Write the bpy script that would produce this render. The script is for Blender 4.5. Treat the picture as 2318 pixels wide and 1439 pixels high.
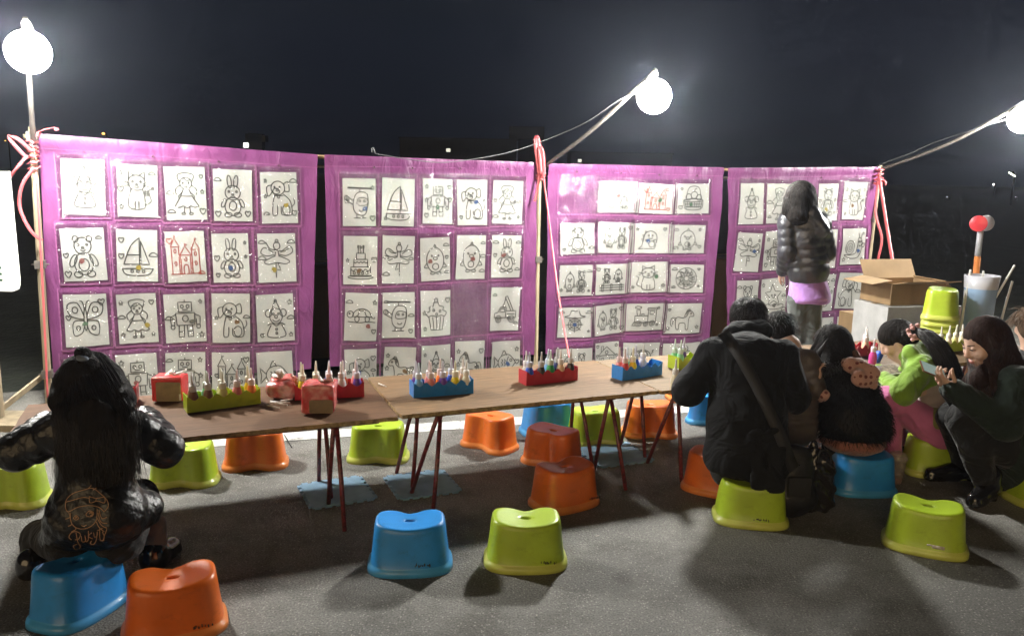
import bpy, math, random
import numpy as np
from mathutils import Vector, Matrix

for o in list(bpy.data.objects):
    bpy.data.objects.remove(o)
SC = bpy.context.scene
COL = SC.collection
R = math.radians
random.seed(7)
RNG = np.random.default_rng(11)

# ---------------------------------------------------------------- camera
PHOTO_W, PHOTO_H, FOCAL = 2318.0, 1439.0, 1800.0
CAM_X0, CAM_Y0 = PHOTO_W / 2, PHOTO_H / 2
CAM_Z = 1.55
ROLL = R(1.1)
PITCH = math.atan((CAM_Y0 - 397) / FOCAL)
C_FWD = np.array([0, math.cos(PITCH), -math.sin(PITCH)])
_up0 = np.array([0, math.sin(PITCH), math.cos(PITCH)])
_r0 = np.array([1.0, 0, 0])
C_RIGHT = _r0 * math.cos(ROLL) + _up0 * math.sin(ROLL)
C_UP = -_r0 * math.sin(ROLL) + _up0 * math.cos(ROLL)
C_POS = np.array([0, 0, CAM_Z])
cam_data = bpy.data.cameras.new('camera')
cam_data.sensor_fit = 'HORIZONTAL'
cam_data.sensor_width = 36
cam_data.lens = 36 * FOCAL / PHOTO_W
cam_data.clip_start = 0.05
cam_data.clip_end = 2000
cam = bpy.data.objects.new('camera', cam_data)
COL.objects.link(cam)
_m = Matrix.Identity(4)
for i in range(3):
    _m[i][0], _m[i][1], _m[i][2], _m[i][3] = C_RIGHT[i], C_UP[i], -C_FWD[i], C_POS[i]
cam.matrix_world = _m
SC.camera = cam

# ---------------------------------------------------------------- night sky
world = bpy.data.worlds.new('World')
SC.world = world
world.use_nodes = True
wn, wl = world.node_tree.nodes, world.node_tree.links
wn.clear()
w_out = wn.new('ShaderNodeOutputWorld')
w_bg = wn.new('ShaderNodeBackground')
w_tc = wn.new('ShaderNodeTexCoord')
w_sep = wn.new('ShaderNodeSeparateXYZ')
w_ramp = wn.new('ShaderNodeValToRGB')
w_noise = wn.new('ShaderNodeTexNoise')
w_noise.inputs['Scale'].default_value = 1.6
w_noise.inputs['Detail'].default_value = 4
w_mix = wn.new('ShaderNodeMixRGB')
w_mix.blend_type = 'MULTIPLY'
w_mix.inputs[0].default_value = 0.45
w_ramp.color_ramp.elements[0].position = 0.0
w_ramp.color_ramp.elements[0].color = (0.0070, 0.0080, 0.0150, 1)
w_ramp.color_ramp.elements[1].position = 0.45
w_ramp.color_ramp.elements[1].color = (0.0165, 0.0165, 0.0180, 1)
_e = w_ramp.color_ramp.elements.new(0.16)
_e.color = (0.0115, 0.0145, 0.0245, 1)
wl.new(w_tc.outputs['Generated'], w_sep.inputs[0])
wl.new(w_sep.outputs['Z'], w_ramp.inputs[0])
wl.new(w_tc.outputs['Generated'], w_noise.inputs['Vector'])
wl.new(w_ramp.outputs[0], w_mix.inputs[1])
wl.new(w_noise.outputs['Color'], w_mix.inputs[2])
wl.new(w_mix.outputs[0], w_bg.inputs['Color'])
w_bg.inputs['Strength'].default_value = .62
wl.new(w_bg.outputs[0], w_out.inputs['Surface'])

# warm glow of the street behind the viewer: the one sun lamp, low and very wide
sun_data = bpy.data.lights.new('street_glow', 'SUN')
sun_data.energy = 0.88
sun_data.angle = R(50)
sun_data.color = (1.0, 0.72, 0.40)
sun = bpy.data.objects.new('street_glow', sun_data)
COL.objects.link(sun)
sun.rotation_euler = Vector((0.34, 1.0, -0.17)).to_track_quat('-Z', 'Y').to_euler()

LAMP_STRENGTH = 700.0

SC.view_settings.view_transform = 'Standard'
SC.view_settings.look = 'None'
SC.view_settings.exposure = 0.4
SC.view_settings.gamma = 1.0
SC.view_settings.use_curve_mapping = False
SC.render.engine = 'CYCLES'
SC.cycles.use_denoising = True
SC.cycles.max_bounces = 5
SC.cycles.volume_bounces = 0
SC.cycles.adaptive_threshold = 0.04
SC.cycles.transparent_max_bounces = 12
SC.cycles.sample_clamp_indirect = 4.0

# ---------------------------------------------------------------- helpers
def ray(px, py):
    return C_FWD * FOCAL + C_RIGHT * (px - CAM_X0) + C_UP * (CAM_Y0 - py)

def G(px, py, z=0.0):
    d = ray(px, py)
    return C_POS + d * ((z - CAM_Z) / d[2])

def D(px, py, depth):
    d = ray(px, py)
    return C_POS + d * (depth / d[1])

TA = R(22.0)
def T(u, v, z=0.0):
    """table frame: u along the row of tables, v across it"""
    return np.array([u * math.cos(TA) - v * math.sin(TA), u * math.sin(TA) + v * math.cos(TA), z])

BA = R(21.0)
B_D = np.array([math.cos(BA), math.sin(BA), 0.0])
B_N = np.array([-math.sin(BA), math.cos(BA), 0.0])
B_O = G(105, 905)
def banner_sz(px, py):
    r = ray(px, py)
    t = ((B_O - C_POS) @ B_N) / (r @ B_N)
    q = C_POS + r * t
    return float((q - B_O) @ B_D), float(q[2])
def BP(s, z, off=0.0):
    """banner frame: s along the frame from the left pole, off towards the viewer"""
    return B_O + B_D * s + np.array([0, 0, z]) - B_N * off

def nrm(v):
    v = np.asarray(v, float)
    return v / max(np.linalg.norm(v), 1e-9)

def tag(o, label=None, cat=None, group=None, kind=None):
    if label: o['label'] = label
    if cat: o['category'] = cat
    if group: o['group'] = group
    if kind: o['kind'] = kind
    return o

def empty(name, loc=(0, 0, 0), rz=0.0):
    o = bpy.data.objects.new(name, None)
    o.empty_display_size = 0.05
    o.location = tuple(float(x) for x in loc)
    o.rotation_euler = (0, 0, rz)
    COL.objects.link(o)
    return o

def link(name, mesh, parent=None):
    o = bpy.data.objects.new(name, mesh)
    COL.objects.link(o)
    if parent is not None:
        o.parent = parent
    return o

def mesh_of(name, verts, faces, mats=None, smooth=True, fmat=None):
    me = bpy.data.meshes.new(name)
    me.from_pydata([tuple(map(float, v)) for v in verts], [], [tuple(int(i) for i in f) for f in faces])
    if mats is not None:
        for m in (mats if isinstance(mats, (list, tuple)) else [mats]):
            me.materials.append(m)
    if smooth:
        me.polygons.foreach_set('use_smooth', [True] * len(me.polygons))
    if fmat is not None:
        me.polygons.foreach_set('material_index', [int(i) for i in fmat])
    me.update()
    return me

def world_child(name, mesh, parent):
    """mesh written in world coordinates under a parent that stands elsewhere"""
    o = link(name, mesh, parent)
    m = parent.matrix_basis.copy()
    if parent.parent is not None:
        m = parent.parent.matrix_basis @ parent.matrix_parent_inverse @ m
    o.matrix_parent_inverse = m.inverted()
    return o

class MB:
    """collects shapes, then becomes ONE mesh"""
    def __init__(s):
        s.v, s.f, s.m = [], [], []
    def add(s, v, f, mi=0):
        b = len(s.v)
        s.v += [tuple(map(float, p)) for p in v]
        s.f += [tuple(int(i) + b for i in q) for q in f]
        s.m += [mi] * len(f)
    def box(s, c, size, rz=0.0, mi=0, bev=0.0, mat3=None):
        cx, cy, cz = [x / 2 for x in size]
        if bev <= 0:
            pts = [(x, y, z) for z in (-cz, cz) for y in (-cy, cy) for x in (-cx, cx)]
            f = [(0, 2, 3, 1), (4, 5, 7, 6), (0, 1, 5, 4), (2, 6, 7, 3), (0, 4, 6, 2), (1, 3, 7, 5)]
        else:
            b = min(bev, cx * .9, cy * .9, cz * .9)
            pts, f = [], []
            def ring(z, ix):
                x, y = cx - ix, cy - ix
                k = b * 0.9
                return [(x, -y + k, z), (x, y - k, z), (x - k, y, z), (-x + k, y, z), (-x, y - k, z), (-x, -y + k, z), (-x + k, -y, z), (x - k, -y, z)]
            rings = [ring(-cz, b * .7), ring(-cz + b, 0), ring(cz - b, 0), ring(cz, b * .7)]
            for r_ in rings: pts += r_
            for k in range(3):
                for i in range(8):
                    j = (i + 1) % 8
                    f.append((k * 8 + i, k * 8 + j, k * 8 + 8 + j, k * 8 + 8 + i))
            f.append(tuple(range(7, -1, -1)))
            f.append(tuple(24 + i for i in range(8)))
        M = np.array(mat3) if mat3 is not None else np.array([[math.cos(rz), -math.sin(rz), 0], [math.sin(rz), math.cos(rz), 0], [0, 0, 1]])
        P_ = np.array(pts) @ M.T + np.array(c)
        s.add(P_, f, mi)
        return s
    def tube(s, pts, r, n=8, mi=0, caps=True):
        pts = [np.array(p, float) for p in pts]
        rr = r if isinstance(r, (list, tuple, np.ndarray)) else [r] * len(pts)
        v, f = [], []
        prev = None
        for i, p in enumerate(pts):
            t = nrm(pts[min(i + 1, len(pts) - 1)] - pts[max(i - 1, 0)])
            if prev is None:
                a = nrm(np.cross(t, [0, 0, 1] if abs(t[2]) < .9 else [1, 0, 0]))
            else:
                a = nrm(prev - t * (prev @ t))
            prev = a
            b = np.cross(t, a)
            for k in range(n):
                th = 2 * math.pi * k / n
                v.append(p + (a * math.cos(th) + b * math.sin(th)) * rr[i])
        for i in range(len(pts) - 1):
            for k in range(n):
                j = (k + 1) % n
                f.append((i * n + k, i * n + j, (i + 1) * n + j, (i + 1) * n + k))
        if caps:
            f.append(tuple(range(n - 1, -1, -1)))
            f.append(tuple((len(pts) - 1) * n + k for k in range(n)))
        s.add(v, f, mi)
        return s
    def ribbon(s, pts, w, side, th=0.0015, mi=0):
        """flat strap with thickness; side = width direction (vector or list)"""
        pts = [np.array(p, float) for p in pts]
        v, f = [], []
        for i, p in enumerate(pts):
            t = nrm(pts[min(i + 1, len(pts) - 1)] - pts[max(i - 1, 0)])
            sd = np.array(side[i] if isinstance(side, list) else side, float)
            sd = nrm(sd - t * (sd @ t))
            nn = np.cross(t, sd)
            ww = w[i] if isinstance(w, (list, tuple)) else w
            for a, b in ((-1, -1), (1, -1), (1, 1), (-1, 1)):
                v.append(p + sd * a * ww / 2 + nn * b * th)
        for i in range(len(pts) - 1):
            for k in range(4):
                j = (k + 1) % 4
                f.append((i * 4 + k, i * 4 + j, i * 4 + 4 + j, i * 4 + 4 + k))
        f.append((3, 2, 1, 0)); e = (len(pts) - 1) * 4
        f.append((e, e + 1, e + 2, e + 3))
        s.add(v, f, mi)
        return s
    def lathe(s, prof, n=16, c=(0, 0, 0), mi=0, M=None, cap=True):
        v, f = [], []
        for (r, z) in prof:
            for k in range(n):
                th = 2 * math.pi * k / n
                v.append((r * math.cos(th), r * math.sin(th), z))
        for i in range(len(prof) - 1):
            for k in range(n):
                j = (k + 1) % n
                f.append((i * n + k, i * n + j, (i + 1) * n + j, (i + 1) * n + k))
        if cap:
            f.append(tuple(range(n - 1, -1, -1)))
            f.append(tuple((len(prof) - 1) * n + k for k in range(n)))
        v = np.array(v)
        if M is not None: v = v @ np.array(M).T
        s.add(v + np.array(c), f, mi)
        return s
    def mesh(s, name, mats, smooth=True):
        return mesh_of(name, s.v, s.f, mats, smooth, s.m if isinstance(mats, (list, tuple)) and len(mats) > 1 else None)
    def build(s, name, mats, parent=None, smooth=True):
        me = s.mesh(name, mats, smooth)
        return link(name, me, parent)
    def build_world(s, name, mats, parent, smooth=True):
        return world_child(name, s.mesh(name, mats, smooth), parent)

def flat_edges(o, ang=40):
    """smooth shading with sharp edges by angle"""
    me = o.data if hasattr(o, 'data') else o
    me.set_sharp_from_angle(angle=R(ang))

def catmull(pts, n=8, closed=False):
    P_ = [np.array(p, float) for p in pts]
    out = []
    m = len(P_)
    rng = range(m) if closed else range(m - 1)
    for i in rng:
        p0 = P_[(i - 1) % m] if closed or i > 0 else P_[i]
        p1, p2 = P_[i], P_[(i + 1) % m]
        p3 = P_[(i + 2) % m] if closed or i + 2 < m else p2
        for k in range(n):
            t = k / n
            out.append(0.5 * ((2 * p1) + (-p0 + p2) * t + (2 * p0 - 5 * p1 + 4 * p2 - p3) * t * t + (-p0 + 3 * p1 - 3 * p2 + p3) * t ** 3))
    out.append(P_[0] if closed else P_[-1])
    return out

# ---------------------------------------------------------------- materials
def material(name, color, rough=0.5, metallic=0.0, spec=0.5, coat=0.0, bump=0.0, bump_scale=60.0, var=0.0, var_scale=8.0,
             stretch=None, sheen=0.0, detail=4.0, color2=None, sss=0.0, bump_dist=0.004, fold=0.0, fold_scale=6.0):
    m = bpy.data.materials.new(name)
    m.use_nodes = True
    nt = m.node_tree
    b = nt.nodes['Principled BSDF']
    c = (*color, 1.0)
    b.inputs['Base Color'].default_value = c
    b.inputs['Roughness'].default_value = rough
    b.inputs['Metallic'].default_value = metallic
    b.inputs['Specular IOR Level'].default_value = spec
    b.inputs['Coat Weight'].default_value = coat
    b.inputs['Coat Roughness'].default_value = 0.12
    if sheen:
        b.inputs['Sheen Weight'].default_value = sheen
        b.inputs['Sheen Roughness'].default_value = 0.5
    if sss:
        b.inputs['Subsurface Weight'].default_value = sss
        b.inputs['Subsurface Radius'].default_value = (0.02, 0.012, 0.008)
        b.inputs['Subsurface Scale'].default_value = 0.6
    vec = None
    if bump or var or fold:
        tc = nt.nodes.new('ShaderNodeTexCoord')
        vec = tc.outputs['Object']
        if stretch:
            mp = nt.nodes.new('ShaderNodeMapping')
            mp.inputs['Scale'].default_value = stretch
            nt.links.new(vec, mp.inputs['Vector'])
            vec = mp.outputs['Vector']
    if var:
        n = nt.nodes.new('ShaderNodeTexNoise')
        n.inputs['Scale'].default_value = var_scale
        n.inputs['Detail'].default_value = detail
        nt.links.new(vec, n.inputs['Vector'])
        r = nt.nodes.new('ShaderNodeValToRGB')
        r.color_ramp.elements[0].position = 0.3
        r.color_ramp.elements[1].position = 0.7
        lo = color2 if color2 else [x * (1 - var) for x in color]
        hi = [min(1, x * (1 + var * (0.0 if color2 else 0.6))) for x in color]
        r.color_ramp.elements[0].color = (*lo, 1)
        r.color_ramp.elements[1].color = (*hi, 1)
        nt.links.new(n.outputs['Fac'], r.inputs[0])
        nt.links.new(r.outputs[0], b.inputs['Base Color'])
    if bump:
        n2 = nt.nodes.new('ShaderNodeTexNoise')
        n2.inputs['Scale'].default_value = bump_scale
        n2.inputs['Detail'].default_value = 5
        nt.links.new(vec, n2.inputs['Vector'])
        bp = nt.nodes.new('ShaderNodeBump')
        bp.inputs['Strength'].default_value = bump
        bp.inputs['Distance'].default_value = bump_dist
        nt.links.new(n2.outputs['Fac'], bp.inputs['Height'])
        nt.links.new(bp.outputs[0], b.inputs['Normal'])
    if fold:
        n3 = nt.nodes.new('ShaderNodeTexNoise')
        n3.inputs['Scale'].default_value = fold_scale
        n3.inputs['Detail'].default_value = 2.5
        n3.inputs['Distortion'].default_value = 1.6
        nt.links.new(vec, n3.inputs['Vector'])
        b3 = nt.nodes.new('ShaderNodeBump')
        b3.inputs['Strength'].default_value = 1.0
        b3.inputs['Distance'].default_value = fold
        nt.links.new(n3.outputs['Fac'], b3.inputs['Height'])
        if bump:
            nt.links.new(b3.outputs[0], bp.inputs['Normal'])
        else:
            nt.links.new(b3.outputs[0], b.inputs['Normal'])
    return m

def nodes_of(m):
    return m.node_tree.nodes, m.node_tree.links, m.node_tree.nodes['Principled BSDF']
# ================================================================ ground
def asphalt_material():
    m = material('asphalt', (0.13, 0.125, 0.115), rough=0.72)
    n, l, b = nodes_of(m)
    tc = n.new('ShaderNodeTexCoord')
    big = n.new('ShaderNodeTexNoise'); big.inputs['Scale'].default_value = 1.3; big.inputs['Detail'].default_value = 5
    mid = n.new('ShaderNodeTexNoise'); mid.inputs['Scale'].default_value = 130; mid.inputs['Detail'].default_value = 6
    vor = n.new('ShaderNodeTexVoronoi'); vor.inputs['Scale'].default_value = 120; vor.feature = 'F1'
    vor2 = n.new('ShaderNodeTexVoronoi'); vor2.inputs['Scale'].default_value = 45
    for t in (big, mid, vor, vor2):
        l.new(tc.outputs['Object'], t.inputs['Vector'])
    r1 = n.new('ShaderNodeValToRGB')
    r1.color_ramp.elements[0].position = 0.32; r1.color_ramp.elements[0].color = (0.14, 0.136, 0.126, 1)
    r1.color_ramp.elements[1].position = 0.72; r1.color_ramp.elements[1].color = (0.26, 0.252, 0.232, 1)
    l.new(big.outputs['Fac'], r1.inputs[0])
    r2 = n.new('ShaderNodeValToRGB')
    r2.color_ramp.elements[0].position = 0.34; r2.color_ramp.elements[0].color = (0.55, 0.55, 0.55, 1)
    r2.color_ramp.elements[1].position = 0.66; r2.color_ramp.elements[1].color = (1.2, 1.2, 1.17, 1)
    l.new(mid.outputs['Fac'], r2.inputs[0])
    mx = n.new('ShaderNodeMixRGB'); mx.blend_type = 'MULTIPLY'; mx.inputs[0].default_value = 1
    l.new(r1.outputs[0], mx.inputs[1]); l.new(r2.outputs[0], mx.inputs[2])
    # pale stones in the mix: only some cells, picked by their own random colour
    sep = n.new('ShaderNodeSeparateColor'); l.new(vor.outputs['Color'], sep.inputs[0])
    pick = n.new('ShaderNodeMath'); pick.operation = 'GREATER_THAN'; pick.inputs[1].default_value = 0.86
    l.new(sep.outputs[0], pick.inputs[0])
    near = n.new('ShaderNodeMath'); near.operation = 'LESS_THAN'; near.inputs[1].default_value = 0.42
    l.new(vor.outputs['Distance'], near.inputs[0])
    both = n.new('ShaderNodeMath'); both.operation = 'MULTIPLY'
    l.new(pick.outputs[0], both.inputs[0]); l.new(near.outputs[0], both.inputs[1])
    half = n.new('ShaderNodeMath'); half.operation = 'MULTIPLY'; half.inputs[1].default_value = 0.5
    l.new(both.outputs[0], half.inputs[0])
    mx2 = n.new('ShaderNodeMixRGB'); l.new(half.outputs[0], mx2.inputs[0])
    st = n.new('ShaderNodeTexNoise'); st.inputs['Scale'].default_value = 3.4; st.inputs['Detail'].default_value = 7; st.inputs['Roughness'].default_value = .65
    l.new(tc.outputs['Object'], st.inputs['Vector'])
    sr = n.new('ShaderNodeValToRGB')
    sr.color_ramp.elements[0].position = .38; sr.color_ramp.elements[0].color = (.55, .53, .50, 1)
    sr.color_ramp.elements[1].position = .52; sr.color_ramp.elements[1].color = (1, 1, 1, 1)
    l.new(st.outputs['Fac'], sr.inputs[0])
    sm = n.new('ShaderNodeMixRGB'); sm.blend_type = 'MULTIPLY'; sm.inputs[0].default_value = .8
    l.new(mx.outputs[0], sm.inputs[1]); l.new(sr.outputs[0], sm.inputs[2])
    mx = sm
    l.new(mx.outputs[0], mx2.inputs[1]); mx2.inputs[2].default_value = (0.42, 0.40, 0.36, 1)
    l.new(mx2.outputs[0], b.inputs['Base Color'])
    add = n.new('ShaderNodeMath'); add.operation = 'ADD'
    l.new(mid.outputs['Fac'], add.inputs[0]); l.new(vor.outputs['Distance'], add.inputs[1])
    bp = n.new('ShaderNodeBump'); bp.inputs['Strength'].default_value = 0.5; bp.inputs['Distance'].default_value = 0.006
    l.new(add.outputs[0], bp.inputs['Height']); l.new(bp.outputs[0], b.inputs['Normal'])
    return m

M_ASPHALT = asphalt_material()
g = 400.0
# one sheet to the horizon, finer near the viewer
xs = sorted(set([-g, -120, -40, -15] + [x * 0.5 for x in range(-12, 17)] + [15, 40, 120, g]))
ys = sorted(set([-60, -20, -6] + [y * 0.5 for y in range(-2, 22)] + [14, 30, 80, 200, 2 * g]))
vv = [(x, y, 0) for y in ys for x in xs]
nx = len(xs)
ff = [(j * nx + i, j * nx + i + 1, (j + 1) * nx + i + 1, (j + 1) * nx + i) for j in range(len(ys) - 1) for i in range(nx - 1)]
ground = link('ground', mesh_of('ground', vv, ff, M_ASPHALT))
tag(ground, kind='structure')

# worn white parking lines, painted in strips
def paint_material():
    m = material('road_paint', (0.62, 0.61, 0.57), rough=0.6, bump=0.3, bump_scale=180)
    n, l, b = nodes_of(m)
    tc = n.new('ShaderNodeTexCoord')
    a = n.new('ShaderNodeTexNoise'); a.inputs['Scale'].default_value = 14; a.inputs['Detail'].default_value = 8; a.inputs['Roughness'].default_value = .75
    l.new(tc.outputs['Object'], a.inputs['Vector'])
    r = n.new('ShaderNodeValToRGB')
    r.color_ramp.elements[0].position = 0.36; r.color_ramp.elements[0].color = (0.20, 0.195, 0.18, 1)
    r.color_ramp.elements[1].position = 0.47; r.color_ramp.elements[1].color = (0.62, 0.61, 0.57, 1)
    l.new(a.outputs['Fac'], r.inputs[0]); l.new(r.outputs[0], b.inputs['Base Color'])
    return m
M_PAINT = paint_material()
def painted_line(pts, w, seed):
    rr = random.Random(seed)
    v, f = [], []
    n = 60
    a, b = np.array(pts[0]), np.array(pts[1])
    t = nrm(b - a); sd = np.array([-t[1], t[0], 0])
    for i in range(n + 1):
        p = a + (b - a) * i / n
        j1, j2 = rr.uniform(-.006, .006), rr.uniform(-.006, .006)
        v += [p + sd * (w / 2 + j1) + np.array([0, 0, .004]), p - sd * (w / 2 + j2) + np.array([0, 0, .004])]
    for i in range(n):
        f.append((2 * i, 2 * i + 1, 2 * i + 3, 2 * i + 2))
    o = link('painted_line', mesh_of('painted_line', v, f, M_PAINT))
    tag(o, kind='structure')
    return o
painted_line([T(-1.4, 4.86, 0), T(4.8, 4.23, 0)], 0.155, 3)
painted_line([T(-2.2, 4.18, 0), T(-0.9, 4.80, 0)], 0.12, 5)
# crack across the worn line
mb = MB()
c0 = G(645, 988)
mb.ribbon([G(644, 984, .0052), G(650, 994, .0052), G(655, 1003, .0052), G(661, 1013, .0052)], 0.006, (1, 0, 0), th=0.0008)
o = mb.build('pavement_crack', material('crack_dark', (0.02, 0.02, 0.018), rough=.9))
tag(o, kind='structure')

# scattered grit and small litter on the asphalt
gv, gf = [], []
for i in range(520):
    if i < 380:
        p = np.array([RNG.uniform(-2.2, 3.2), RNG.uniform(2.2, 4.9), 0])
    else:
        p = np.array([RNG.uniform(-3.6, -1.9), RNG.uniform(4.2, 5.6), 0])
    s = RNG.uniform(.0015, .005) * (1 if i < 500 else 2)
    b = len(gv)
    a = RNG.uniform(0, 6.28)
    for k in range(4):
        th = a + k * math.pi / 2
        gv.append((p[0] + math.cos(th) * s * RNG.uniform(.6, 1.5), p[1] + math.sin(th) * s, 0.0005))
    gv.append((p[0], p[1], s * .8))
    gf += [(b, b + 1, b + 4), (b + 1, b + 2, b + 4), (b + 2, b + 3, b + 4), (b + 3, b, b + 4)]
o = link('loose_grit', mesh_of('loose_grit', gv, gf, material('grit', (0.33, 0.31, 0.27), rough=.8, var=.5, var_scale=3), smooth=False))
tag(o, 'pale loose grit scattered over the asphalt', 'grit', kind='stuff')

# dropped paper scraps
for i, (px_, py_, w_, lab) in enumerate([(1352, 1212, .022, 'small pale scrap on the asphalt right of the front lime stool'), (1215, 1392, .012, 'tiny pale scrap on the asphalt near the lower edge')]):
    c_ = G(px_, py_, .003)
    o = MB().box(c_, (w_, w_ * .5, .0015), .4 + i).build('paper_scrap', material('scrap_paper_%d' % i, (.34, .32, .28), rough=.8), smooth=False)
    tag(o, lab, 'scrap')
# ================================================================ plastic stools
def plastic(name, col, var=0.12):
    m = material(name, col, rough=0.3, spec=0.5, coat=0.25, bump=0.06, bump_scale=25, var=var, var_scale=9, sss=0.0)
    n, l, b = nodes_of(m)
    # scuffs: grimy streaks near shoulder height, fixed to the stool
    tc = n.new('ShaderNodeTexCoord')
    a = n.new('ShaderNodeTexNoise'); a.inputs['Scale'].default_value = 13; a.inputs['Detail'].default_value = 10; a.inputs['Roughness'].default_value = .7
    mp = n.new('ShaderNodeMapping'); mp.inputs['Scale'].default_value = (1, 1, 1.5)
    l.new(tc.outputs['Object'], mp.inputs['Vector']); l.new(mp.outputs['Vector'], a.inputs['Vector'])
    r = n.new('ShaderNodeValToRGB')
    r.color_ramp.elements[0].position = 0.55; r.color_ramp.elements[0].color = (0, 0, 0, 1)
    r.color_ramp.elements[1].position = 0.74; r.color_ramp.elements[1].color = (1, 1, 1, 1)
    l.new(a.outputs['Fac'], r.inputs[0])
    old = b.inputs['Base Color'].links[0].from_socket
    mx = n.new('ShaderNodeMixRGB'); mx.blend_type = 'MULTIPLY'
    sc = n.new('ShaderNodeMath'); sc.operation = 'MULTIPLY'; sc.inputs[1].default_value = 0.55
    l.new(r.outputs[0], sc.inputs[0]); l.new(sc.outputs[0], mx.inputs[0])
    l.new(old, mx.inputs[1]); mx.inputs[2].default_value = (0.45, 0.40, 0.32, 1)
    l.new(mx.outputs[0], b.inputs['Base Color'])
    rr = n.new('ShaderNodeMapRange'); rr.inputs[3].default_value = 0.30; rr.inputs[4].default_value = 0.5
    l.new(a.outputs['Fac'], rr.inputs[0]); l.new(rr.outputs[0], b.inputs['Roughness'])
    return m
PLASTIC = {
    'lime': plastic('lime_plastic', (0.40, 0.56, 0.025)),
    'blue': plastic('blue_plastic', (0.022, 0.27, 0.72)),
    'orange': plastic('orange_plastic', (0.80, 0.155, 0.012)),
}
LIP = {
    'lime': material('lime_lip', (0.56, 0.62, 0.12), rough=.35, coat=.2, var=.15),
    'blue': material('blue_lip', (0.07, 0.36, 0.74), rough=.35, coat=.2, var=.15),
    'orange': material('orange_lip', (0.82, 0.25, 0.06), rough=.35, coat=.2, var=.15),
}
M_WORN_PRINT = material('worn_print', (0.05, 0.045, 0.03), rough=.7)
M_STICKER = material('worn_sticker', (0.62, 0.58, 0.50), rough=.7, var=.4, var_scale=60)

ST_N = 72
def stool_outline(a, b, waist):
    """kidney outline: rounded ends, one long side full, the other pinched in"""
    out = []
    for k in range(ST_N):
        th = 2 * math.pi * k / ST_N
        c, s = math.cos(th), math.sin(th)
        x = a * math.copysign(abs(c) ** 0.62, c)
        if s >= 0:
            y = b * abs(s) ** 0.55 * (1 - waist * math.exp(-(x / (a * .36)) ** 2))
        else:
            y = -b * abs(s) ** 0.62 * (1 + .03 * math.exp(-(x / (a * .6)) ** 2))
        out.append((x, y))
    return out
STA, STB, STW = 0.150, 0.106, 0.36
SADDLE = 0.012
def saddle(x):
    t = min(abs(x) / STA, 1.0)
    return SADDLE * (t * t * (3 - 2 * t))
STOOL_H = 0.188
def stool_mesh(col):
    # rings: (z, scale, use saddle)
    prof = [(0.000, 1.115, 0), (0.001, 1.14, 0), (0.016, 1.135, 0), (0.024, 1.115, 0), (0.029, 1.07, 0), (0.035, 1.045, 0),
            (0.085, 1.00, .25), (0.140, 0.955, .7), (0.165, 0.935, .95), (0.178, 0.915, 1), (0.1845, 0.885, 1), (0.188, 0.845, 1),
            (0.1875, 0.76, 1), (0.186, 0.6, 1), (0.1855, 0.42, 1), (0.1855, .25, 1)]
    v, f, fm = [], [], []
    for (z, s, sd) in prof:
        for (x, y) in stool_outline(STA * s, STB * s, STW):
            v.append((x, y, z + sd * saddle(x)))
    nr = len(prof)
    # oval grip hole
    for (r1, r2, z) in ((.024, .0135, .1852), (.021, .0115, .183), (.0205, .011, .172)):
        for k in range(ST_N):
            th = 2 * math.pi * k / ST_N
            v.append((r1 * math.cos(th), r2 * math.sin(th), z))
    nr += 3
    for i in range(nr - 1):
        for k in range(ST_N):
            j = (k + 1) % ST_N
            f.append((i * ST_N + k, i * ST_N + j, (i + 1) * ST_N + j, (i + 1) * ST_N + k))
            fm.append(1 if i < 5 else 0)
    # dark inside: inner skin just under the shell
    b = len(v)
    for (z, s, sd) in ((0.002, 1.09, 0), (0.03, 1.02, 0), (0.14, 0.93, .7), (0.178, 0.86, 1)):
        for (x, y) in stool_outline(STA * s, STB * s, STW):
            v.append((x, y, z + sd * saddle(x) - .004))
    for i in range(3):
        for k in range(ST_N):
            j = (k + 1) % ST_N
            f.append((b + i * ST_N + j, b + i * ST_N + k, b + (i + 1) * ST_N + k, b + (i + 1) * ST_N + j)); fm.append(0)
    return mesh_of('stool_shell', v, f, [PLASTIC[col], LIP[col]], True, fm)
STOOL_MESH = {c: stool_mesh(c) for c in PLASTIC}

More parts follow.
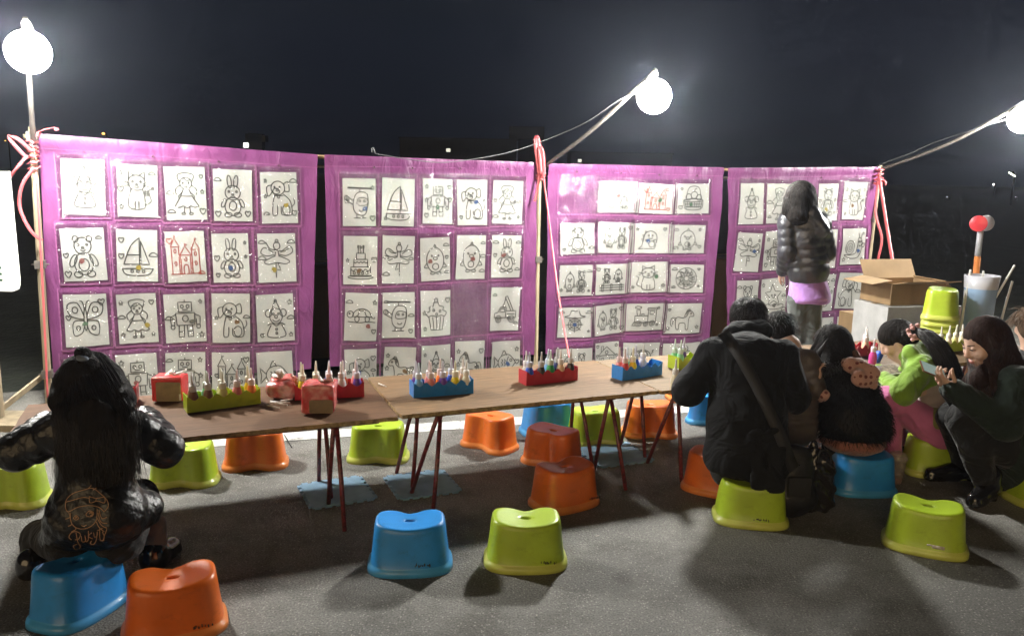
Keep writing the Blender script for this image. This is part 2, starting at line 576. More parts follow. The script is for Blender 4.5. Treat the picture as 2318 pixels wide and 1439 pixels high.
def worn_mark_mesh(seed):
    """remains of printed lettering along the foot of the long side"""
    rr = random.Random(seed)
    mb = MB()
    x = -0.03
    while x < 0.035:
        h = rr.uniform(.006, .013)
        for k in range(2):
            y0 = .042 + rr.uniform(0, .006)
            mb.box((x + rr.uniform(-.002, .002), 0, y0 + h / 2 * rr.uniform(.3, 1)), (rr.uniform(.0015, .005), .0012, h * rr.uniform(.35, 1)), 0)
        x += rr.uniform(.006, .012)
    return mb
def stool(px, py, deg, col, label, dist=0.0, mark=None, lean=0.0, z=0.0, xy=None):
    """px,py: middle of the stool's foot nearest the viewer in the photo"""
    if xy is None:
        p = G(px, py)
        d = nrm(np.array([p[0], p[1], 0]))
        # step back from the visible rim to the stool's centre
        a = R(deg)
        ld = abs(d[0] * math.cos(a) + d[1] * math.sin(a))
        half = math.hypot(STB * 1.05 * (1 - ld * .0), (STA - STB) * ld) 
        c = p + d * (half + dist)
    else:
        c = np.array([xy[0], xy[1], 0])
    root = empty('plastic_stool', (c[0], c[1], z), R(deg))
    tag(root, label, 'stool', 'bathroom-style plastic stools')
    shell = link('seat_shell', STOOL_MESH[col], root)
    if mark:
        side, xo, kind = mark
        mb = worn_mark_mesh(int(px))
        if kind == 'sticker':
            mb = MB()
            mb.box((0, 0, .052), (.045, .0012, .014), 0)
            mb.box((-.03, 0, .056), (.028, .0012, .007), .0)
            mb.box((-.018, 0, .052), (.012, .0014, .012), .0)
        o = mb.build('worn_print' if kind == 'print' else 'worn_sticker', M_WORN_PRINT if kind == 'print' else M_STICKER, shell)
        yy = -STB * 1.036 * 1.02 - .0055
        if side < 0:
            o.rotation_euler = (R(-4.8), 0, 0); o.location = (xo, yy, 0)
        else:
            o.rotation_euler = (R(-4.8), 0, R(180)); o.location = (xo, -yy, 0)
    return root

# placed one by one: each foot where the photo shows it
stool(929, 1306, 6, 'blue', 'blue plastic stool in the front row beside the lime one, nobody on it', mark=(-1, .05, 'print'))
stool(1188, 1298, 3, 'lime', 'lime plastic stool in the front row right of the blue stool', mark=(-1, .085, 'print'))
stool(400, 1458, 24, 'orange', 'large orange plastic stool cut by the lower edge, in front of the seated girl', mark=(-1, .085, 'print'))
stool(187, 1412, 74, 'blue', 'blue plastic stool under the girl in the black shiny jacket')
stool(28, 1156, 14+180, 'lime', 'lime plastic stool at the left edge beside the long-haired girl')
stool(420, 1107, 6+180, 'lime', 'lime plastic stool at the right elbow of the girl in the black jacket')
stool(580, 1068, 12+180, 'orange', 'orange plastic stool beside a lime one behind the tissue packs table')
stool(857, 1052, 2+180, 'lime', 'lime plastic stool behind the table beyond the two blue foam mats')
stool(1108, 1025, -38+180, 'orange', 'orange plastic stool turned end-on behind the table under the red tray')
stool(1238, 990, 18+180, 'blue', 'blue plastic stool behind the table left of a lime one')
stool(1250, 1064, -32+180, 'orange', 'dark looking orange stool in the table shadow, wedged under the table')
stool(1276, 1160, 32, 'orange', 'orange plastic stool half under the front edge of the middle table', mark=(-1, .1, 'print'))
stool(1344, 1012, 14+180, 'lime', 'lime plastic stool behind the middle table leg next to an orange one')
stool(1468, 994, 0+180, 'orange', 'orange plastic stool behind the table legs left of the seated man')
stool(1612, 968, -24+180, 'blue', 'blue plastic stool partly hidden behind the seated man')
stool(1618, 1126, -28, 'orange', 'orange plastic stool touching the lime stool of the seated man')
stool(1695, 1196, -8, 'lime', 'lime plastic stool under the man in the black coat', mark=(-1, .03, 'print'))
stool(1945, 1124, 2, 'blue', 'blue plastic stool under the girl in the black fur vest')
stool(2110, 1082, -6, 'lime', 'lime plastic stool under the girl in the green hooded top')
stool(2088, 1258, -24, 'lime', 'empty lime plastic stool at the lower right with a torn sticker', mark=(-1, .045, 'sticker'))
stool(2352, 1150, 8, 'lime', 'lime plastic stool at the right edge under the woman holding a phone')
stool(0, 0, 10, 'orange', 'orange plastic stool behind the table between the man and the fur-vest girl', xy=T(3.25, 4.62)[:2])
stool(0, 0, -5, 'orange', 'orange plastic stool under the far table beyond the pink trousers', xy=T(4.12, 4.30)[:2])
# ================================================================ folding tables
def board_material(name, c1, c2, scale=1.0):
    m = material(name, c1, rough=0.55, spec=.22)
    n, l, b = nodes_of(m)
    tc = n.new('ShaderNodeTexCoord')
    mp = n.new('ShaderNodeMapping'); mp.inputs['Scale'].default_value = (2.2 * scale, 26 * scale, 10)
    l.new(tc.outputs['Object'], mp.inputs['Vector'])
    g1 = n.new('ShaderNodeTexNoise'); g1.inputs['Scale'].default_value = 2.2; g1.inputs['Detail'].default_value = 8; g1.inputs['Roughness'].default_value = .65
    l.new(mp.outputs['Vector'], g1.inputs['Vector'])
    g2 = n.new('ShaderNodeTexNoise'); g2.inputs['Scale'].default_value = 4.5; g2.inputs['Detail'].default_value = 9; g2.inputs['Roughness'].default_value = .78
    l.new(tc.outputs['Object'], g2.inputs['Vector'])
    r = n.new('ShaderNodeValToRGB')
    r.color_ramp.elements[0].position = 0.30; r.color_ramp.elements[0].color = (*[x * .38 for x in c1], 1)
    r.color_ramp.elements[1].position = 0.72; r.color_ramp.elements[1].color = (*c1, 1)
    l.new(g1.outputs['Fac'], r.inputs[0])
    r2 = n.new('ShaderNodeValToRGB')
    r2.color_ramp.elements[0].position = 0.42; r2.color_ramp.elements[0].color = (0, 0, 0, 1)
    r2.color_ramp.elements[1].position = 0.68; r2.color_ramp.elements[1].color = (1, 1, 1, 1)
    l.new(g2.outputs['Fac'], r2.inputs[0])
    mx = n.new('ShaderNodeMixRGB'); l.new(r2.outputs[0], mx.inputs[0]); l.new(r.outputs[0], mx.inputs[1]); mx.inputs[2].default_value = (*c2, 1)
    mx2 = n.new('ShaderNodeMixRGB'); mx2.blend_type = 'MULTIPLY'; mx2.inputs[0].default_value = .6
    l.new(mx.outputs[0], mx2.inputs[1]); l.new(r.outputs[0], mx2.inputs[2])
    mx3 = n.new('ShaderNodeMixRGB'); mx3.inputs[0].default_value = .55
    l.new(mx2.outputs[0], mx3.inputs[1]); l.new(mx.outputs[0], mx3.inputs[2])
    l.new(mx3.outputs[0], b.inputs['Base Color'])
    rr = n.new('ShaderNodeMapRange'); rr.inputs[3].default_value = .5; rr.inputs[4].default_value = .85
    l.new(g2.outputs['Fac'], rr.inputs[0]); l.new(rr.outputs[0], b.inputs['Roughness'])
    bp = n.new('ShaderNodeBump'); bp.inputs['Strength'].default_value = .25; bp.inputs['Distance'].default_value = .002
    l.new(g1.outputs['Fac'], bp.inputs['Height']); l.new(bp.outputs[0], b.inputs['Normal'])
    return m
M_BOARD = [board_material('dark_veneer_board', (0.27, 0.148, 0.078), (0.17, 0.095, 0.052)),
           board_material('worn_grey_board', (0.40, 0.250, 0.130), (0.25, 0.175, 0.110)),
           board_material('worn_pale_board', (0.42, 0.30, 0.18), (0.28, 0.215, 0.15)),
           board_material('far_board', (0.32, 0.21, 0.12), (0.25, 0.19, 0.14))]
M_EDGE = material('raw_board_edge', (0.40, 0.27, 0.12), rough=.8, var=.55, var_scale=40, bump=.6, bump_scale=120)
M_LEG = material('dark_red_leg_paint', (0.27, 0.042, 0.048), rough=.35, coat=.3, var=.5, var_scale=60, color2=(0.06, .015, .012))
M_BRACKET = material('leg_bracket_steel', (0.12, 0.05, 0.04), rough=.4, metallic=.6)
TABLE_Z = 0.47
TV0, TV1 = 3.385, 4.10

def chipped_board(L, Wd, th, seed):
    """board whose long edges are chipped: ring of points around, top sheet + edge band"""
    rr = random.Random(seed)
    n, k = 64, 20
    ring = []
    def j(s=.004): return rr.gauss(0, s) if rr.random() < .35 else rr.gauss(0, .0008)
    for i in range(n): ring.append((-L / 2 + L * i / n, -Wd / 2 + abs(j())))
    for i in range(k): ring.append((L / 2 - abs(j(.003)), -Wd / 2 + Wd * i / k))
    for i in range(n): ring.append((L / 2 - L * i / n, Wd / 2 - abs(j(.003))))
    for i in range(k): ring.append((-L / 2 + abs(j(.003)), Wd / 2 - Wd * i / k))
    # corner knocked off
    ring = [(max(x, -L / 2 + .012 - max(0, (y + Wd / 2)) * .6) if (x < -L / 2 + .03 and y < -Wd / 2 + .02) else x, y) for x, y in ring]
    m = len(ring)
    v = [(x, y, 0) for x, y in ring] + [(x - math.copysign(.0, x), y + (.0025 if y < -Wd / 2 + .03 else 0) + abs(rr.gauss(0, .0012)), -th) for x, y in ring]
    f = [tuple(range(m)), tuple(range(2 * m - 1, m - 1, -1))]
    fm = [0, 1]
    for i in range(m):
        q = (i + 1) % m
        f.append((i, m + i, m + q, q)); fm.append(1)
    return v, f, fm

def table(u0, u1, mat, seed, label, ends, dz=0.0, dv=0.0, dr=0.0):
    c = T((u0 + u1) / 2, (TV0 + TV1) / 2 + dv, 0)
    root = empty('folding_table', c, TA + dr)
    tag(root, label, 'table', 'low folding tables in a row')
    L, Wd = u1 - u0 - .006, TV1 - TV0
    v, f, fm = chipped_board(L, Wd, .020, seed)
    o = link('tabletop', mesh_of('tabletop', v, f, [mat, M_EDGE], False, fm), root)
    o.location = (0, 0, TABLE_Z + dz)
    # steel frame rails under the board
    mb = MB()
    for y in (-Wd / 2 + .055, Wd / 2 - .055):
        mb.box((0, y, TABLE_Z + dz - .020 - .009), (L - .16, .018, .016))
    mb.build('under_frame', M_BRACKET, root, smooth=False)
    uc = (u0 + u1) / 2
    for (ut, ub, su) in ends:
        # two hairpin pairs, front and back of the board; feet splay across the table
        for (vt, vb1, vb2) in ((TV0 + .045, 3.30, 3.60), (TV0 + .43, 3.66, 3.90)):
            vc = (TV0 + TV1) / 2
            bk = MB().box((ut - uc, vt - vc, TABLE_Z + dz - .027), (.05, .035, .012))
            bk.build('leg_bracket', M_BRACKET, root, smooth=False)
            for (vb, du) in ((vb1, .010), (vb2, -.012)):
                zt = TABLE_Z + dz - .030
                MB().tube([(ut - uc + du * .6, vt - vc, zt), ((ut + ub) / 2 - uc + du, (vt + vb) / 2 - vc, zt / 2), (ub - uc + du, vb - vc, .0)], .0105, 8).build('leg', M_LEG, root)
    return root
table(-0.74, 0.83, M_BOARD[0], 1, 'dark brown folding table at the left with tissue packs and two bottle trays', [(-.48, -.46, 1), (.55, .55, 1)])
table(0.83, 2.192, M_BOARD[1], 2, 'middle worn wooden folding table with a blue and a red bottle tray', [(1.03, .95, 1), (1.93, 1.96, 1)], dz=.006)
table(2.196, 3.56, M_BOARD[2], 3, 'pale worn folding table where the man in the black coat sits', [(2.33, 2.29, 1), (3.35, 3.38, 1)], dz=.003)
table(3.565, 5.22, M_BOARD[3], 4, 'far folding table at the right where the green-topped girl paints', [(3.72, 3.70, 1), (4.98, 5.0, 1)])

# ================================================================ foam puzzle mats
M_FOAM = material('blue_foam', (0.22, 0.36, 0.50), rough=.85, bump=.35, bump_scale=400, var=.18, var_scale=12)
def foam_mat(c, deg, label, size=.30):
    root = empty('foam_mat', (c[0], c[1], 0), R(deg))
    tag(root, label, 'foam mat', 'blue foam puzzle mats under table legs')
    h = size / 2; t = .014; teeth = 6
    ring = []
    def side(a, b, nrm_):
        a, b, nn = np.array(a), np.array(b), np.array(nrm_)
        pts = []
        for k in range(teeth):
            s0, s1 = (k + .22) / teeth, (k + .72) / teeth
            p0, p1 = a + (b - a) * s0, a + (b - a) * s1
            pts += [p0, p0 + nn * t - (b - a) * .012, p1 + nn * t + (b - a) * .012, p1]
        return [a] + pts
    ring += side((-h, -h), (h, -h), (0, -1)); ring += side((h, -h), (h, h), (1, 0))
    ring += side((h, h), (-h, h), (0, 1)); ring += side((-h, h), (-h, -h), (-1, 0))
    m = len(ring)
    v = [(p[0], p[1], .0105) for p in ring] + [(p[0], p[1], .0008) for p in ring]
    f = [tuple(range(m)), tuple(range(2 * m - 1, m - 1, -1))] + [(i, m + i, m + (i + 1) % m, (i + 1) % m) for i in range(m)]
    link('foam_sheet', mesh_of('foam_sheet', v, f, M_FOAM, False), root)
    return root
foam_mat(T(.60, 3.74), 26, 'blue foam puzzle mat under the left table legs', .30)
foam_mat(T(1.02, 3.70), 23, 'blue foam puzzle mat under the left legs of the middle table', .30)
foam_mat(T(2.16, 3.78), 20, 'blue foam puzzle mat near the orange stools, half in shadow', .33)
# ================================================================ lamps, poles
M_POLE = material('weathered_pole', (0.36, 0.29, 0.19), rough=.6, var=.45, var_scale=14, stretch=(1, 1, .15), bump=.2, bump_scale=60)
M_TUBE = material('galvanised_tube', (0.13, 0.115, 0.10), rough=.5, metallic=.3, var=.3, var_scale=20)
M_SOCKET = material('lamp_socket', (0.75, 0.74, 0.70), rough=.4)
M_TWINE = material('pink_plastic_twine', (0.50, 0.085, 0.095), rough=.4, spec=.6, bump=.3, bump_scale=90, stretch=(1, 1, .1))
M_CABLE = material('grey_cable', (0.13, 0.135, 0.14), rough=.5)
def glow_material():
    m = bpy.data.materials.new('lit_bulb_glass')
    m.use_nodes = True
    b = m.node_tree.nodes['Principled BSDF']
    b.inputs['Base Color'].default_value = (1, 1, 1, 1)
    b.inputs['Emission Color'].default_value = (1.0, 0.985, 0.93, 1)
    b.inputs['Emission Strength'].default_value = LAMP_STRENGTH
    return m
M_GLOW = glow_material()
BULB_R = 0.115
def axis3(z):
    z = nrm(z); a = nrm(np.cross(z, [0, 1, 0.001] if abs(z[1]) < .9 else [1, 0, 0])); b = np.cross(z, a)
    return np.stack([a, b, z], axis=1)
AIM = -B_N * .62 + np.array([0, 0, -.78])
def lamp(base, bulb, label, bend=0.0, tip=(0, 0, 1), r=.015, aim=AIM):
    """a lit bulb at the end of a tube lashed to the frame"""
    base, bulb, tip = np.array(base), np.array(bulb), nrm(tip)
    root = empty('bulb_lamp', base)
    tag(root, label, 'lamp', 'bare bulbs on tubes above the stall')
    neck = bulb + tip * (BULB_R + .045)
    mid = (base + neck) / 2 + np.array([0, 0, bend])
    pts = catmull([base, mid, neck + tip * .02], 6)
    MB().tube(pts, r, 8).build_world('lamp_tube', M_TUBE, root)
    # emitting dome below, opaque white housing above: an LED bulb aimed down and out over the tables
    ax = nrm(aim)
    dome, shell = [], []
    for k in range(13):
        a = math.pi * .72 * k / 12
        dome.append((max(BULB_R * math.sin(a), .0008), BULB_R * math.cos(a)))
    for k in range(9):
        a = math.pi * (.72 + .20 * k / 8)
        shell.append((BULB_R * 1.003 * math.sin(a), BULB_R * 1.003 * math.cos(a)))
    MB().lathe(dome[::-1], 28, bulb, M=axis3(ax)).build_world('bulb_dome', M_GLOW, root)
    MB().lathe(shell[::-1], 28, bulb, M=axis3(ax)).build_world('bulb_housing', M_SOCKET, root)
    e0 = bulb - ax * BULB_R * .90
    MB().tube([e0, (e0 + neck) / 2 - ax * .012, neck], [.040, .030, .022], 12).build_world('socket', M_SOCKET, root)
    return root
L_TOP = BP(0.02, 1.72)
C_TOP = BP(3.57, 1.60)
R_TOP = BP(7.04, 1.66)
BULB_L = D(64, 118, 4.58)
BULB_C = np.array([0.935, 5.58, 2.095])
BULB_R_POS = D(2316, 270, 6.95)
lamp(D(76, 330, 5.10), BULB_L, 'lit bulb on the straight pole at the far left', tip=(-.02, .02, 1))
lamp(C_TOP, BULB_C, 'lit bulb on the slanting tube above the middle banners', bend=-.03, tip=(.05, .15, .95))
lamp(R_TOP, BULB_R_POS, 'lit bulb at the right edge on a long slanting tube', bend=-.05, tip=(.25, -.1, .9))

def pole(base, top, label, w=.034, name='stall_pole', knobs=()):
    root = empty(name, base)
    tag(root, label, 'pole', 'upright poles of the banner frame')
    base, top = np.array(base), np.array(top)
    MB().tube([base, base + (top - base) * .33, base + (top - base) * .66, top], [w * .56, w * .54, w * .52, w * .5], 6).build_world('shaft', M_POLE, root, smooth=False)
    for t in knobs:
        p = base + (top - base) * t
        MB().box(p, (w * 1.5, w * 1.5, .05), BA).build_world('joint_collar', M_TUBE, root, smooth=False)
        MB().tube([p + B_D * -.05, p + B_D * .05], .005, 6).build_world('clamp_bolt', M_TUBE, root)
    return root
pl = pole(G(112, 918), D(72, 288, 5.10), 'weathered tan pole at the left end of the banners, tied with pink twine', .040, knobs=(.12, .52, .97))
# diagonal brace of the left pole
br_top = D(100, 848, 5.08); br_bot = G(-60, 975)
MB().ribbon([br_top, (br_top * .5 + br_bot * .5), br_bot], .045, (.3, .1, 1), th=.006).build_world('diagonal_brace', M_POLE, pl, smooth=False)
pole(BP(3.565, 0, .02), BP(3.555, 1.70, .02), 'narrow upright pole between the second and third banner', .036, knobs=(.52,))
pole(BP(7.02, 0, .02), BP(7.05, 1.71, .02), 'upright pole at the right end of the banners', .034, knobs=(.2, .45, .7))
pole(BP(6.98, 0, .06), BP(7.05, 1.66, .03), 'second thin pole leaning on the right end pole', .024)
# top rail the banners are sewn round
rail = empty('top_rail', BP(0, 1.66))
tag(rail, 'wooden rail running along the top behind the purple banners', 'rail')
tops = [(0.0, 1.735), (1.0, 1.69), (1.85, 1.655), (3.0, 1.635), (3.6, 1.63), (5.2, 1.630), (7.05, 1.672)]
MB().tube([BP(s, z, -.012) for s, z in tops], .014, 8).build_world('rail_pole', material('rail_wood', (.46, .33, .17), rough=.7, var=.4, var_scale=10), rail)
MB().tube([BP(s, z - .07, -.02) for s, z in tops], .012, 8).build_world('rail_tube', M_TUBE, rail)

# cables from the lamps
def cable(pts, label, r=.0032):
    o = MB().tube(catmull(pts, 8), r, 6).build('lamp_cable', M_CABLE)
    tag(o, label, 'cable')
cable([BULB_C + np.array([-.03, .1, .05]), D(1405, 225, 5.72), D(1330, 275, 5.95), D(1265, 305, 6.15), D(1200, 330, 6.22), D(1140, 348, 6.15), D(1080, 359, 6.08), D(1000, 368, 5.98), D(920, 360, 5.88), D(850, 348, 5.80)], 'thin grey cable hanging from the middle bulb to the banner top')
cable([BULB_R_POS + np.array([-.05, .05, .02]), D(2200, 295, 7.1), D(2110, 325, 7.3), D(2060, 348, 7.4), D(2010, 366, 7.52), D(1985, 378, 7.58)], 'thin grey cable along the right slanting tube')
cable([D(850, 347, 5.79), D(846, 336, 5.81), D(842, 337, 5.82), D(843, 345, 5.80)], 'loop of cable on the second banner top', .005)

# pink twine lashings
def twine_side(p):
    return np.cross(nrm(np.array(p) - C_POS), [0, 0, 1])
def twine(parts, label, cat='twine'):
    root = empty('pink_twine', parts[0][0][0])
    tag(root, label, cat)
    for pts, w in parts:
        cp = catmull(pts, 6)
        side = [twine_side(p) * math.cos(.9 * math.sin(i * .37)) + np.array([0, 0, 1]) * .5 * math.sin(i * .29) for i, p in enumerate(cp)]
        MB().ribbon(cp, w, side, th=.0015).build_world('twine_strand', M_TWINE, root)
    return root
def wraps(c, n, r, h, w):
    out = []
    for k in range(n):
        z = c[2] + h * (k / max(n - 1, 1) - .5)
        pts = [np.array([c[0] + r * math.cos(a), c[1] + r * math.sin(a), z + .008 * math.sin(a + k)]) for a in np.linspace(0, 2 * math.pi, 9)]
        out.append((pts, w))
    return out
kp = D(75, 350, 5.08)
twine(wraps(kp, 6, .028, .16, .022) + [
    ([D(72, 345, 5.05), D(45, 318, 5.0), D(22, 308, 5.0), D(30, 325, 5.0), D(62, 360, 5.04)], .022),
    ([D(62, 352, 5.04), D(40, 378, 5.0), D(20, 405, 5.0)], .018),
    ([D(76, 380, 5.03), D(50, 420, 5.0), D(45, 470, 5.0), D(68, 520, 5.0), D(95, 545, 5.02)], .020),
    ([D(84, 310, 5.05), D(95, 295, 5.05), D(124, 290, 5.06), D(128, 296, 5.06)], .024),
    ([D(82, 390, 5.02), D(92, 560, 4.97), D(100, 720, 4.93), D(108, 900, 4.86)], .012)],
    'pink twine knotted round the left pole with loose ends hanging')
kc = D(1224, 385, 6.40)
twine(wraps(kc, 5, .026, .12, .026) + [
    ([D(1222, 400, 6.36), D(1212, 322, 6.36), D(1219, 318, 6.36), D(1226, 395, 6.36)], .030),
    ([D(1226, 400, 6.35), D(1221, 338, 6.35), D(1229, 345, 6.35), D(1232, 400, 6.36)], .026),
    ([D(1222, 395, 6.36), D(1214, 440, 6.34), D(1210, 456, 6.33)], .020)],
    'pink twine bunched on top of the middle pole')
twine([([D(1229, 390, 6.34), D(1243, 500, 6.15), D(1262, 650, 5.8), D(1280, 760, 5.55), D(1291, 818, 5.40)], .014)],
      'long pink twine stretched from the middle pole down behind the table')
kr = D(1989, 400, 7.62)
twine(wraps(kr, 4, .03, .12, .03) + [([D(1990, 395, 7.6), D(1982, 480, 7.55), D(1996, 540, 7.5), D(1988, 590, 7.5), D(2001, 612, 7.5)], .022),
      ([D(1990, 405, 7.6), D(2004, 412, 7.58), D(2003, 420, 7.58)], .02)],
      'pink twine tied on the right end pole with a dangling tail')
twine([([D(1990, 400, 7.58), D(2012, 540, 7.3), D(2030, 650, 7.05), D(2048, 760, 6.85)], .028)],
      'pink plastic strap stretched from the right pole to the ground')
# ================================================================ purple pocket banners
def vinyl_material():
    m = material('purple_vinyl', (0.40, 0.085, 0.34), rough=.42, spec=.4)
    n, l, b = nodes_of(m)
    tc = n.new('ShaderNodeTexCoord')
    a = n.new('ShaderNodeTexNoise'); a.inputs['Scale'].default_value = 3; a.inputs['Detail'].default_value = 5
    l.new(tc.outputs['Object'], a.inputs['Vector'])
    r = n.new('ShaderNodeValToRGB')
    r.color_ramp.elements[0].position = .3; r.color_ramp.elements[0].color = (0.128, 0.032, 0.108, 1)
    r.color_ramp.elements[1].position = .7; r.color_ramp.elements[1].color = (0.170, 0.045, 0.135, 1)
    l.new(a.outputs['Fac'], r.inputs[0]); l.new(r.outputs[0], b.inputs['Base Color'])
    mp = n.new('ShaderNodeMapping'); mp.inputs['Scale'].default_value = (14, 14, 5)
    l.new(tc.outputs['Object'], mp.inputs['Vector'])
    w = n.new('ShaderNodeTexNoise'); w.inputs['Scale'].default_value = 1.0; w.inputs['Detail'].default_value = 3; w.inputs['Distortion'].default_value = 1.2
    l.new(mp.outputs['Vector'], w.inputs['Vector'])
    bp = n.new('ShaderNodeBump'); bp.inputs['Strength'].default_value = .5; bp.inputs['Distance'].default_value = .02
    l.new(w.outputs['Fac'], bp.inputs['Height']); l.new(bp.outputs[0], b.inputs['Normal'])
    return m
M_VINYL = vinyl_material()
def film_material():
    m = bpy.data.materials.new('clear_pocket_film')
    m.use_nodes = True
    n, l = m.node_tree.nodes, m.node_tree.links
    n.clear()
    out = n.new('ShaderNodeOutputMaterial')
    tr = n.new('ShaderNodeBsdfTransparent'); tr.inputs[0].default_value = (.97, .97, .97, 1)
    gl = n.new('ShaderNodeBsdfGlossy'); gl.inputs['Roughness'].default_value = .13
    mx = n.new('ShaderNodeMixShader')
    lw = n.new('ShaderNodeLayerWeight'); lw.inputs['Blend'].default_value = .35
    mr = n.new('ShaderNodeMapRange'); mr.inputs[3].default_value = .085; mr.inputs[4].default_value = .6
    l.new(lw.outputs['Fresnel'], mr.inputs[0]); l.new(mr.outputs[0], mx.inputs[0])
    tc = n.new('ShaderNodeTexCoord')
    a = n.new('ShaderNodeTexNoise'); a.inputs['Scale'].default_value = 24; a.inputs['Detail'].default_value = 4; a.inputs['Distortion'].default_value = 1.5
    b2 = n.new('ShaderNodeTexNoise'); b2.inputs['Scale'].default_value = 5; b2.inputs['Detail'].default_value = 2
    l.new(tc.outputs['Object'], a.inputs['Vector']); l.new(tc.outputs['Object'], b2.inputs['Vector'])
    ad = n.new('ShaderNodeMath'); ad.operation = 'MULTIPLY_ADD'; ad.inputs[1].default_value = .45
    l.new(a.outputs['Fac'], ad.inputs[0]); l.new(b2.outputs['Fac'], ad.inputs[2])
    bp = n.new('ShaderNodeBump'); bp.inputs['Strength'].default_value = 1.0; bp.inputs['Distance'].default_value = .05
    l.new(ad.outputs[0], bp.inputs['Height'])
    l.new(bp.outputs[0], gl.inputs['Normal'])
    g2 = n.new('ShaderNodeBsdfGlossy'); g2.inputs['Roughness'].default_value = .035
    l.new(bp.outputs[0], g2.inputs['Normal'])
    gm = n.new('ShaderNodeMixShader'); gm.inputs[0].default_value = .75
    l.new(gl.outputs[0], gm.inputs[1]); l.new(g2.outputs[0], gm.inputs[2])
    l.new(tr.outputs[0], mx.inputs[1]); l.new(gm.outputs[0], mx.inputs[2]); l.new(mx.outputs[0], out.inputs['Surface'])
    return m
M_FILM = film_material()
M_PAPER = material('drawing_paper', (0.66, 0.665, 0.63), rough=.7, bump=.25, bump_scale=16, bump_dist=.01, var=.06, var_scale=5)
M_INK = material('dark_ink', (0.055, 0.06, 0.055), rough=.6)
M_INK_RED = material('red_ink', (0.42, 0.06, 0.045), rough=.6)
M_SEAM = material('weld_seam', (0.28, 0.10, 0.22), rough=.22, spec=.7, bump=.8, bump_scale=45, bump_dist=.012)
M_GROMMET = material('nail_hole', (0.06, 0.015, 0.03), rough=.6)
STICK = [material('sample_%s' % n_, c_, rough=.6) for n_, c_ in (('tan', (.22, .13, .06)), ('blue', (.06, .12, .30)), ('rose', (.28, .10, .09)), ('yellow', (.42, .33, .05)), ('grey', (.14, .14, .13)), ('green', (.10, .20, .12)))]

def fold(s, z):
    """how far the cloth bellies towards the viewer"""
    k = 1.0 + 1.2 * max(0, 1.0 - z)
    return 0.024 + 0.011 * math.sin(5.3 * s + 1.3 * z) * k + 0.006 * math.sin(13 * s - 4 * z) * k + 0.007 * math.sin(7.5 * z + 2 * s) + .0028 * math.sin(31 * s + 9 * z + 2 * math.sin(6 * z)) + .0022 * math.sin(24 * z - 7 * s)
def SP(s, z, off=0.0):
    return BP(s, z, fold(s, z) + off)

# -- line drawings: plain generic pictures, in a -1..1 box ------------------------------------------------
def el(cx, cy, rx, ry=None, a0=0, a1=360, rot=0, n=22):
    ry = rx if ry is None else ry
    c, s = math.cos(R(rot)), math.sin(R(rot))
    out = []
    for k in range(n + 1):
        a = R(a0 + (a1 - a0) * k / n)
        x, y = rx * math.cos(a), ry * math.sin(a)
        out.append((cx + x * c - y * s, cy + x * s + y * c))
    return out
def ln(*p): return list(p)
def cv(*p, closed=False): return [tuple(q) for q in catmull(p, 5, closed)]
def face(x, y, s): return [el(x - .3 * s, y, .07 * s, n=8), el(x + .3 * s, y, .07 * s, n=8), el(x, y - .2 * s, .09 * s, .06 * s, n=8), el(x, y - .25 * s, .18 * s, .16 * s, 200, 340, n=8)]
def d_bear(): return [el(0, .45, .42, .38), el(-.34, .76, .14), el(.34, .76, .14), el(0, -.35, .46, .5), el(-.5, -.2, .14, .3, rot=-30), el(.5, -.2, .14, .3, rot=30), el(-.32, -.82, .2, .14), el(.32, -.82, .2, .14), el(0, -.4, .25, .28)] + face(0, .5, .7)
def d_cat(): return [el(0, .35, .45, .36), ln((-.42, .5), (-.42, .88), (-.14, .7)), ln((.42, .5), (.42, .88), (.14, .7)), cv((-.3, .05), (-.42, -.4), (-.36, -.85), (.36, -.85), (.42, -.4), (.3, .05)), cv((.4, -.7), (.75, -.5), (.62, -.05), (.8, .12)), ln((-.1, -.85), (-.1, -.5)), ln((.1, -.85), (.1, -.5)), ln((-.3, .3), (-.65, .38)), ln((-.3, .22), (-.65, .2)), ln((.3, .3), (.65, .38)), ln((.3, .22), (.65, .2))] + face(0, .4, .7)
def d_dog(): return [el(-.1, .45, .4, .34), cv((-.42, .6), (-.75, .5), (-.68, .05), (-.45, .25)), cv((.24, .65), (.5, .75), (.55, .3), (.28, .3)), el(-.2, .3, .2, .14), cv((-.3, .12), (-.42, -.3), (-.45, -.85), (-.2, -.85), (-.16, -.4)), cv((.2, .15), (.6, -.2), (.66, -.85), (.1, -.85), (.05, -.45)), cv((.64, -.5), (.85, -.3), (.8, -.05)), ln((-.36, .08), (.2, .08)), el(-.08, .02, .07, n=8), el(.35, -.62, .22, .26)] + face(-.14, .5, .5)
def d_rabbit(): return [el(0, .2, .42, .34), el(-.18, .72, .11, .3, rot=8), el(.18, .72, .11, .3, rot=-8), el(0, -.45, .44, .44), el(-.5, -.3, .1, .22, rot=-30), el(.5, -.3, .1, .22, rot=30), el(-.26, -.85, .2, .11), el(.26, -.85, .2, .11), el(0, -.42, .2, .22)] + face(0, .25, .7)
def d_chick(): return [el(0, -.05, .62, .72), cv((-.6, -.2), (-.8, -.45), (-.55, -.5)), cv((.6, -.2), (.8, -.45), (.55, -.5)), el(-.24, .2, .05, n=8), el(.24, .2, .05, n=8), el(0, .05, .15, .09), cv((-.08, .66), (0, .85), (.1, .68)), el(-.22, -.8, .16, .07), el(.22, -.8, .16, .07), el(0, -.42, .22, .18)]
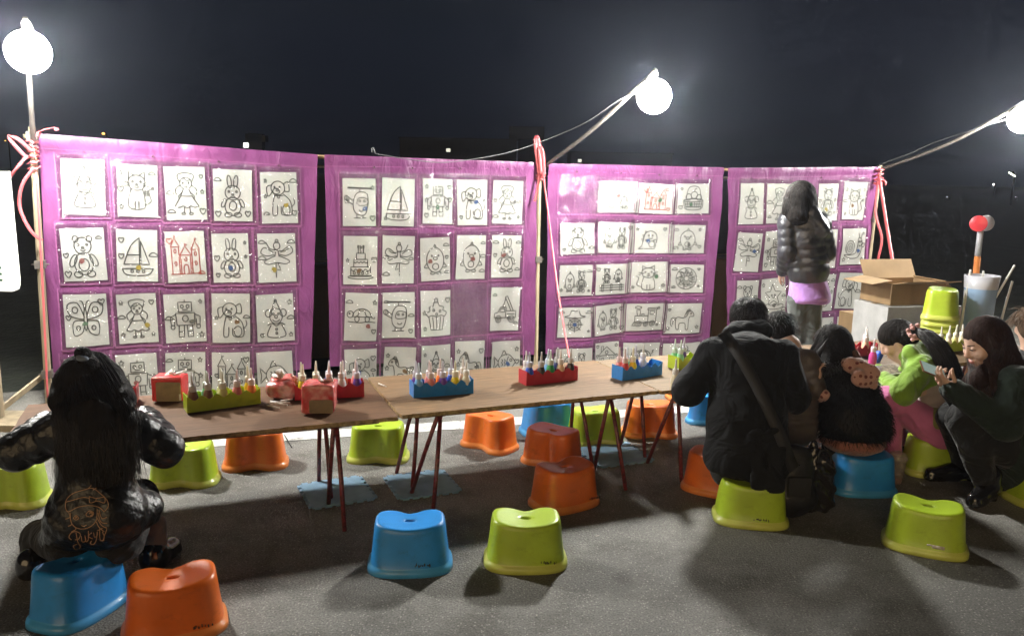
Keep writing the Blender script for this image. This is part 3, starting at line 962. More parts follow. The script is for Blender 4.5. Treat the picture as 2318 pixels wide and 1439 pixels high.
def d_flower(): return [el(0, .3, .18)] + [el(.36 * math.cos(R(a)), .3 + .36 * math.sin(R(a)), .22, .17, rot=a) for a in range(0, 360, 60)] + [cv((0, -.08), (.06, -.5), (0, -.92)), cv((.03, -.5), (.35, -.25), (.6, -.35), (.35, -.6), (.03, -.5)), cv((.03, -.65), (-.3, -.45), (-.6, -.55), (-.3, -.78), (.03, -.65)), el(0, .3, .08)]
def d_butterfly(): return [el(0, 0, .08, .5), cv((.05, .1), (.35, .75), (.85, .7), (.75, .2), (.06, 0)), cv((-.05, .1), (-.35, .75), (-.85, .7), (-.75, .2), (-.06, 0)), cv((.06, -.05), (.6, -.1), (.6, -.7), (.2, -.6), (.05, -.2)), cv((-.06, -.05), (-.6, -.1), (-.6, -.7), (-.2, -.6), (-.05, -.2)), el(.5, .45, .14), el(-.5, .45, .14), el(.38, -.38, .1), el(-.38, -.38, .1), cv((.03, .5), (.1, .8), (.25, .88)), cv((-.03, .5), (-.1, .8), (-.25, .88))]
def d_cake(): return [ln((-.62, -.8), (.62, -.8), (.62, -.3), (-.62, -.3), (-.62, -.8)), ln((-.44, -.3), (-.44, .1), (.44, .1), (.44, -.3)), ln((-.28, .1), (-.28, .42), (.28, .42), (.28, .1)), cv(*[(-.62 + .155 * k, -.42 - .1 * (k % 2)) for k in range(9)]), cv(*[(-.44 + .11 * k, -.02 - .08 * (k % 2)) for k in range(9)]), el(0, -.84, .8, .1)] + [ln((x, .42), (x, .68)) for x in (-.16, 0, .16)] + [el(x, .76, .04, .08, n=10) for x in (-.16, 0, .16)] + [el(x, -.62, .07, n=10) for x in (-.4, -.13, .13, .4)]
def d_cupcake(): return [ln((-.55, -.1), (-.4, -.85), (.4, -.85), (.55, -.1)), ln((-.28, -.12), (-.2, -.85)), ln((0, -.12), (0, -.85)), ln((.28, -.12), (.2, -.85)), cv((-.6, -.1), (-.72, .12), (-.45, .25), (-.52, .42), (-.2, .5), (-.1, .68), (.2, .66), (.25, .48), (.52, .42), (.46, .22), (.7, .1), (.6, -.1), (.3, -.04), (0, -.12), (-.3, -.04), closed=True), el(.04, .8, .12), el(-.25, .2, .07, n=10), el(.2, .25, .07, n=10), el(0, .02, .07, n=10)]
def d_boat(): return [cv((-.8, -.55), (-.55, -.85), (.5, -.85), (.82, -.55)), ln((-.8, -.55), (.82, -.55)), ln((.1, -.55), (.1, .9)), cv((.1, .9), (-.35, .5), (-.72, -.35)), ln((-.72, -.35), (.1, -.35)), ln((.17, .75), (.62, -.35), (.17, -.35), (.17, .75)), ln((-.52, .1), (.1, .1)), el(-.3, -.68, .07, n=10), el(0, -.68, .07, n=10), el(.3, -.68, .07, n=10)]
def d_train(): return [ln((.2, -.45), (.2, .6), (.85, .6), (.85, -.45), (-.75, -.45), (-.75, .1), (.2, .1)), ln((.12, .6), (.93, .6), (.88, .74), (.18, .74), (.12, .6)), ln((.35, .2), (.7, .2), (.7, .48), (.35, .48), (.35, .2)), ln((-.58, .1), (-.64, .55), (-.36, .55), (-.42, .1)), el(-.2, .16, .12, .1, 0, 180), el(-.5, -.55, .22), el(-.5, -.55, .09), el(.05, -.58, .18), el(.05, -.58, .07), el(.58, -.55, .22), el(.58, -.55, .09), ln((-.75, -.35), (-.95, -.7), (-.72, -.7)), cv((-.5, .62), (-.3, .8), (-.6, .88), (-.75, .75), (-.5, .66))]
def d_truck(): return [ln((-.8, -.5), (-.8, -.1), (-.05, -.1), (-.05, -.5)), ln((-.05, .1), (.35, .1), (.55, -.2), (.8, -.25), (.8, -.5), (-.8, -.5)), ln((-.05, .1), (-.05, -.5)), ln((.05, .02), (.3, .02), (.42, -.18), (.05, -.18), (.05, .02)), el(-.5, -.58, .2), el(-.5, -.58, .08), el(.48, -.58, .2), el(.48, -.58, .08), ln((-.6, -.1), (-.1, .75), (.05, .68), (-.42, -.1)), ln((0, .7), (.1, .3)), cv((.1, .3), (.2, .2), (.1, .1), (0, .18)), ln((-.7, -.28), (-.15, -.28))]
def d_heli(): return [cv((-.55, 0), (-.45, .5), (.1, .55), (.4, .2), (.4, -.35), (.1, -.62), (-.35, -.6), (-.55, 0)), ln((-.8, .78), (.8, .82)), ln((-.8, .74), (.8, .77)), ln((0, .55), (0, .78)), cv((-.5, .2), (-.2, .28), (.1, .22), (.15, -.1), (-.45, -.1), (-.5, .2)), ln((.4, .1), (.85, .35), (.85, .1), (.42, -.1)), el(.85, .25, .14), ln((-.4, -.8), (.4, -.8)), ln((-.2, -.62), (-.2, -.8)), ln((.2, -.6), (.2, -.8)), el(-.1, -.35, .14, .1, 180, 360), el(-.3, .1, .06, n=8), el(0, .1, .06, n=8)]
def d_castle():
    out = []
    for (x, w, h) in ((-.55, .2, .5), (0, .26, .1), (.55, .2, .35)):
        out += [ln((x - w, -.8), (x - w, h), (x + w, h), (x + w, -.8)), ln((x - w * 1.2, h), (x, h + .42), (x + w * 1.2, h), (x - w * 1.2, h)), ln((x, h + .42), (x, h + .55), (x + .12, h + .5), (x, h + .46)), el(x, h - .2, .06, .1, n=10)]
    out += [ln((-.85, -.8), (.85, -.8)), el(0, -.55, .13, .2, 0, 180), ln((-.13, -.55), (-.13, -.8)), ln((.13, -.55), (.13, -.8)), ln((-.35, -.3), (-.26, -.3)), ln((.26, -.3), (.35, -.3)), el(-.55, -.3, .06, .1, n=10), el(.55, -.3, .06, .1, n=10)]
    return out
def d_castle_wide(): return [[(x * 1.0, y * .95) for x, y in p] for p in d_castle()] + [cv((-.9, .55), (-.8, .75), (-.62, .7), (-.66, .55), closed=True), cv((.7, .7), (.8, .88), (.95, .8), (.9, .68), closed=True)]
def d_robot(): return [ln((-.35, .35), (.35, .35), (.35, .8), (-.35, .8), (-.35, .35)), el(-.15, .6, .08, n=10), el(.15, .6, .08, n=10), ln((-.15, .45), (.15, .45)), ln((0, .8), (0, .92)), ln((-.45, -.3), (.45, -.3), (.5, .28), (-.5, .28), (-.45, -.3)), el(0, .02, .15), ln((-.5, .22), (-.78, .1), (-.75, -.3), (-.58, -.3), (-.56, 0)), ln((.5, .22), (.78, .1), (.75, -.3), (.58, -.3), (.56, 0)), ln((-.35, -.3), (-.38, -.85), (-.1, -.85), (-.08, -.3)), ln((.35, -.3), (.38, -.85), (.1, -.85), (.08, -.3)), el(-.67, -.38, .1), el(.67, -.38, .1), ln((-.38, -.6), (-.1, -.6)), ln((.38, -.6), (.1, -.6))]
def d_doll(): return [el(0, .48, .3, .28), cv((-.3, .5), (-.42, .85), (0, .95), (.42, .85), (.3, .5)), cv((-.3, .6), (-.1, .72), (.05, .6), (.3, .66)), cv((-.3, .4), (-.55, .2), (-.5, -.05)), cv((.3, .4), (.55, .2), (.5, -.05)), cv((-.16, .2), (-.3, -.1), (-.62, -.55)), cv((.16, .2), (.3, -.1), (.62, -.55)), cv((-.62, -.55), (-.4, -.62), (-.2, -.55), (0, -.64), (.2, -.55), (.4, -.62), (.62, -.55)), ln((-.14, -.6), (-.16, -.88)), ln((.14, -.6), (.16, -.88)), el(-.2, -.9, .1, .05), el(.2, -.9, .1, .05), cv((-.18, .1), (-.42, -.1), (-.36, -.25)), cv((.18, .1), (.42, -.1), (.36, -.25)), ln((-.26, -.1), (.26, -.1))] + face(0, .5, .5)
def d_fish(): return [cv((-.75, 0), (-.3, .45), (.3, .38), (.55, 0), (.3, -.38), (-.3, -.45), (-.75, 0)), ln((.52, .05), (.9, .4), (.82, 0), (.9, -.4), (.52, -.05)), el(-.42, .12, .08, n=10), cv((-.25, .35), (-.12, 0), (-.25, -.35)), cv((-.1, .42), (.1, .72), (.3, .4)), el(.1, .1, .1, .08, 90, 270), el(.3, .1, .1, .08, 90, 270), el(.1, -.12, .1, .08, 90, 270), el(.3, -.12, .1, .08, 90, 270)]
def d_snail(): return [el(-.35, -.05, .42), el(-.35, -.05, .27), el(-.33, -.08, .12), cv((-.85, -.5), (-.2, -.5), (.25, -.4), (.35, .1), (.3, .5)), cv((-.85, -.5), (-.4, -.7), (.4, -.7), (.7, -.3), (.72, .3), (.5, .55), (.3, .5)), ln((.42, .55), (.38, .82)), ln((.6, .5), (.7, .78)), el(.45, .3, .05, n=8), el(.62, .3, .05, n=8), el(.55, .12, .1, .08, 180, 360)]
def d_dino(): return [cv((-.3, -.7), (-.45, -.1), (-.4, .35), (0, .6), (.4, .4), (.5, -.1), (.62, -.55), (.85, -.75), (.3, -.75), (-.3, -.75)), el(-.12, .25, .05, n=8), el(.14, .25, .05, n=8), cv((-.15, .08), (0, 0), (.15, .08)), ln((.3, .5), (.42, .62), (.44, .42)), ln((.44, .3), (.6, .32), (.5, .12)), ln((.5, .02), (.66, -.02), (.54, -.18)), el(-.1, -.4, .2, .24), el(-.3, -.12, .1, .06), el(.25, -.12, .1, .06)]
def d_pair(): return [[(x * .52 - .42, y * .85) for x, y in p] for p in d_chick()] + [[(x * .52 + .42, y * .85) for x, y in p] for p in d_bear()]
def d_fence(): return [[(x * .42 - .42, y * .6 + .28) for x, y in p] for p in d_bear()] + [[(x * .42 + .42, y * .6 + .28) for x, y in p] for p in d_chick()] + [ln((-.9, -.45), (.9, -.45)), ln((-.9, -.62), (.9, -.62)), ln((-.9, -.8), (.9, -.8))] + [ln((x, -.35), (x, -.88), (x + .12, -.88), (x + .12, -.35), (x, -.35)) for x in (-.75, -.1, .6)]
def d_mandala(): return [el(0, 0, .85), el(0, 0, .5), el(0, 0, .2)] + [el(.52 * math.cos(R(a)), .52 * math.sin(R(a)), .18, .12, rot=a) for a in range(0, 360, 45)] + [cv((.2 * math.cos(R(a)), .2 * math.sin(R(a))), (.45 * math.cos(R(a + 18)), .45 * math.sin(R(a + 18))), (.8 * math.cos(R(a)), .8 * math.sin(R(a)))) for a in range(0, 360, 40)]
def d_basket(): return [cv((-.8, -.1), (-.6, -.75), (.6, -.75), (.8, -.1)), el(0, -.1, .8, .12), el(-.4, .15, .24), el(.05, .3, .26), el(.45, .12, .22), cv((.05, .56), (.1, .75), (.25, .8)), cv((-.62, -.1), (-.4, .85), (.4, .85), (.62, -.1))] + [ln((-.7 + .2 * k, -.2), (-.55 + .16 * k, -.72)) for k in range(8)] + [ln((-.72, -.38), (.72, -.38)), ln((-.65, -.56), (.65, -.56))]
def d_wheel(): return [el(0, -.2, .45), el(0, -.2, .3), el(0, -.2, .1)] + [ln((.1 * math.cos(R(a)), -.2 + .1 * math.sin(R(a))), (.6 * math.cos(R(a)), -.2 + .6 * math.sin(R(a)))) for a in range(0, 360, 45)] + [cv((-.75, .4), (-.4, .5), (-.25, .85), (0, .78), (.25, .85), (.4, .5), (.75, .4), (.3, .3), (-.3, .3), closed=True)]
def d_horse(): return [cv((-.75, .3), (-.6, .55), (-.35, .6), (-.25, .3), (0, .12), (.4, .15), (.5, -.1), (.45, -.7), (.28, -.7), (.25, -.3), (-.1, -.3), (-.15, -.7), (-.32, -.7), (-.35, -.1), (-.45, .2), (-.65, .2), closed=True), cv((-.5, .62), (-.3, .75), (-.15, .5), (-.05, .2)), cv((-.42, .58), (-.25, .6), (-.2, .35)), cv((.48, .1), (.75, .1), (.85, -.3), (.7, -.55)), cv((.48, .0), (.65, -.1), (.68, -.4)), el(-.52, .42, .05, n=8), ln((-.42, .6), (-.4, .78), (-.3, .6))]
def d_house(): return [ln((-.6, -.8), (-.6, .1), (.6, .1), (.6, -.8), (-.6, -.8)), ln((-.75, .1), (0, .75), (.75, .1), (-.75, .1)), ln((-.14, -.8), (-.14, -.3), (.14, -.3), (.14, -.8)), ln((-.45, -.3), (-.25, -.3), (-.25, -.08), (-.45, -.08), (-.45, -.3)), ln((.25, -.3), (.45, -.3), (.45, -.08), (.25, -.08), (.25, -.3)), ln((.3, .5), (.3, .8), (.48, .8), (.48, .33)), el(0, .32, .12), el(.09, -.55, .03, n=6), cv((-.9, -.8), (-.8, -.55), (-.68, -.8)), cv((.65, -.8), (.78, -.5), (.92, -.8))]
def d_pigluck():
    s = .30
    body = [el(.05, -.1, .72, .62), el(-.62, .2, .2, .22), el(-.62, .2, .09, .11), cv((.75, .2), (.9, .35), (.8, .45), (.95, .5)), el(-.35, -.72, .12, .14), el(.4, -.72, .12, .14), el(.08, .05, .42, .40), ln((-.75, .45), (-.6, .62), (-.5, .4))]
    fu = [ln((-.78, .92), (-.62, .78)), ln((-.95, .62), (-.5, .62), (-.88, .05)), ln((-.7, .38), (-.7, -.95)), ln((-.62, .2), (-.42, -.02)),
          ln((-.25, .82), (.95, .82)), ln((-.1, .55), (.8, .55), (.8, .2), (-.1, .2), (-.1, .55)), ln((-.22, -.05), (.92, -.05), (.92, -.9), (-.22, -.9), (-.22, -.05)), ln((.35, -.05), (.35, -.9)), ln((-.22, -.48), (.92, -.48))]
    return body + [[(x * s * .95 + .08, y * s + .06) for x, y in p] for p in fu]
def d_turtle(): return [el(0, 0, .6, .45, 0, 180), ln((-.6, 0), (.6, 0)), el(.75, .12, .2, .18), el(.8, .16, .04, n=8), el(-.35, -.12, .14, .16), el(.32, -.12, .14, .16), ln((-.3, 0), (-.15, .35), (.15, .35), (.3, 0)), ln((-.15, .35), (-.22, .42)), ln((.15, .35), (.22, .42)), cv((-.6, 0), (-.8, -.08), (-.85, .02)), cv((-.9, -.3), (-.4, -.26), (.2, -.32), (.9, -.28))]
def d_clown(): return [el(0, .15, .36, .38), el(-.42, .3, .18), el(.42, .3, .18), ln((-.24, .45), (0, .95), (.24, .45)), el(0, .9, .07), el(0, .12, .08), el(0, .02, .2, .14, 190, 350), cv((-.5, -.3), (-.25, -.2), (0, -.34), (.25, -.2), (.5, -.3)), cv((-.3, -.28), (-.5, -.85), (.5, -.85), (.3, -.28)), el(0, -.5, .06, n=8), el(0, -.7, .06, n=8), el(-.14, .26, .05, n=8), el(.14, .26, .05, n=8)]
def d_star(): return [[(.55 * (1 if k % 2 == 0 else .45) * math.sin(R(36 * k)) * 1.3, .1 + .55 * (1 if k % 2 == 0 else .45) * math.cos(R(36 * k)) * 1.3) for k in range(11)], el(-.12, .12, .05, n=8), el(.12, .12, .05, n=8), el(0, .04, .1, .08, 190, 350), cv((-.8, -.6), (-.6, -.45), (-.35, -.52), (-.1, -.42), (.2, -.52), (.5, -.42), (.75, -.6), (.4, -.75), (-.4, -.75), closed=True)]
def d_dancer(): return [el(0, .62, .18), el(0, .85, .08), ln((-.06, .45), (-.12, .1)), ln((.06, .45), (.12, .1)), cv((-.1, .15), (-.7, -.1), (-.5, -.25), (0, -.18), (.5, -.25), (.7, -.1), (.1, .15)), cv((-.06, .42), (-.4, .5), (-.6, .8)), cv((.06, .42), (.4, .35), (.68, .5)), ln((-.06, -.2), (-.08, -.88)), ln((.06, -.2), (.2, -.55), (-.02, -.5)), cv((-.2, .3), (-.7, .55), (-.9, .3), (-.55, .15), (-.15, .2)), cv((.2, .3), (.7, .6), (.9, .35), (.55, .15), (.15, .2))]

def deco(rr, wide):
    """small stars, clouds, hearts and dots that fill the corners of a colouring page"""
    out = []
    spots = [(-.82, .80), (.82, .80), (-.82, -.80), (.82, -.78), (-.84, .05), (.84, .1)]
    if wide: spots = [(-1.0, .75), (1.0, .72), (-1.02, -.6), (1.0, -.7)]
    for (x, y) in spots:
        if rr.random() < .45: continue
        k = rr.randrange(3); s = rr.uniform(.10, .16)
        if k == 0: out.append([(x + s * (1 if q % 2 == 0 else .45) * math.sin(R(36 * q)), y + s * (1 if q % 2 == 0 else .45) * math.cos(R(36 * q))) for q in range(11)])
        elif k == 1: out.append([tuple(q) for q in catmull([(x - 1.4 * s, y - .4 * s), (x - .9 * s, y + .4 * s), (x, y + .7 * s), (x + .9 * s, y + .3 * s), (x + 1.4 * s, y - .4 * s)], 4, True)])
        elif k == 2: out.append([tuple(q) for q in catmull([(x, y - s), (x + s, y + .2 * s), (x + .5 * s, y + .8 * s), (x, y + .35 * s), (x - .5 * s, y + .8 * s), (x - s, y + .2 * s)], 4, True)])
        else: out += [el(x, y, .4 * s, n=8)] + [el(x + .7 * s * math.cos(R(a)), y + .7 * s * math.sin(R(a)), .35 * s, n=8) for a in range(0, 360, 72)]
    return out
def ribbon_on_sheet(mb, poly, to_w, w):
    pts = [np.array(p) for p in poly]
    if len(pts) < 2: return
    fine = [pts[0]]
    for a, b in zip(pts[:-1], pts[1:]):
        m = max(1, int(np.linalg.norm(b - a) / .018))
        fine += [a + (b - a) * (k + 1) / m for k in range(m)]
    pts = fine
    v, f = [], []
    for i, p in enumerate(pts):
        t = pts[min(i + 1, len(pts) - 1)] - pts[max(i - 1, 0)]
        if np.linalg.norm(t) < 1e-6: t = np.array([1.0, 0])
        t = t / np.linalg.norm(t)
        nn = np.array([-t[1], t[0]])
        v += [to_w(p + nn * w / 2), to_w(p - nn * w / 2)]
    for i in range(len(pts) - 1):
        f.append((2 * i, 2 * i + 1, 2 * i + 3, 2 * i + 2))
    mb.add(v, f)

def conform_grid(cs, cz, w, h, rot, off, nu=5, nv=5, wrinkle=0.0, seed=0):
    c, s_ = math.cos(rot), math.sin(rot)
    v = []
    for j in range(nv + 1):
        for i in range(nu + 1):
            x, y = (i / nu - .5) * w, (j / nv - .5) * h
            s, z = cs + x * c - y * s_, cz + x * s_ + y * c
            o = off
            if wrinkle:
                e = min(1, 4 * min(i / nu, 1 - i / nu), 4 * min(j / nv, 1 - j / nv) + .25)
                o += wrinkle * (math.sin(37 * s + seed) * math.sin(23 * z + seed * 2.3) + .6 * math.sin(71 * s - 53 * z + seed)) * (.35 + .65 * e)
            v.append(SP(s, z, o))
    f = [(j * (nu + 1) + i, j * (nu + 1) + i + 1, (j + 1) * (nu + 1) + i + 1, (j + 1) * (nu + 1) + i) for j in range(nv) for i in range(nu)]
    return v, f

ORD = ['first', 'second', 'third', 'fourth', 'fifth']
BN = ['leftmost', 'second', 'third', 'rightmost']
def banner(idx, edge_l, edge_r, rows, holes, art, label):
    """edge_l / edge_r: (px,py) down each side; rows: boxes in photo pixels (x0,y0,x1,y1)"""
    L_ = [banner_sz(*p) for p in edge_l]; R_ = [banner_sz(*p) for p in edge_r]
    def side(E, t, zt, zb):
        z = zt + (zb - zt) * t
        zs = [e[1] for e in E][::-1]; ss = [e[0] for e in E][::-1]
        return float(np.interp(z, zs, ss)), z
    root = empty('pocket_banner', BP(L_[0][0], 0))
    tag(root, label, 'banner', 'purple vinyl pocket banners')
    nu, nv = 56, 56
    v, f = [], []
    for j in range(nv + 1):
        t = j / nv
        for i in range(nu + 1):
            a = i / nu
            s1, z1 = side(L_, t, L_[0][1], .10)
            s2, z2 = side(R_, t, R_[0][1], .10)
            s, z = s1 + (s2 - s1) * a, z1 + (z2 - z1) * a
            hem = .010 * math.exp(-((t - .018) / .02) ** 2)
            top_pl = .004 * math.sin(s * 60 + math.sin(s * 17) * 2) * math.exp(-t * 12)
            v.append(SP(s, z, hem + top_pl))
    f = [(j * (nu + 1) + i, (j + 1) * (nu + 1) + i, (j + 1) * (nu + 1) + i + 1, j * (nu + 1) + i + 1) for j in range(nv) for i in range(nu)]
    sheet = mesh_of('vinyl_sheet', v, f, M_VINYL)
    so = world_child('vinyl_sheet', sheet, root)
    # hem stitched across near the top, with nail holes
    mb = MB()
    hz0 = banner_sz(*holes[0]); hz1 = banner_sz(*holes[-1])
    sl = (hz1[1] - hz0[1]) / (hz1[0] - hz0[0])
    v, f = [], []
    n = 60
    for i in range(n + 1):
        s = L_[0][0] + .01 + (R_[0][0] - L_[0][0] - .02) * i / n
        z = hz0[1] + sl * (s - hz0[0]) + .004
        v += [SP(s, z + .0022, .0035), SP(s, z - .0022, .0035)]
    f = [(2 * i, 2 * i + 1, 2 * i + 3, 2 * i + 2) for i in range(n)]
    mb.add(v, f)
    mb.build_world('hem_seam', M_SEAM, so)
    for h in holes:
        s, z = banner_sz(*h)
        p = SP(s, z, .006)
        MB().lathe([(.009, 0), (.008, .002), (.0075, .0005)], 10, p, M=axis3(-B_N)).build_world('nail_hole', M_GROMMET, so)
    cells = []
    for ri, row in enumerate(rows):
        for ci, bx in enumerate(row):
            if bx is None: continue
            x0, y0, x1, y1 = bx[:4]
            cx, cy = (x0 + x1) / 2, (y0 + y1) / 2
            sa, _ = banner_sz(x0, cy); sb, _ = banner_sz(x1, cy)
            _, za = banner_sz(cx, y0); _, zb = banner_sz(cx, y1)
            cells.append((ri, ci, (sa + sb) / 2, (za + zb) / 2, sb - sa, za - zb, len(bx) > 4))
    for (ri, ci, cs, cz, w, h, blank) in cells:
        rr = random.Random(idx * 100 + ri * 10 + ci)
        # clear pocket
        v, f = conform_grid(cs, cz + .012, w + .045, h + .055, 0, .0125, 12, 12, .0032, rr.uniform(0, 20))
        pocket = world_child('clear_pocket', mesh_of('clear_pocket', v, f, M_FILM), root)
        # welded edges of the pocket
        mb = MB()
        for (dx, dy, ww, hh) in ((-w / 2 - .026, .012, .007, h + .06), (w / 2 + .026, .012, .007, h + .06), (0, -h / 2 - .022, w + .05, .012)):
            v, f = conform_grid(cs + dx, cz + dy, ww, hh, 0, .0075, 14 if ww > hh else 1, 14 if hh > ww else 1, .0012, rr.uniform(0, 9))
            mb.add(v, f)
        mb.build_world('pocket_weld', M_SEAM, pocket)
        if blank: continue
        rot = R(rr.gauss(0, 1.5)) + (R(-.6) if idx == 0 and ri == 0 else 0)
        sheet_root = empty('colouring_sheet', SP(cs, cz, .005))
        tag(sheet_root, 'white drawing sheet, %s row, %s from the left, in the %s purple banner' % ('top' if ri == 0 else ORD[ri], ORD[ci], BN[idx]), 'drawing', 'line drawings in the purple banners')
        v, f = conform_grid(cs, cz, w, h, rot, .005, 10, 12, .0004, rr.uniform(0, 9))
        paper = world_child('paper', mesh_of('paper', v, f, M_PAPER), sheet_root)
        fn, ink = art[ri][ci] if isinstance(art[ri][ci], tuple) else (art[ri][ci], M_INK)
        polys = fn() + deco(rr, w > h)
        sx, sy = w * .47, h * .45
        if w < h: sy = min(sy, sx * 1.22)
        else: sx = min(sx, sy * 1.15)
        flip = -1 if (fn not in (d_pigluck,) and rr.random() < .4) else 1
        kx, ky = rr.uniform(-.02, .02) * w, rr.uniform(-.03, .02) * h
        c_, s_ = math.cos(rot), math.sin(rot)
        def to_w(p):
            x, y = p[0], p[1]
            return SP(cs + x * c_ - y * s_, cz + x * s_ + y * c_, .0075)
        mb = MB()
        for poly in polys:
            ribbon_on_sheet(mb, [(x * sx * flip + kx, y * sy + ky) for x, y in poly], to_w, .0064)
        mb.build_world('line_drawing', ink, paper, smooth=False)
        if rr.random() < .7:
            q = (rr.uniform(-.22, .25) * w, rr.uniform(-.25, .05) * h)
            v2 = [to_w((q[0] + .022 * math.cos(a + rr.uniform(-.3, .3)) * rr.uniform(.6, 1.1), q[1] + .022 * math.sin(a) * rr.uniform(.6, 1.1))) - B_N * .0012 for a in np.linspace(0, 2 * math.pi, 8)[:-1]]
            world_child('colour_sample', mesh_of('colour_sample', v2, [tuple(range(7))], rr.choice(STICK), False), paper)
    return root

H1 = 118
banner(0, [(88, 303), (100, 500), (108, 680), (120, 800), (126, 900), (128, 1000)], [(718, 350), (714, 520), (708, 700), (703, 850), (700, 1000)],
       [[(141, 361, 238, 486), (266, 373, 357, 491), (374, 378, 466, 497), (483, 384, 570, 500), (590, 390, 672, 505)],
        [(142, 516, 240, 634), (265, 520, 357, 636), (377, 523, 465, 637), (481, 528, 563, 637), (583, 528, 669, 637)],
        [(148, 664, 245, 780), (267, 664, 356, 775), (373, 664, 465, 774), (480, 662, 565, 773), (580, 664, 664, 770)],
        [(152, 806, 246, 918), (266, 799, 358, 908), (375, 797, 465, 905), (480, 795, 565, 902), (582, 793, 662, 898)]],
       [(191, 344), (347, 355), (495, 366), (630, 375)],
       [[d_clown, d_cat, d_doll, d_rabbit, d_dog], [d_bear, d_boat, (d_castle, M_INK_RED), d_rabbit, d_dancer],
        [d_butterfly, d_doll, d_robot, d_dog, d_clown], [d_flower, d_robot, d_robot, d_castle, d_fish]],
       'leftmost purple vinyl banner with clear pockets beside the tied pole')
banner(1, [(733, 350), (738, 520), (744, 700), (748, 855), (750, 1000)], [(1212, 368), (1211, 520), (1209, 700), (1204, 820), (1202, 1000)],
       [[(774, 404, 848, 511), (862, 404, 935, 511), (955, 405, 1022, 506), (1033, 407, 1101, 509), (1114, 409, 1179, 506)],
        [(777, 534, 852, 643), (863, 533, 935, 640), (950, 537, 1016, 634), (1031, 532, 1097, 631), (1111, 532, 1174, 627)],
        [(780, 662, 852, 770), (863, 660, 935, 762), (949, 656, 1017, 757), (1027, 652, 1095, 752, 0), (1109, 650, 1174, 747)],
        [(780, 789, 852, 894), (868, 783, 936, 886), (949, 778, 1016, 880), (1027, 770, 1093, 872), (1112, 771, 1174, 868)]],
       [(845, 379), (931, 381), (1041, 382), (1146, 383)],
       [[d_heli, d_boat, d_robot, d_dog, d_doll], [d_cake, d_dancer, d_chick, d_chick, d_rabbit],
        [d_turtle, d_heli, d_cupcake, None, d_truck], [d_dog, d_horse, d_clown, d_horse, d_fish]],
       'second purple vinyl banner, with one empty pocket in its third row')
banner(2, [(1237, 370), (1236, 520), (1232, 700), (1229, 820), (1228, 1000)], [(1637, 379), (1622, 560), (1609, 700), (1602, 800), (1598, 1000)],
       [[(1267, 407, 1348, 479, 0), (1352, 411, 1436, 481), (1438, 416, 1520, 483), (1523, 416, 1602, 483)],
        [(1264, 505, 1345, 574), (1351, 503, 1427, 572), (1428, 506, 1513, 572), (1514, 509, 1592, 572)],
        [(1260, 599, 1338, 668), (1346, 597, 1419, 665), (1421, 592, 1504, 660), (1507, 598, 1586, 660)],
        [(1258, 695, 1337, 761), (1341, 689, 1410, 756), (1412, 686, 1498, 747), (1501, 685, 1579, 752)],
        [(1252, 786, 1335, 852), (1341, 774, 1400, 840), (1408, 775, 1489, 838), (1497, 774, 1579, 836)]],
       [(1302, 389), (1402, 392), (1486, 396), (1573, 398)],
       [[None, d_pair, (d_castle_wide, M_INK_RED), d_basket], [d_bear, d_pair, d_dino, d_chick],
        [d_pair, d_fence, d_cat, d_mandala], [d_wheel, d_pair, d_train, d_horse], [d_pair, d_house, d_pigluck, d_flower]],
       'third purple vinyl banner with wide drawings and an empty first pocket')
banner(3, [(1645, 380), (1645, 520), (1644, 700), (1644, 800), (1645, 1000)], [(1985, 378), (1968, 560), (1955, 700), (1948, 800), (1944, 1000)],
       [[(1670, 415, 1722, 507), (1729, 416, 1782, 505), None, (1849, 416, 1894, 499), (1906, 412, 1952, 496)],
        [(1665, 527, 1716, 614), (1724, 523, 1775, 611), None, (1845, 519, 1889, 606), (1901, 517, 1952, 598)],
        [(1664, 634, 1711, 716), (1719, 629, 1770, 711), (1776, 627, 1824, 708), (1836, 620, 1885, 702), (1894, 617, 1944, 698)],
        [(1662, 734, 1708, 816), (1716, 728, 1766, 808), (1774, 722, 1822, 802), (1832, 718, 1882, 800), (1892, 716, 1939, 798)]],
       [(1698, 404), (1856, 402), (1935, 399)],
       [[d_clown, d_doll, None, d_bear, d_cat], [d_dancer, d_robot, None, d_rabbit, d_snail],
        [d_bear, d_star, d_flower, d_cat, d_dog], [d_cat, d_flower, d_bear, d_fish, d_butterfly]],
       'rightmost purple vinyl banner behind the standing woman')
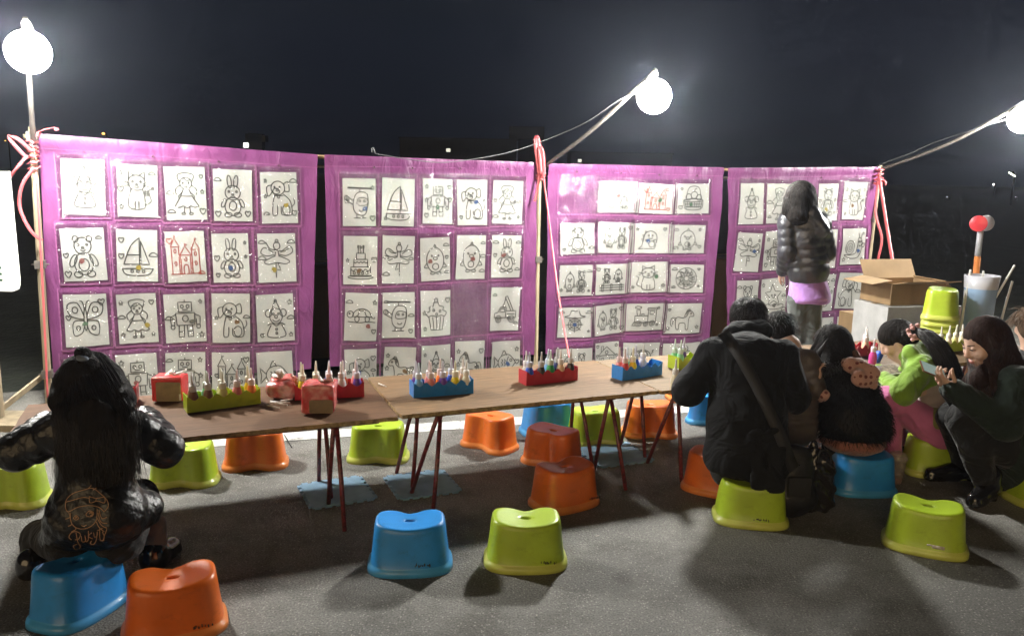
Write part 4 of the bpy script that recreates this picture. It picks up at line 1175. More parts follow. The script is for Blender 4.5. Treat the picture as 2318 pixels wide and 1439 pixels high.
# ================================================================ bottle trays and squeeze bottles
TZ = TABLE_Z + .0065
TRAY = {'lime': plastic('lime_tray', (0.44, 0.58, 0.02), .08), 'red': plastic('red_tray', (0.46, 0.018, 0.035), .08), 'blue': plastic('blue_tray', (0.015, 0.20, 0.58), .08)}
def tray_mesh(col, L=.30, W=.088, h=.074, cells=5, dip=.020):
    """open box whose long walls dip in a scallop at every cell"""
    mb = MB()
    n = 50; th = .0025
    def top(x):
        c = ((x / L + .5) * cells) % 1.0
        k = 0.5 - 0.5 * math.cos(2 * math.pi * c)
        return h - dip * k ** .8
    for y in (-W / 2, W / 2):
        v, f = [], []
        for i in range(n + 1):
            x = -L / 2 + L * i / n
            z = top(x) if 0 < i < n else h
            for yy in (y - th / 2, y + th / 2):
                v += [(x, yy, 0), (x, yy, z)]
        for i in range(n):
            a, b = 4 * i, 4 * i + 4
            f += [(a, b, b + 1, a + 1), (a + 3, b + 3, b + 2, a + 2), (a + 1, b + 1, b + 3, a + 3)]
        mb.add(v, f)
    for x in (-L / 2, L / 2):
        mb.box((x, 0, h / 2), (th, W + th, h + .002))
    mb.box((0, 0, .003), (L - th, W - th, .003))
    mb.box((0, 0, h * .35), (L - th, .002, h * .6))
    # faint flutes pressed into the long walls, one V per cell
    for y, s in ((-W / 2, -1), (W / 2, 1)):
        for c in range(cells):
            x = -L / 2 + L * (c + .5) / cells
            yy = y + s * (th / 2 + .0004)
            v = [(x - .017, yy, h - .024), (x + .017, yy, h - .024), (x + .004, yy + s * .004, .016), (x - .004, yy + s * .004, .016)]
            mb.add(v, [(0, 1, 2, 3), (3, 2, 1, 0)][:1])
    return mb.mesh('tray_box', TRAY[col], smooth=False)
TRAY_MESH = {c: tray_mesh(c) for c in TRAY}

COLS = {'brown': (.20, .09, .05), 'tan': (.30, .17, .08), 'yellow': (.80, .66, .03), 'pale yellow': (.78, .74, .30), 'pink': (.75, .25, .24), 'orange': (.78, .20, .02), 'mint': (.30, .75, .38),
        'blue': (.03, .10, .55), 'light blue': (.22, .48, .80), 'purple': (.14, .05, .38), 'white': (.78, .76, .70), 'peach': (.78, .50, .34), 'green': (.02, .30, .08), 'black': (.03, .022, .02),
        'navy': (.02, .02, .12), 'red': (.62, .06, .07), 'magenta': (.62, .06, .30), 'cream': (.80, .72, .52)}
M_BOT = {k: material('bottle_' + k.replace(' ', '_'), v, rough=.32, spec=.5, coat=.15) for k, v in COLS.items()}
M_CAP = {k: material('cap_' + k.replace(' ', '_'), tuple(.80 * .74 + .26 * c for c in v) if k not in ('black', 'navy') else (.5, .48, .47), rough=.4) for k, v in COLS.items()}
_bb = MB().lathe([(.019, 0), (.0225, .003), (.0235, .02), (.0232, .045), (.0215, .062), (.0165, .078), (.0125, .086)], 16).mesh('b', None)
def bottle_meshes(k):
    b = MB().lathe([(.019, 0), (.0225, .003), (.0235, .02), (.0232, .045), (.0215, .062), (.0165, .078), (.0125, .086)], 16).mesh('bottle_body', M_BOT[k])
    c = MB().lathe([(.0150, .083), (.0160, .085), (.0158, .106), (.0150, .111), (.0085, .1125), (.006, .116)], 14).mesh('bottle_cap', M_CAP[k])
    t = MB().lathe([(.0075, .1125), (.0066, .122), (.0044, .150), (.0034, .163), (.0016, .1638)], 10).mesh('nozzle', M_CAP[k])
    return b, c, t
BOT = {k: bottle_meshes(k) for k in COLS}
def bottle(p, k, label, group='squeeze bottles of glass paint', scale=1.0, tilt=0.0):
    root = empty('squeeze_bottle', p, random.uniform(0, 6))
    tag(root, label, 'bottle', group)
    root.scale = (scale,) * 3
    root.rotation_euler = (tilt + random.gauss(0, .02), random.gauss(0, .02), random.uniform(0, 6))
    link('body', BOT[k][0], root)
    cap_ = link('cap', BOT[k][1], root)
    link('nozzle', BOT[k][2], cap_)
    return root
def tray(pa, pb, col, label, short, front, back, z=TZ):
    """pa, pb: the foot of the tray's near long wall, left and right, in photo pixels"""
    a, b = G(*pa, z), G(*pb, z)
    ang = math.atan2(b[1] - a[1], b[0] - a[0])
    d = nrm(b - a); nn = np.array([-d[1], d[0], 0])
    L = np.linalg.norm(b - a)
    c = (a + b) / 2 + nn * .045
    root = empty('bottle_tray', (c[0], c[1], z), ang)
    root.scale = (L / .30, 1, 1)
    tag(root, label, 'tray', 'scalloped plastic bottle trays')
    link('tray_box', TRAY_MESH[col], root)
    for row, lst, off in (('front', front, -.022), ('back', back, .022)):
        for i, k in enumerate(lst):
            if not k: continue
            p = c + d * L * ((i + .5) / 5 - .5) + nn * off + d * random.gauss(0, .003)
            dup = sum(1 for q in lst if q == k) > 1
            bottle((p[0], p[1], z + .004 + random.uniform(0, .006)), k, '%s bottle, %s from left, %s row of %s' % (k, ORD[i], row, short))
    return root
tray((425, 935), (590, 913), 'lime', 'lime scalloped tray of bottles on the dark left table', 'lime tray beside the tissue packs',
     ['brown', 'brown', 'pale yellow', 'pink', 'orange'], ['tan', 'mint', 'pale yellow', None, 'yellow'])
tray((668, 906), (824, 898), 'red', 'crimson scalloped tray of bottles behind the lying tissue pack', 'crimson tray on the left table',
     ['yellow', 'pale yellow', 'pink', 'white', 'purple'], ['pale yellow', 'yellow', 'blue', 'orange', 'pink'])
tray((937, 901), (1071, 890), 'blue', 'blue scalloped tray of bottles on the middle table, filled from end to end', 'blue tray on the middle table',
     ['light blue', 'pink', 'purple', 'yellow', 'white'], ['purple', 'pink', 'orange', 'blue', 'peach'])
tray((1192, 873), (1307, 860), 'red', 'crimson scalloped tray of bottles on the middle table', 'crimson tray on the middle table',
     ['blue', 'black', 'green', 'peach', 'black'], ['white', None, 'light blue', 'navy', None])
tray((1409, 862), (1498, 848), 'blue', 'half empty blue scalloped tray on the seam left of the man', 'half empty blue tray',
     ['red', 'yellow', None, None, None], ['pink', 'light blue', 'blue', 'white', None])
tray((1536, 838), (1618, 826), 'lime', 'lime scalloped tray half hidden behind the man in black', 'lime tray behind the man',
     ['mint', None, None, None, None], ['mint', 'purple', None, None, None])
tray((176, 921), (310, 912), 'red', 'crimson scalloped tray mostly hidden by the long-haired girl', 'crimson tray behind the girl', [None] * 5, [None] * 5)
tray((1914, 812), (1985, 803), 'red', 'crimson tray on the far table beyond the fur-vest girl', 'crimson tray on the far table',
     [None, None, None, 'peach', None], ['peach', None, None, None, 'pink'])
tray((2126, 800), (2205, 790), 'lime', 'lime tray with pale bottles behind the ponytail of the green-topped girl', 'lime tray on the far table',
     ['pale yellow', 'cream', 'pale yellow', 'cream', 'white'], [None] * 5)
p = G(1527, 880, TZ); bottle((p[0], p[1], TZ - .004), 'cream', 'cream bottle standing alone beside the man\'s elbow')
p = G(1974, 824, TZ); bottle((p[0], p[1], TABLE_Z), 'magenta', 'magenta bottle standing in front of the far crimson tray')
o = bottle(D(1993, 796, 4.75), 'blue', 'blue bottle tipped in the hand of the green-topped girl', tilt=0)
o.rotation_euler = (R(168), R(24), 0)

# the half finished picture the girl paints
pr_ = empty('painting_board', G(2012, 838, TABLE_Z + .004), TA)
tag(pr_, 'dark glittering half painted picture on the far table edge', 'painting')
M_PIC = material('painted_picture', (.05, .04, .035), rough=.25, coat=.6, var=1.0, var_scale=45, color2=(.42, .36, .26), bump=.6, bump_scale=70)
MB().box((0, 0, .004), (.26, .19, .006)).build('backing_card', material('card_white', (.6, .58, .52), rough=.7), pr_, smooth=False)
MB().box((0, 0, .0085), (.235, .165, .003)).build('picture', M_PIC, pr_, smooth=False)

# ================================================================ tissue packs and sticks
M_TRED = material('red_plastic_wrap', (.62, .02, .025), rough=.22, coat=.5, var=.6, var_scale=28, color2=(.74, .30, .27), bump=.8, bump_scale=38, bump_dist=.01)
M_TREDD = material('red_wrap_plain', (.60, .022, .022), rough=.25, coat=.4, bump=.5, bump_scale=30, bump_dist=.008)
M_KRAFT = material('gold_brown_label', (.27, .19, .10), rough=.5, var=.3, var_scale=20, bump=.2, bump_scale=30)
M_TISSUE = material('white_tissue', (.80, .75, .71), rough=.9)
M_CLEARISH = material('crumpled_clear_wrap', (.55, .40, .37), rough=.15, coat=.7, var=.6, var_scale=18, color2=(.60, .05, .05), bump=1.0, bump_scale=26, bump_dist=.015)
def wob(p, k=1.0, sd=0.0):
    x, y, z = p
    return k * (math.sin(31 * x + 17 * y + sd) * math.sin(29 * z + 11 * x + sd * 1.7) + .5 * math.sin(67 * y - 41 * z + sd))
def pack_mesh(size, mat, sd, amp=.004, sq=.35, n=28, top_slump=0.0, name='wrap'):
    sx, sy, sz = [s / 2 for s in size]
    v, f = [], []
    m = 18
    for j in range(m + 1):
        ph = -math.pi / 2 + math.pi * j / m
        for i in range(n):
            th = 2 * math.pi * i / n
            q = lambda c, e: math.copysign(abs(c) ** e, c)
            x = sx * q(math.cos(ph), sq) * q(math.cos(th), sq)
            y = sy * q(math.cos(ph), sq) * q(math.sin(th), sq)
            z = sz * q(math.sin(ph), sq)
            if z > 0: z -= top_slump * sz * (1 + math.sin(9 * x / sx * .6 + sd) * .5) * (z / sz)
            w_ = 1 + wob((x, y, z), amp / max(size), sd)
            w2 = wob((x * 1.7, y * 1.7, z * 1.7), amp, sd + 3)
            v.append((x * w_ + w2 * .5, y * w_ + w2 * .5, max(-sz, z + w2 * .6) + sz))
    for j in range(m):
        for i in range(n):
            k = (i + 1) % n
            f.append((j * n + i, j * n + k, (j + 1) * n + k, (j + 1) * n + i))
    return mesh_of(name, v, f, mat)
def tissue_mesh(w, h, sd):
    """pulled-up sheet of tissue: folded fan"""
    v, f = [], []
    nu, nv = 14, 10
    for j in range(nv + 1):
        t = j / nv
        for i in range(nu + 1):
            a = i / nu - .5
            fan = .35 + .65 * t
            x = a * w * fan + .012 * math.sin(7 * t + sd)
            y = .014 * math.sin(a * 17 + sd) * fan + .03 * t * t * math.cos(sd) + .01 * math.sin(5 * t + a * 6)
            z = h * t * (1 - .35 * abs(a)) - .02 * t * t * (1 + math.sin(a * 9 + sd))
            v.append((x, y, z))
    f = [(j * (nu + 1) + i, j * (nu + 1) + i + 1, (j + 1) * (nu + 1) + i + 1, (j + 1) * (nu + 1) + i) for j in range(nv) for i in range(nu)]
    return mesh_of('tissue', v, f, M_TISSUE)
def at_table(px, py): return G(px, py, TZ)
c = at_table(366, 910) + np.array([.02, .055, 0])
t1 = empty('tissue_pack', c, R(4)); tag(t1, 'upright red tissue pack with a brown panel beside the lime tray', 'tissue pack', 'tissue packs on the left table')
link('wrap', pack_mesh((.142, .105, .118), M_TREDD, 1.0, .0016, .16, name='wrap'), t1)
o = link('label_panel', pack_mesh((.112, .004, .092), M_KRAFT, 2, .0004, .12, name='label_panel'), t1); o.location = (.010, -.0545, .004)
o = link('barcode_strip', mesh_of('barcode_strip', [(.058, -.0578, .01), (.068, -.0578, .01), (.068, -.0578, .04), (.058, -.0578, .04)], [(0, 1, 2, 3)], M_TISSUE, False), t1)
o = link('tissue', tissue_mesh(.085, .035, 1.0), t1); o.location = (.018, 0, .110)
c = at_table(636, 906) + np.array([0, .06, 0])
t2 = empty('tissue_pack', c, R(-8)); tag(t2, 'torn open crumpled red tissue pack between two trays', 'tissue pack', 'tissue packs on the left table')
link('wrap', pack_mesh((.155, .12, .085), M_CLEARISH, 4.0, .010, .6, name='wrap'), t2)
o = link('wrap_flap', pack_mesh((.13, .09, .05), M_TRED, 7.0, .011, .7, name='wrap_flap'), t2); o.location = (-.005, .02, .052)
o = link('tissue', tissue_mesh(.07, .085, 2.2), t2); o.location = (.0, .0, .065); o.rotation_euler = (0, R(-32), 0)
o = link('tissue', tissue_mesh(.05, .04, 4.2), t2); o.location = (.04, .03, .075); o.rotation_euler = (0, R(12), 0)
c = at_table(716, 938) + np.array([0, .065, 0])
t3 = empty('tissue_pack', c, R(6)); tag(t3, 'glossy red tissue pack lying at the table edge, brown end facing out', 'tissue pack', 'tissue packs on the left table')
link('wrap', pack_mesh((.150, .13, .135), M_TRED, 9.0, .0045, .24, name='wrap'), t3)
o = link('label_panel', pack_mesh((.105, .006, .062), M_KRAFT, 5, .0006, .2, name='label_panel'), t3); o.location = (.015, -.067, .006)
o = link('tissue', tissue_mesh(.10, .045, 3.1), t3); o.location = (.02, .0, .125); o.rotation_euler = (R(-15), R(28), R(20))
M_STICK = material('white_stick', (.78, .74, .68), rough=.6)
for i, (a, b) in enumerate([((605, 918), (632, 925)), ((612, 913), (650, 921)), ((616, 916), (657, 918)), ((625, 912), (656, 913)), ((612, 911), (640, 916)), ((636, 913), (663, 910)), ((857, 869), (874, 877))]):
    p, q = at_table(*a), at_table(*b)
    zz = np.array([0, 0, .0035 + (.005 * (i % 3) if i < 6 else 0)])
    o = MB().tube([p + zz, q + zz + np.array([0, 0, .002])], .0030, 7).build('wooden_stick', M_STICK)
    if i < 6: tag(o, 'white stick in the small heap in front of the torn tissue pack', 'stick', 'white sticks heaped by the tissue packs')
    else: tag(o, 'single white stick lying left of the blue tray', 'stick')

# ================================================================ stack of stools, cartons and other clutter at the right
sp = D(2128, 700, 5.38)
STK = ['topmost', 'second', 'third', 'fourth', 'lowest']
for k in range(5):
    o = stool(0, 0, 62 + random.gauss(0, 1), 'lime', 'lime plastic stool stacked on the far table, %s of its stack' % (STK[k] if k in (0, 4) else STK[k] + ' from the top'), xy=sp[:2], z=TABLE_Z + .001 + .044 * (4 - k))
    o['group'] = 'lime stools stacked on the far table'
    st = MB().box((0, 0, 0), (.030, .0012, .016)).build('price_sticker', M_STICKER, o, smooth=False)
    st.location = (.168, -.030, .016); st.rotation_euler = (0, 0, R(78))

M_CARD = material('cardboard', (.27, .175, .085), rough=.8, var=.25, var_scale=6, bump=.25, bump_scale=35, stretch=(1, 1, .3))
M_CARDIN = material('cardboard_inside', (.30, .20, .10), rough=.85, var=.2, var_scale=5)
M_TAPE = material('packing_tape', (.42, .30, .16), rough=.2, coat=.5)
def carton(c, size, rz, label, flaps=True, z=0.0, name='cardboard_box', mat=None):
    mat = mat or M_CARD
    root = empty(name, (c[0], c[1], z), rz)
    tag(root, label, 'box')
    w, d, h = size
    t = .006
    mb = MB()
    mb.box((0, -d / 2 + t / 2, h / 2), (w, t, h)); mb.box((0, d / 2 - t / 2, h / 2), (w, t, h))
    mb.box((-w / 2 + t / 2, 0, h / 2), (t, d - 2 * t - .001, h)); mb.box((w / 2 - t / 2, 0, h / 2), (t, d - 2 * t - .001, h))
    mb.box((0, 0, t / 2), (w - 2 * t - .002, d - 2 * t - .002, t))
    mb.build('box_body', mat, root, smooth=False)
    if flaps:
        def flap(center, size, ang, axis):
            o = MB().box((0, 0, 0), size).build('flap', M_CARDIN, root, smooth=False)
            o.location = center
            o.rotation_euler = (ang, 0, 0) if axis == 'x' else (0, ang, 0)
        flap((0, -d / 2 - d * .20, h + .015), (w * .99, d * .46, .005), R(-12), 'x')
        flap((.02, d / 2 + d * .10, h + d * .20), (w * .99, d * .46, .005), R(62), 'x')
        flap((-w / 2 - w * .17, 0, h + .01), (w * .36, d * .98, .005), R(-8), 'y')
        flap((w / 2 + w * .10, 0, h - .03), (w * .30, d * .98, .005), R(38), 'y')
    else:
        MB().box((0, -d / 4 - .001, h - .003), (w - .002, d / 2 - .004, .005)).build('flap', mat, root, smooth=False)
        MB().box((0, d / 4 + .001, h - .003), (w - .002, d / 2 - .004, .005)).build('flap', mat, root, smooth=False)
        MB().box((0, 0, h + .0012), (w * .98, .05, .001)).build('tape', M_TAPE, root, smooth=False)
    return root
M_STYRO = material('white_foam_board', (.40, .40, .39), rough=.8, bump=.4, bump_scale=70, var=.15, var_scale=9)
bc = D(2052, 700, 6.35)
carton((bc[0], bc[1]), (.66, .42, .60), R(12), 'white foam box standing on the ground under the open carton', flaps=False, name='foam_box', mat=M_STYRO)
carton((bc[0] - .04, bc[1] + .02), (.50, .36, .17), R(14), 'open cardboard box with its flaps spread at the right', z=.6065)
gc = D(724, 790, 6.75)
carton((gc[0], gc[1]), (.62, .45, .78), R(20), 'brown carton glimpsed in the gap between the first two banners', flaps=False)
gc = D(1640, 730, 7.9)
carton((gc[0], gc[1]), (.60, .45, .80), R(20), 'brown carton glimpsed behind the gap before the last banner', flaps=False)
carton(D(1958, 760, 6.9)[:2], (.34, .3, .42), R(16), 'low brown carton behind the right end pole', flaps=False)

# tall tub with straws
tubp = T(5.06, 3.86)
tub = empty('straw_tub', (tubp[0], tubp[1], TABLE_Z + .0005)); tag(tub, 'tall translucent tub with blue lower half and white straws', 'tub')
M_TUBTOP = material('milky_plastic', (.55, .56, .62), rough=.3, coat=.2)
M_TUBBLUE = material('blue_tub_water', (.30, .44, .66), rough=.2, coat=.3)
MB().lathe([(.085, 0), (.092, .003), (.103, .37), (.103, .372)], 24).build('blue_filling', M_TUBBLUE, tub)
MB().lathe([(.1035, .372), (.1115, .462), (.109, .462), (.101, .376)], 24, cap=False).build('tub_rim', M_TUBTOP, tub)
M_STRAW = material('white_straw', (.72, .72, .68), rough=.35)
for i, (a, tilt, x) in enumerate([(0.2, .05, -.115), (2.2, -.02, -.095), (3.4, .02, -.12), (5.0, .45, .075), (4.2, .16, .128), (1.2, -.04, .02), (5.8, .12, .135)]):
    h = [.50, .36, .33, .54, .43, .49, .32][i]
    zb = [.07, .03, .02, .30, .08, .2, .02][i]
    MB().tube([(x, -.02 + .03 * math.sin(a), zb), (x + tilt * (h - zb), -.02 + .03 * math.sin(a), h)], .0075, 8).build('straw', M_STRAW, tub)

# marker post with round red reflector
mp_ = D(2212, 690, 6.0)
post = empty('marker_post', (mp_[0], mp_[1], 0)); tag(post, 'marker post with a round red disc, grey above and orange below', 'marker post')
M_PGREY = material('post_grey', (.42, .44, .48), rough=.4, var=.2)
M_PORANGE = material('post_orange', (.62, .22, .06), rough=.4, var=.2)
M_DISC = material('red_reflector', (.62, .035, .05), rough=.3, coat=.4, bump=.3, bump_scale=90)
zt = D(2220, 520, 6.0); zm = D(2213, 580, 6.0)
MB().tube([(mp_[0] - .01, mp_[1], 0), (zm[0], zm[1], zm[2])], .022, 12).build_world('orange_shaft', M_PORANGE, post)
MB().tube([(zm[0], zm[1], zm[2]), (zt[0], zt[1], zt[2])], [.0215, .0215], 12).build_world('grey_shaft', M_PGREY, post)
rc = D(2215, 506, 5.96)
MB().lathe([(.001, .003), (.057, .003), (.060, .001), (.060, -.003), (.001, -.003)], 28, rc, M=axis3(nrm(C_POS - rc + np.array([-.8, 0, 0])))).build_world('red_disc', M_DISC, post)
gc = D(2232, 505, 6.03)
MB().lathe([(.001, .006), (.058, .005), (.060, 0), (.058, -.005), (.001, -.006)], 28, gc, M=axis3(nrm(C_POS - gc + np.array([2.5, 0, 0])))).build_world('grey_disc', M_PGREY, post)

# white sign board at the left edge
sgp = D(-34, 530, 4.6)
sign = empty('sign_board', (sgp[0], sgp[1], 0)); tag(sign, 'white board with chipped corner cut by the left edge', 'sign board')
M_SIGN = material('glowing_white_board', (.80, .79, .74), rough=.5, var=.08, var_scale=6)
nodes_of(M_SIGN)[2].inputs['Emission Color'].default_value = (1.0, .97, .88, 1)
nodes_of(M_SIGN)[2].inputs['Emission Strength'].default_value = .75  # emission stands in for strong light falling on the board
tr, brc = D(19, 388, 4.6), D(21, 660, 4.6)
hw = .46
zt_, zb_ = tr[2], brc[2]
pts = [(-hw, zb_), (-.045, zb_), (-.014, zb_ + .012), (-.004, zb_ + .035), (0, zb_ + .07), (-.003, zt_), (-hw, zt_ + .005)]
v = [(tr[0] + a * .98, tr[1] - a * .05, b) for a, b in pts] + [(tr[0] + a * .98, tr[1] + .022 - a * .05, b) for a, b in pts]
n_ = len(pts)
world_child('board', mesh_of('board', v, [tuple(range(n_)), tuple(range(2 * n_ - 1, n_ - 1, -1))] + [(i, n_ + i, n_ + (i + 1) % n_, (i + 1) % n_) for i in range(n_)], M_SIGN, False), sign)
MB().box((tr[0] - hw * .5, tr[1] + .055, zt_ * .5), (.05, .04, zt_)).build_world('stand_post', M_POLE, sign, smooth=False)
MB().box((tr[0] - hw * .5, tr[1] + .05, .02), (.4, .3, .04)).build_world('stand_foot', M_POLE, sign, smooth=False)
gp = D(1, 620, 4.585)
mb = MB()
for k in range(5):
    mb.box((gp[0] - .012 * (k % 2), gp[1] - .002 , gp[2] + .018 * (k - 2)), (.018, .0015, .013))
mb.build_world('green_print', material('green_print', (.05, .22, .16), rough=.6), sign, smooth=False)

# drink cup on the ground
cup = empty('drink_cup', G(2026, 1092)); tag(cup, 'clear plastic drink cup with dome lid standing beside the blue stool', 'cup')
M_CUP = material('cup_plastic', (.50, .44, .38), rough=.15, coat=.5)
n, l, b = nodes_of(M_CUP); b.inputs['Alpha'].default_value = .45
M_DRINK = material('drink_remains', (.30, .12, .08), rough=.3)
MB().lathe([(.030, 0), (.033, .002), (.046, .128), (.048, .130), (.048, .134)], 22).build('cup_wall', M_CUP, cup)
MB().lathe([(.0295, .003), (.032, .030), (.001, .031)], 18).build('drink', M_DRINK, cup)
MB().lathe([(.049, .133), (.049, .139), (.046, .150), (.034, .166), (.014, .173), (.012, .170)], 22).build('dome_lid', M_CUP, cup)
# ================================================================ what lies beyond the stall
M_UNLIT_GROUND = material('unlit_dark_ground', (.020, .024, .016), rough=.95, var=.5, var_scale=2.5, bump=.6, bump_scale=12, bump_dist=.05)  # near-black colour imitates unlit ground behind the banners
v = [BP(-160, 0, -.28), BP(300, 0, -.28), BP(500, 0, -600), BP(-500, 0, -600)]
v = [(p[0], p[1], .004) for p in v]
far_ground = link('unlit_ground', mesh_of('unlit_ground', v, [(0, 1, 2, 3)], M_UNLIT_GROUND)); tag(far_ground, kind='structure')

M_BDARK = material('unlit_facade', (.006, .0065, .009), rough=.9, var=.2, var_scale=.2)
M_WINDARK = material('dark_window', (.004, .005, .008), rough=.7, spec=.1)
def lit(name, col, k):
    m = bpy.data.materials.new(name); m.use_nodes = True
    b = m.node_tree.nodes['Principled BSDF']
    b.inputs['Emission Color'].default_value = (*col, 1); b.inputs['Emission Strength'].default_value = k
    b.inputs['Base Color'].default_value = (*col, 1)
    return m
M_LITW = lit('lit_window', (.95, .95, .82), .8)
M_LITLAMP = lit('distant_lamp_light', (1.0, .97, .88), 6.0)
M_LITORANGE = lit('sodium_light', (1.0, .48, .10), 4.0)
M_LITTUBE = lit('tube_light', (.95, 1.0, .75), 6.0)
def building(px0, px1, ptop, Y, label, tower=None, lits=()):
    a, b = D(px0, 400, Y), D(px1, 400, Y)
    top = D((px0 + px1) / 2, ptop, Y)[2]
    w = b[0] - a[0]; d = 14.0
    root = empty('apartment_block', ((a[0] + b[0]) / 2, Y + d / 2, 0))
    tag(root, label, 'building')
    MB().box((0, 0, top / 2), (w, d, top)).build('wall', M_BDARK, root, smooth=False)
    MB().box((0, 0, top + .15), (w + .4, d + .4, .3)).build('roof', M_BDARK, root, smooth=False)
    if tower:
        tx, tw, tt = tower
        c = D(tx, 400, Y)[0] - (a[0] + b[0]) / 2
        h = D(tx, tt, Y)[2] - top
        MB().box((c, -d / 4, top + .3 + h / 2), (tw, d / 2, h)).build('roof_tower', M_BDARK, root, smooth=False)
    nfl = max(2, int(top / 3.0)); nw = max(2, int(w / 3.2))
    litset = {}
    for (lx, ly) in lits:
        p = D(lx, ly, Y)
        litset[(min(nw - 1, max(0, int((p[0] - a[0]) / w * nw))), min(nfl - 1, max(0, int(p[2] / top * nfl))))] = 1
    for i in range(nw):
        for j in range(nfl):
            x = -w / 2 + w * (i + .5) / nw; z = top * (j + .5) / nfl
            o = MB().box((x, -d / 2 - .02, z), (.75, .12, .6)).build('window', M_LITW if (i, j) in litset else M_WINDARK, root, smooth=False)
    return root
building(905, 1168, 316, 150, 'dark long building silhouette above the second banner', tower=(1190, 6.5, 290), lits=[(1008, 345)])
building(1172, 1212, 292, 153, 'narrow dark tower block beside the long building')
building(1292, 1520, 348, 170, 'low dark building right of the middle pole with small lit windows', lits=[(1296, 360), (1310, 354)])
building(480, 620, 352, 160, 'low dark building behind the first banner top')
# rooftop machine with a floodlight above the first banner
rm = empty('roof_plant', (*D(578, 330, 158)[:2], 0)); tag(rm, 'roof structure with a small white floodlight above the first banner', 'roof plant')
for (px, py, w, h) in ((578, 326, 3.2, 3.8), (575, 312, 1.6, 1.7), (592, 314, 2.0, 1.2)):
    c = D(px, py, 158); MB().box(c, (w, 2, h)).build_world('machine_block', M_BDARK if w > 3 else material('plant_grey%d' % px, (.05, .05, .048), rough=.8), rm, smooth=False)
MB().box((D(578, 340, 158)[0], 159, D(578, 340, 158)[2] / 2), (1.2, 1.2, D(578, 340, 158)[2])).build_world('mast', M_BDARK, rm, smooth=False)
c = D(557, 329, 157); MB().box(c, (.9, .3, .8)).build_world('floodlight', M_LITLAMP, rm, smooth=False)
def street_lamp(px, py, Y, mat, label, size=.35, long=1.0, tilt=0.0):
    size = size * .62
    c = D(px, py, Y)
    root = empty('street_lamp', (c[0], Y, 0)); tag(root, label, 'street lamp', 'far street lamps')
    MB().tube([(c[0] + .3, Y + .2, 0), (c[0] + .3, Y + .2, c[2] - .1), (c[0] + .1, Y + .1, c[2] + .2)], .07, 6).build_world('lamp_post', M_BDARK, root)
    o = MB().box((0, 0, 0), (size * long, size, size * .8), bev=size * .2).build('lamp_head', mat, root, smooth=False)
    o.location = (0, 0, c[2]); o.rotation_euler = (0, tilt, 0)
street_lamp(234, 303, 95, M_LITORANGE, 'far orange street lamp above the leftmost banner', .42)
street_lamp(12, 319, 110, M_LITORANGE, 'tiny orange street lamp near the left pole knot', .22)
street_lamp(2291, 395, 60, M_LITTUBE, 'slanting greenish tube light far off at the right', .14, 7.0, R(28))
street_lamp(2249, 418, 90, M_LITLAMP, 'small white street lamp far off at the right', .26)
street_lamp(2144, 446, 80, lit('faint_lamp', (.8, .85, 1.0), .5), 'faint far lamp left of the red disc post', .22)
street_lamp(2299, 446, 85, lit('faint_lamp_two', (.9, .85, 1.0), .5), 'faint far lamp above the woman with the phone', .2)
# ================================================================ people: smooth bodies grown from joints
from mathutils.bvhtree import BVHTree
def cap(a, b, ra, rb, k=.02, n=None, f=1.0, puff=0.0, pitch=.06, sub=False):
    return ('cap', np.array(a, float), np.array(b, float), ra, rb, k, None if n is None else nrm(n), f, puff, pitch, sub)
def ell(c, r, ax=None, k=.02, sub=False):
    return ('ell', np.array(c, float), np.array(r, float), np.eye(3) if ax is None else np.array(ax, float), k, sub)

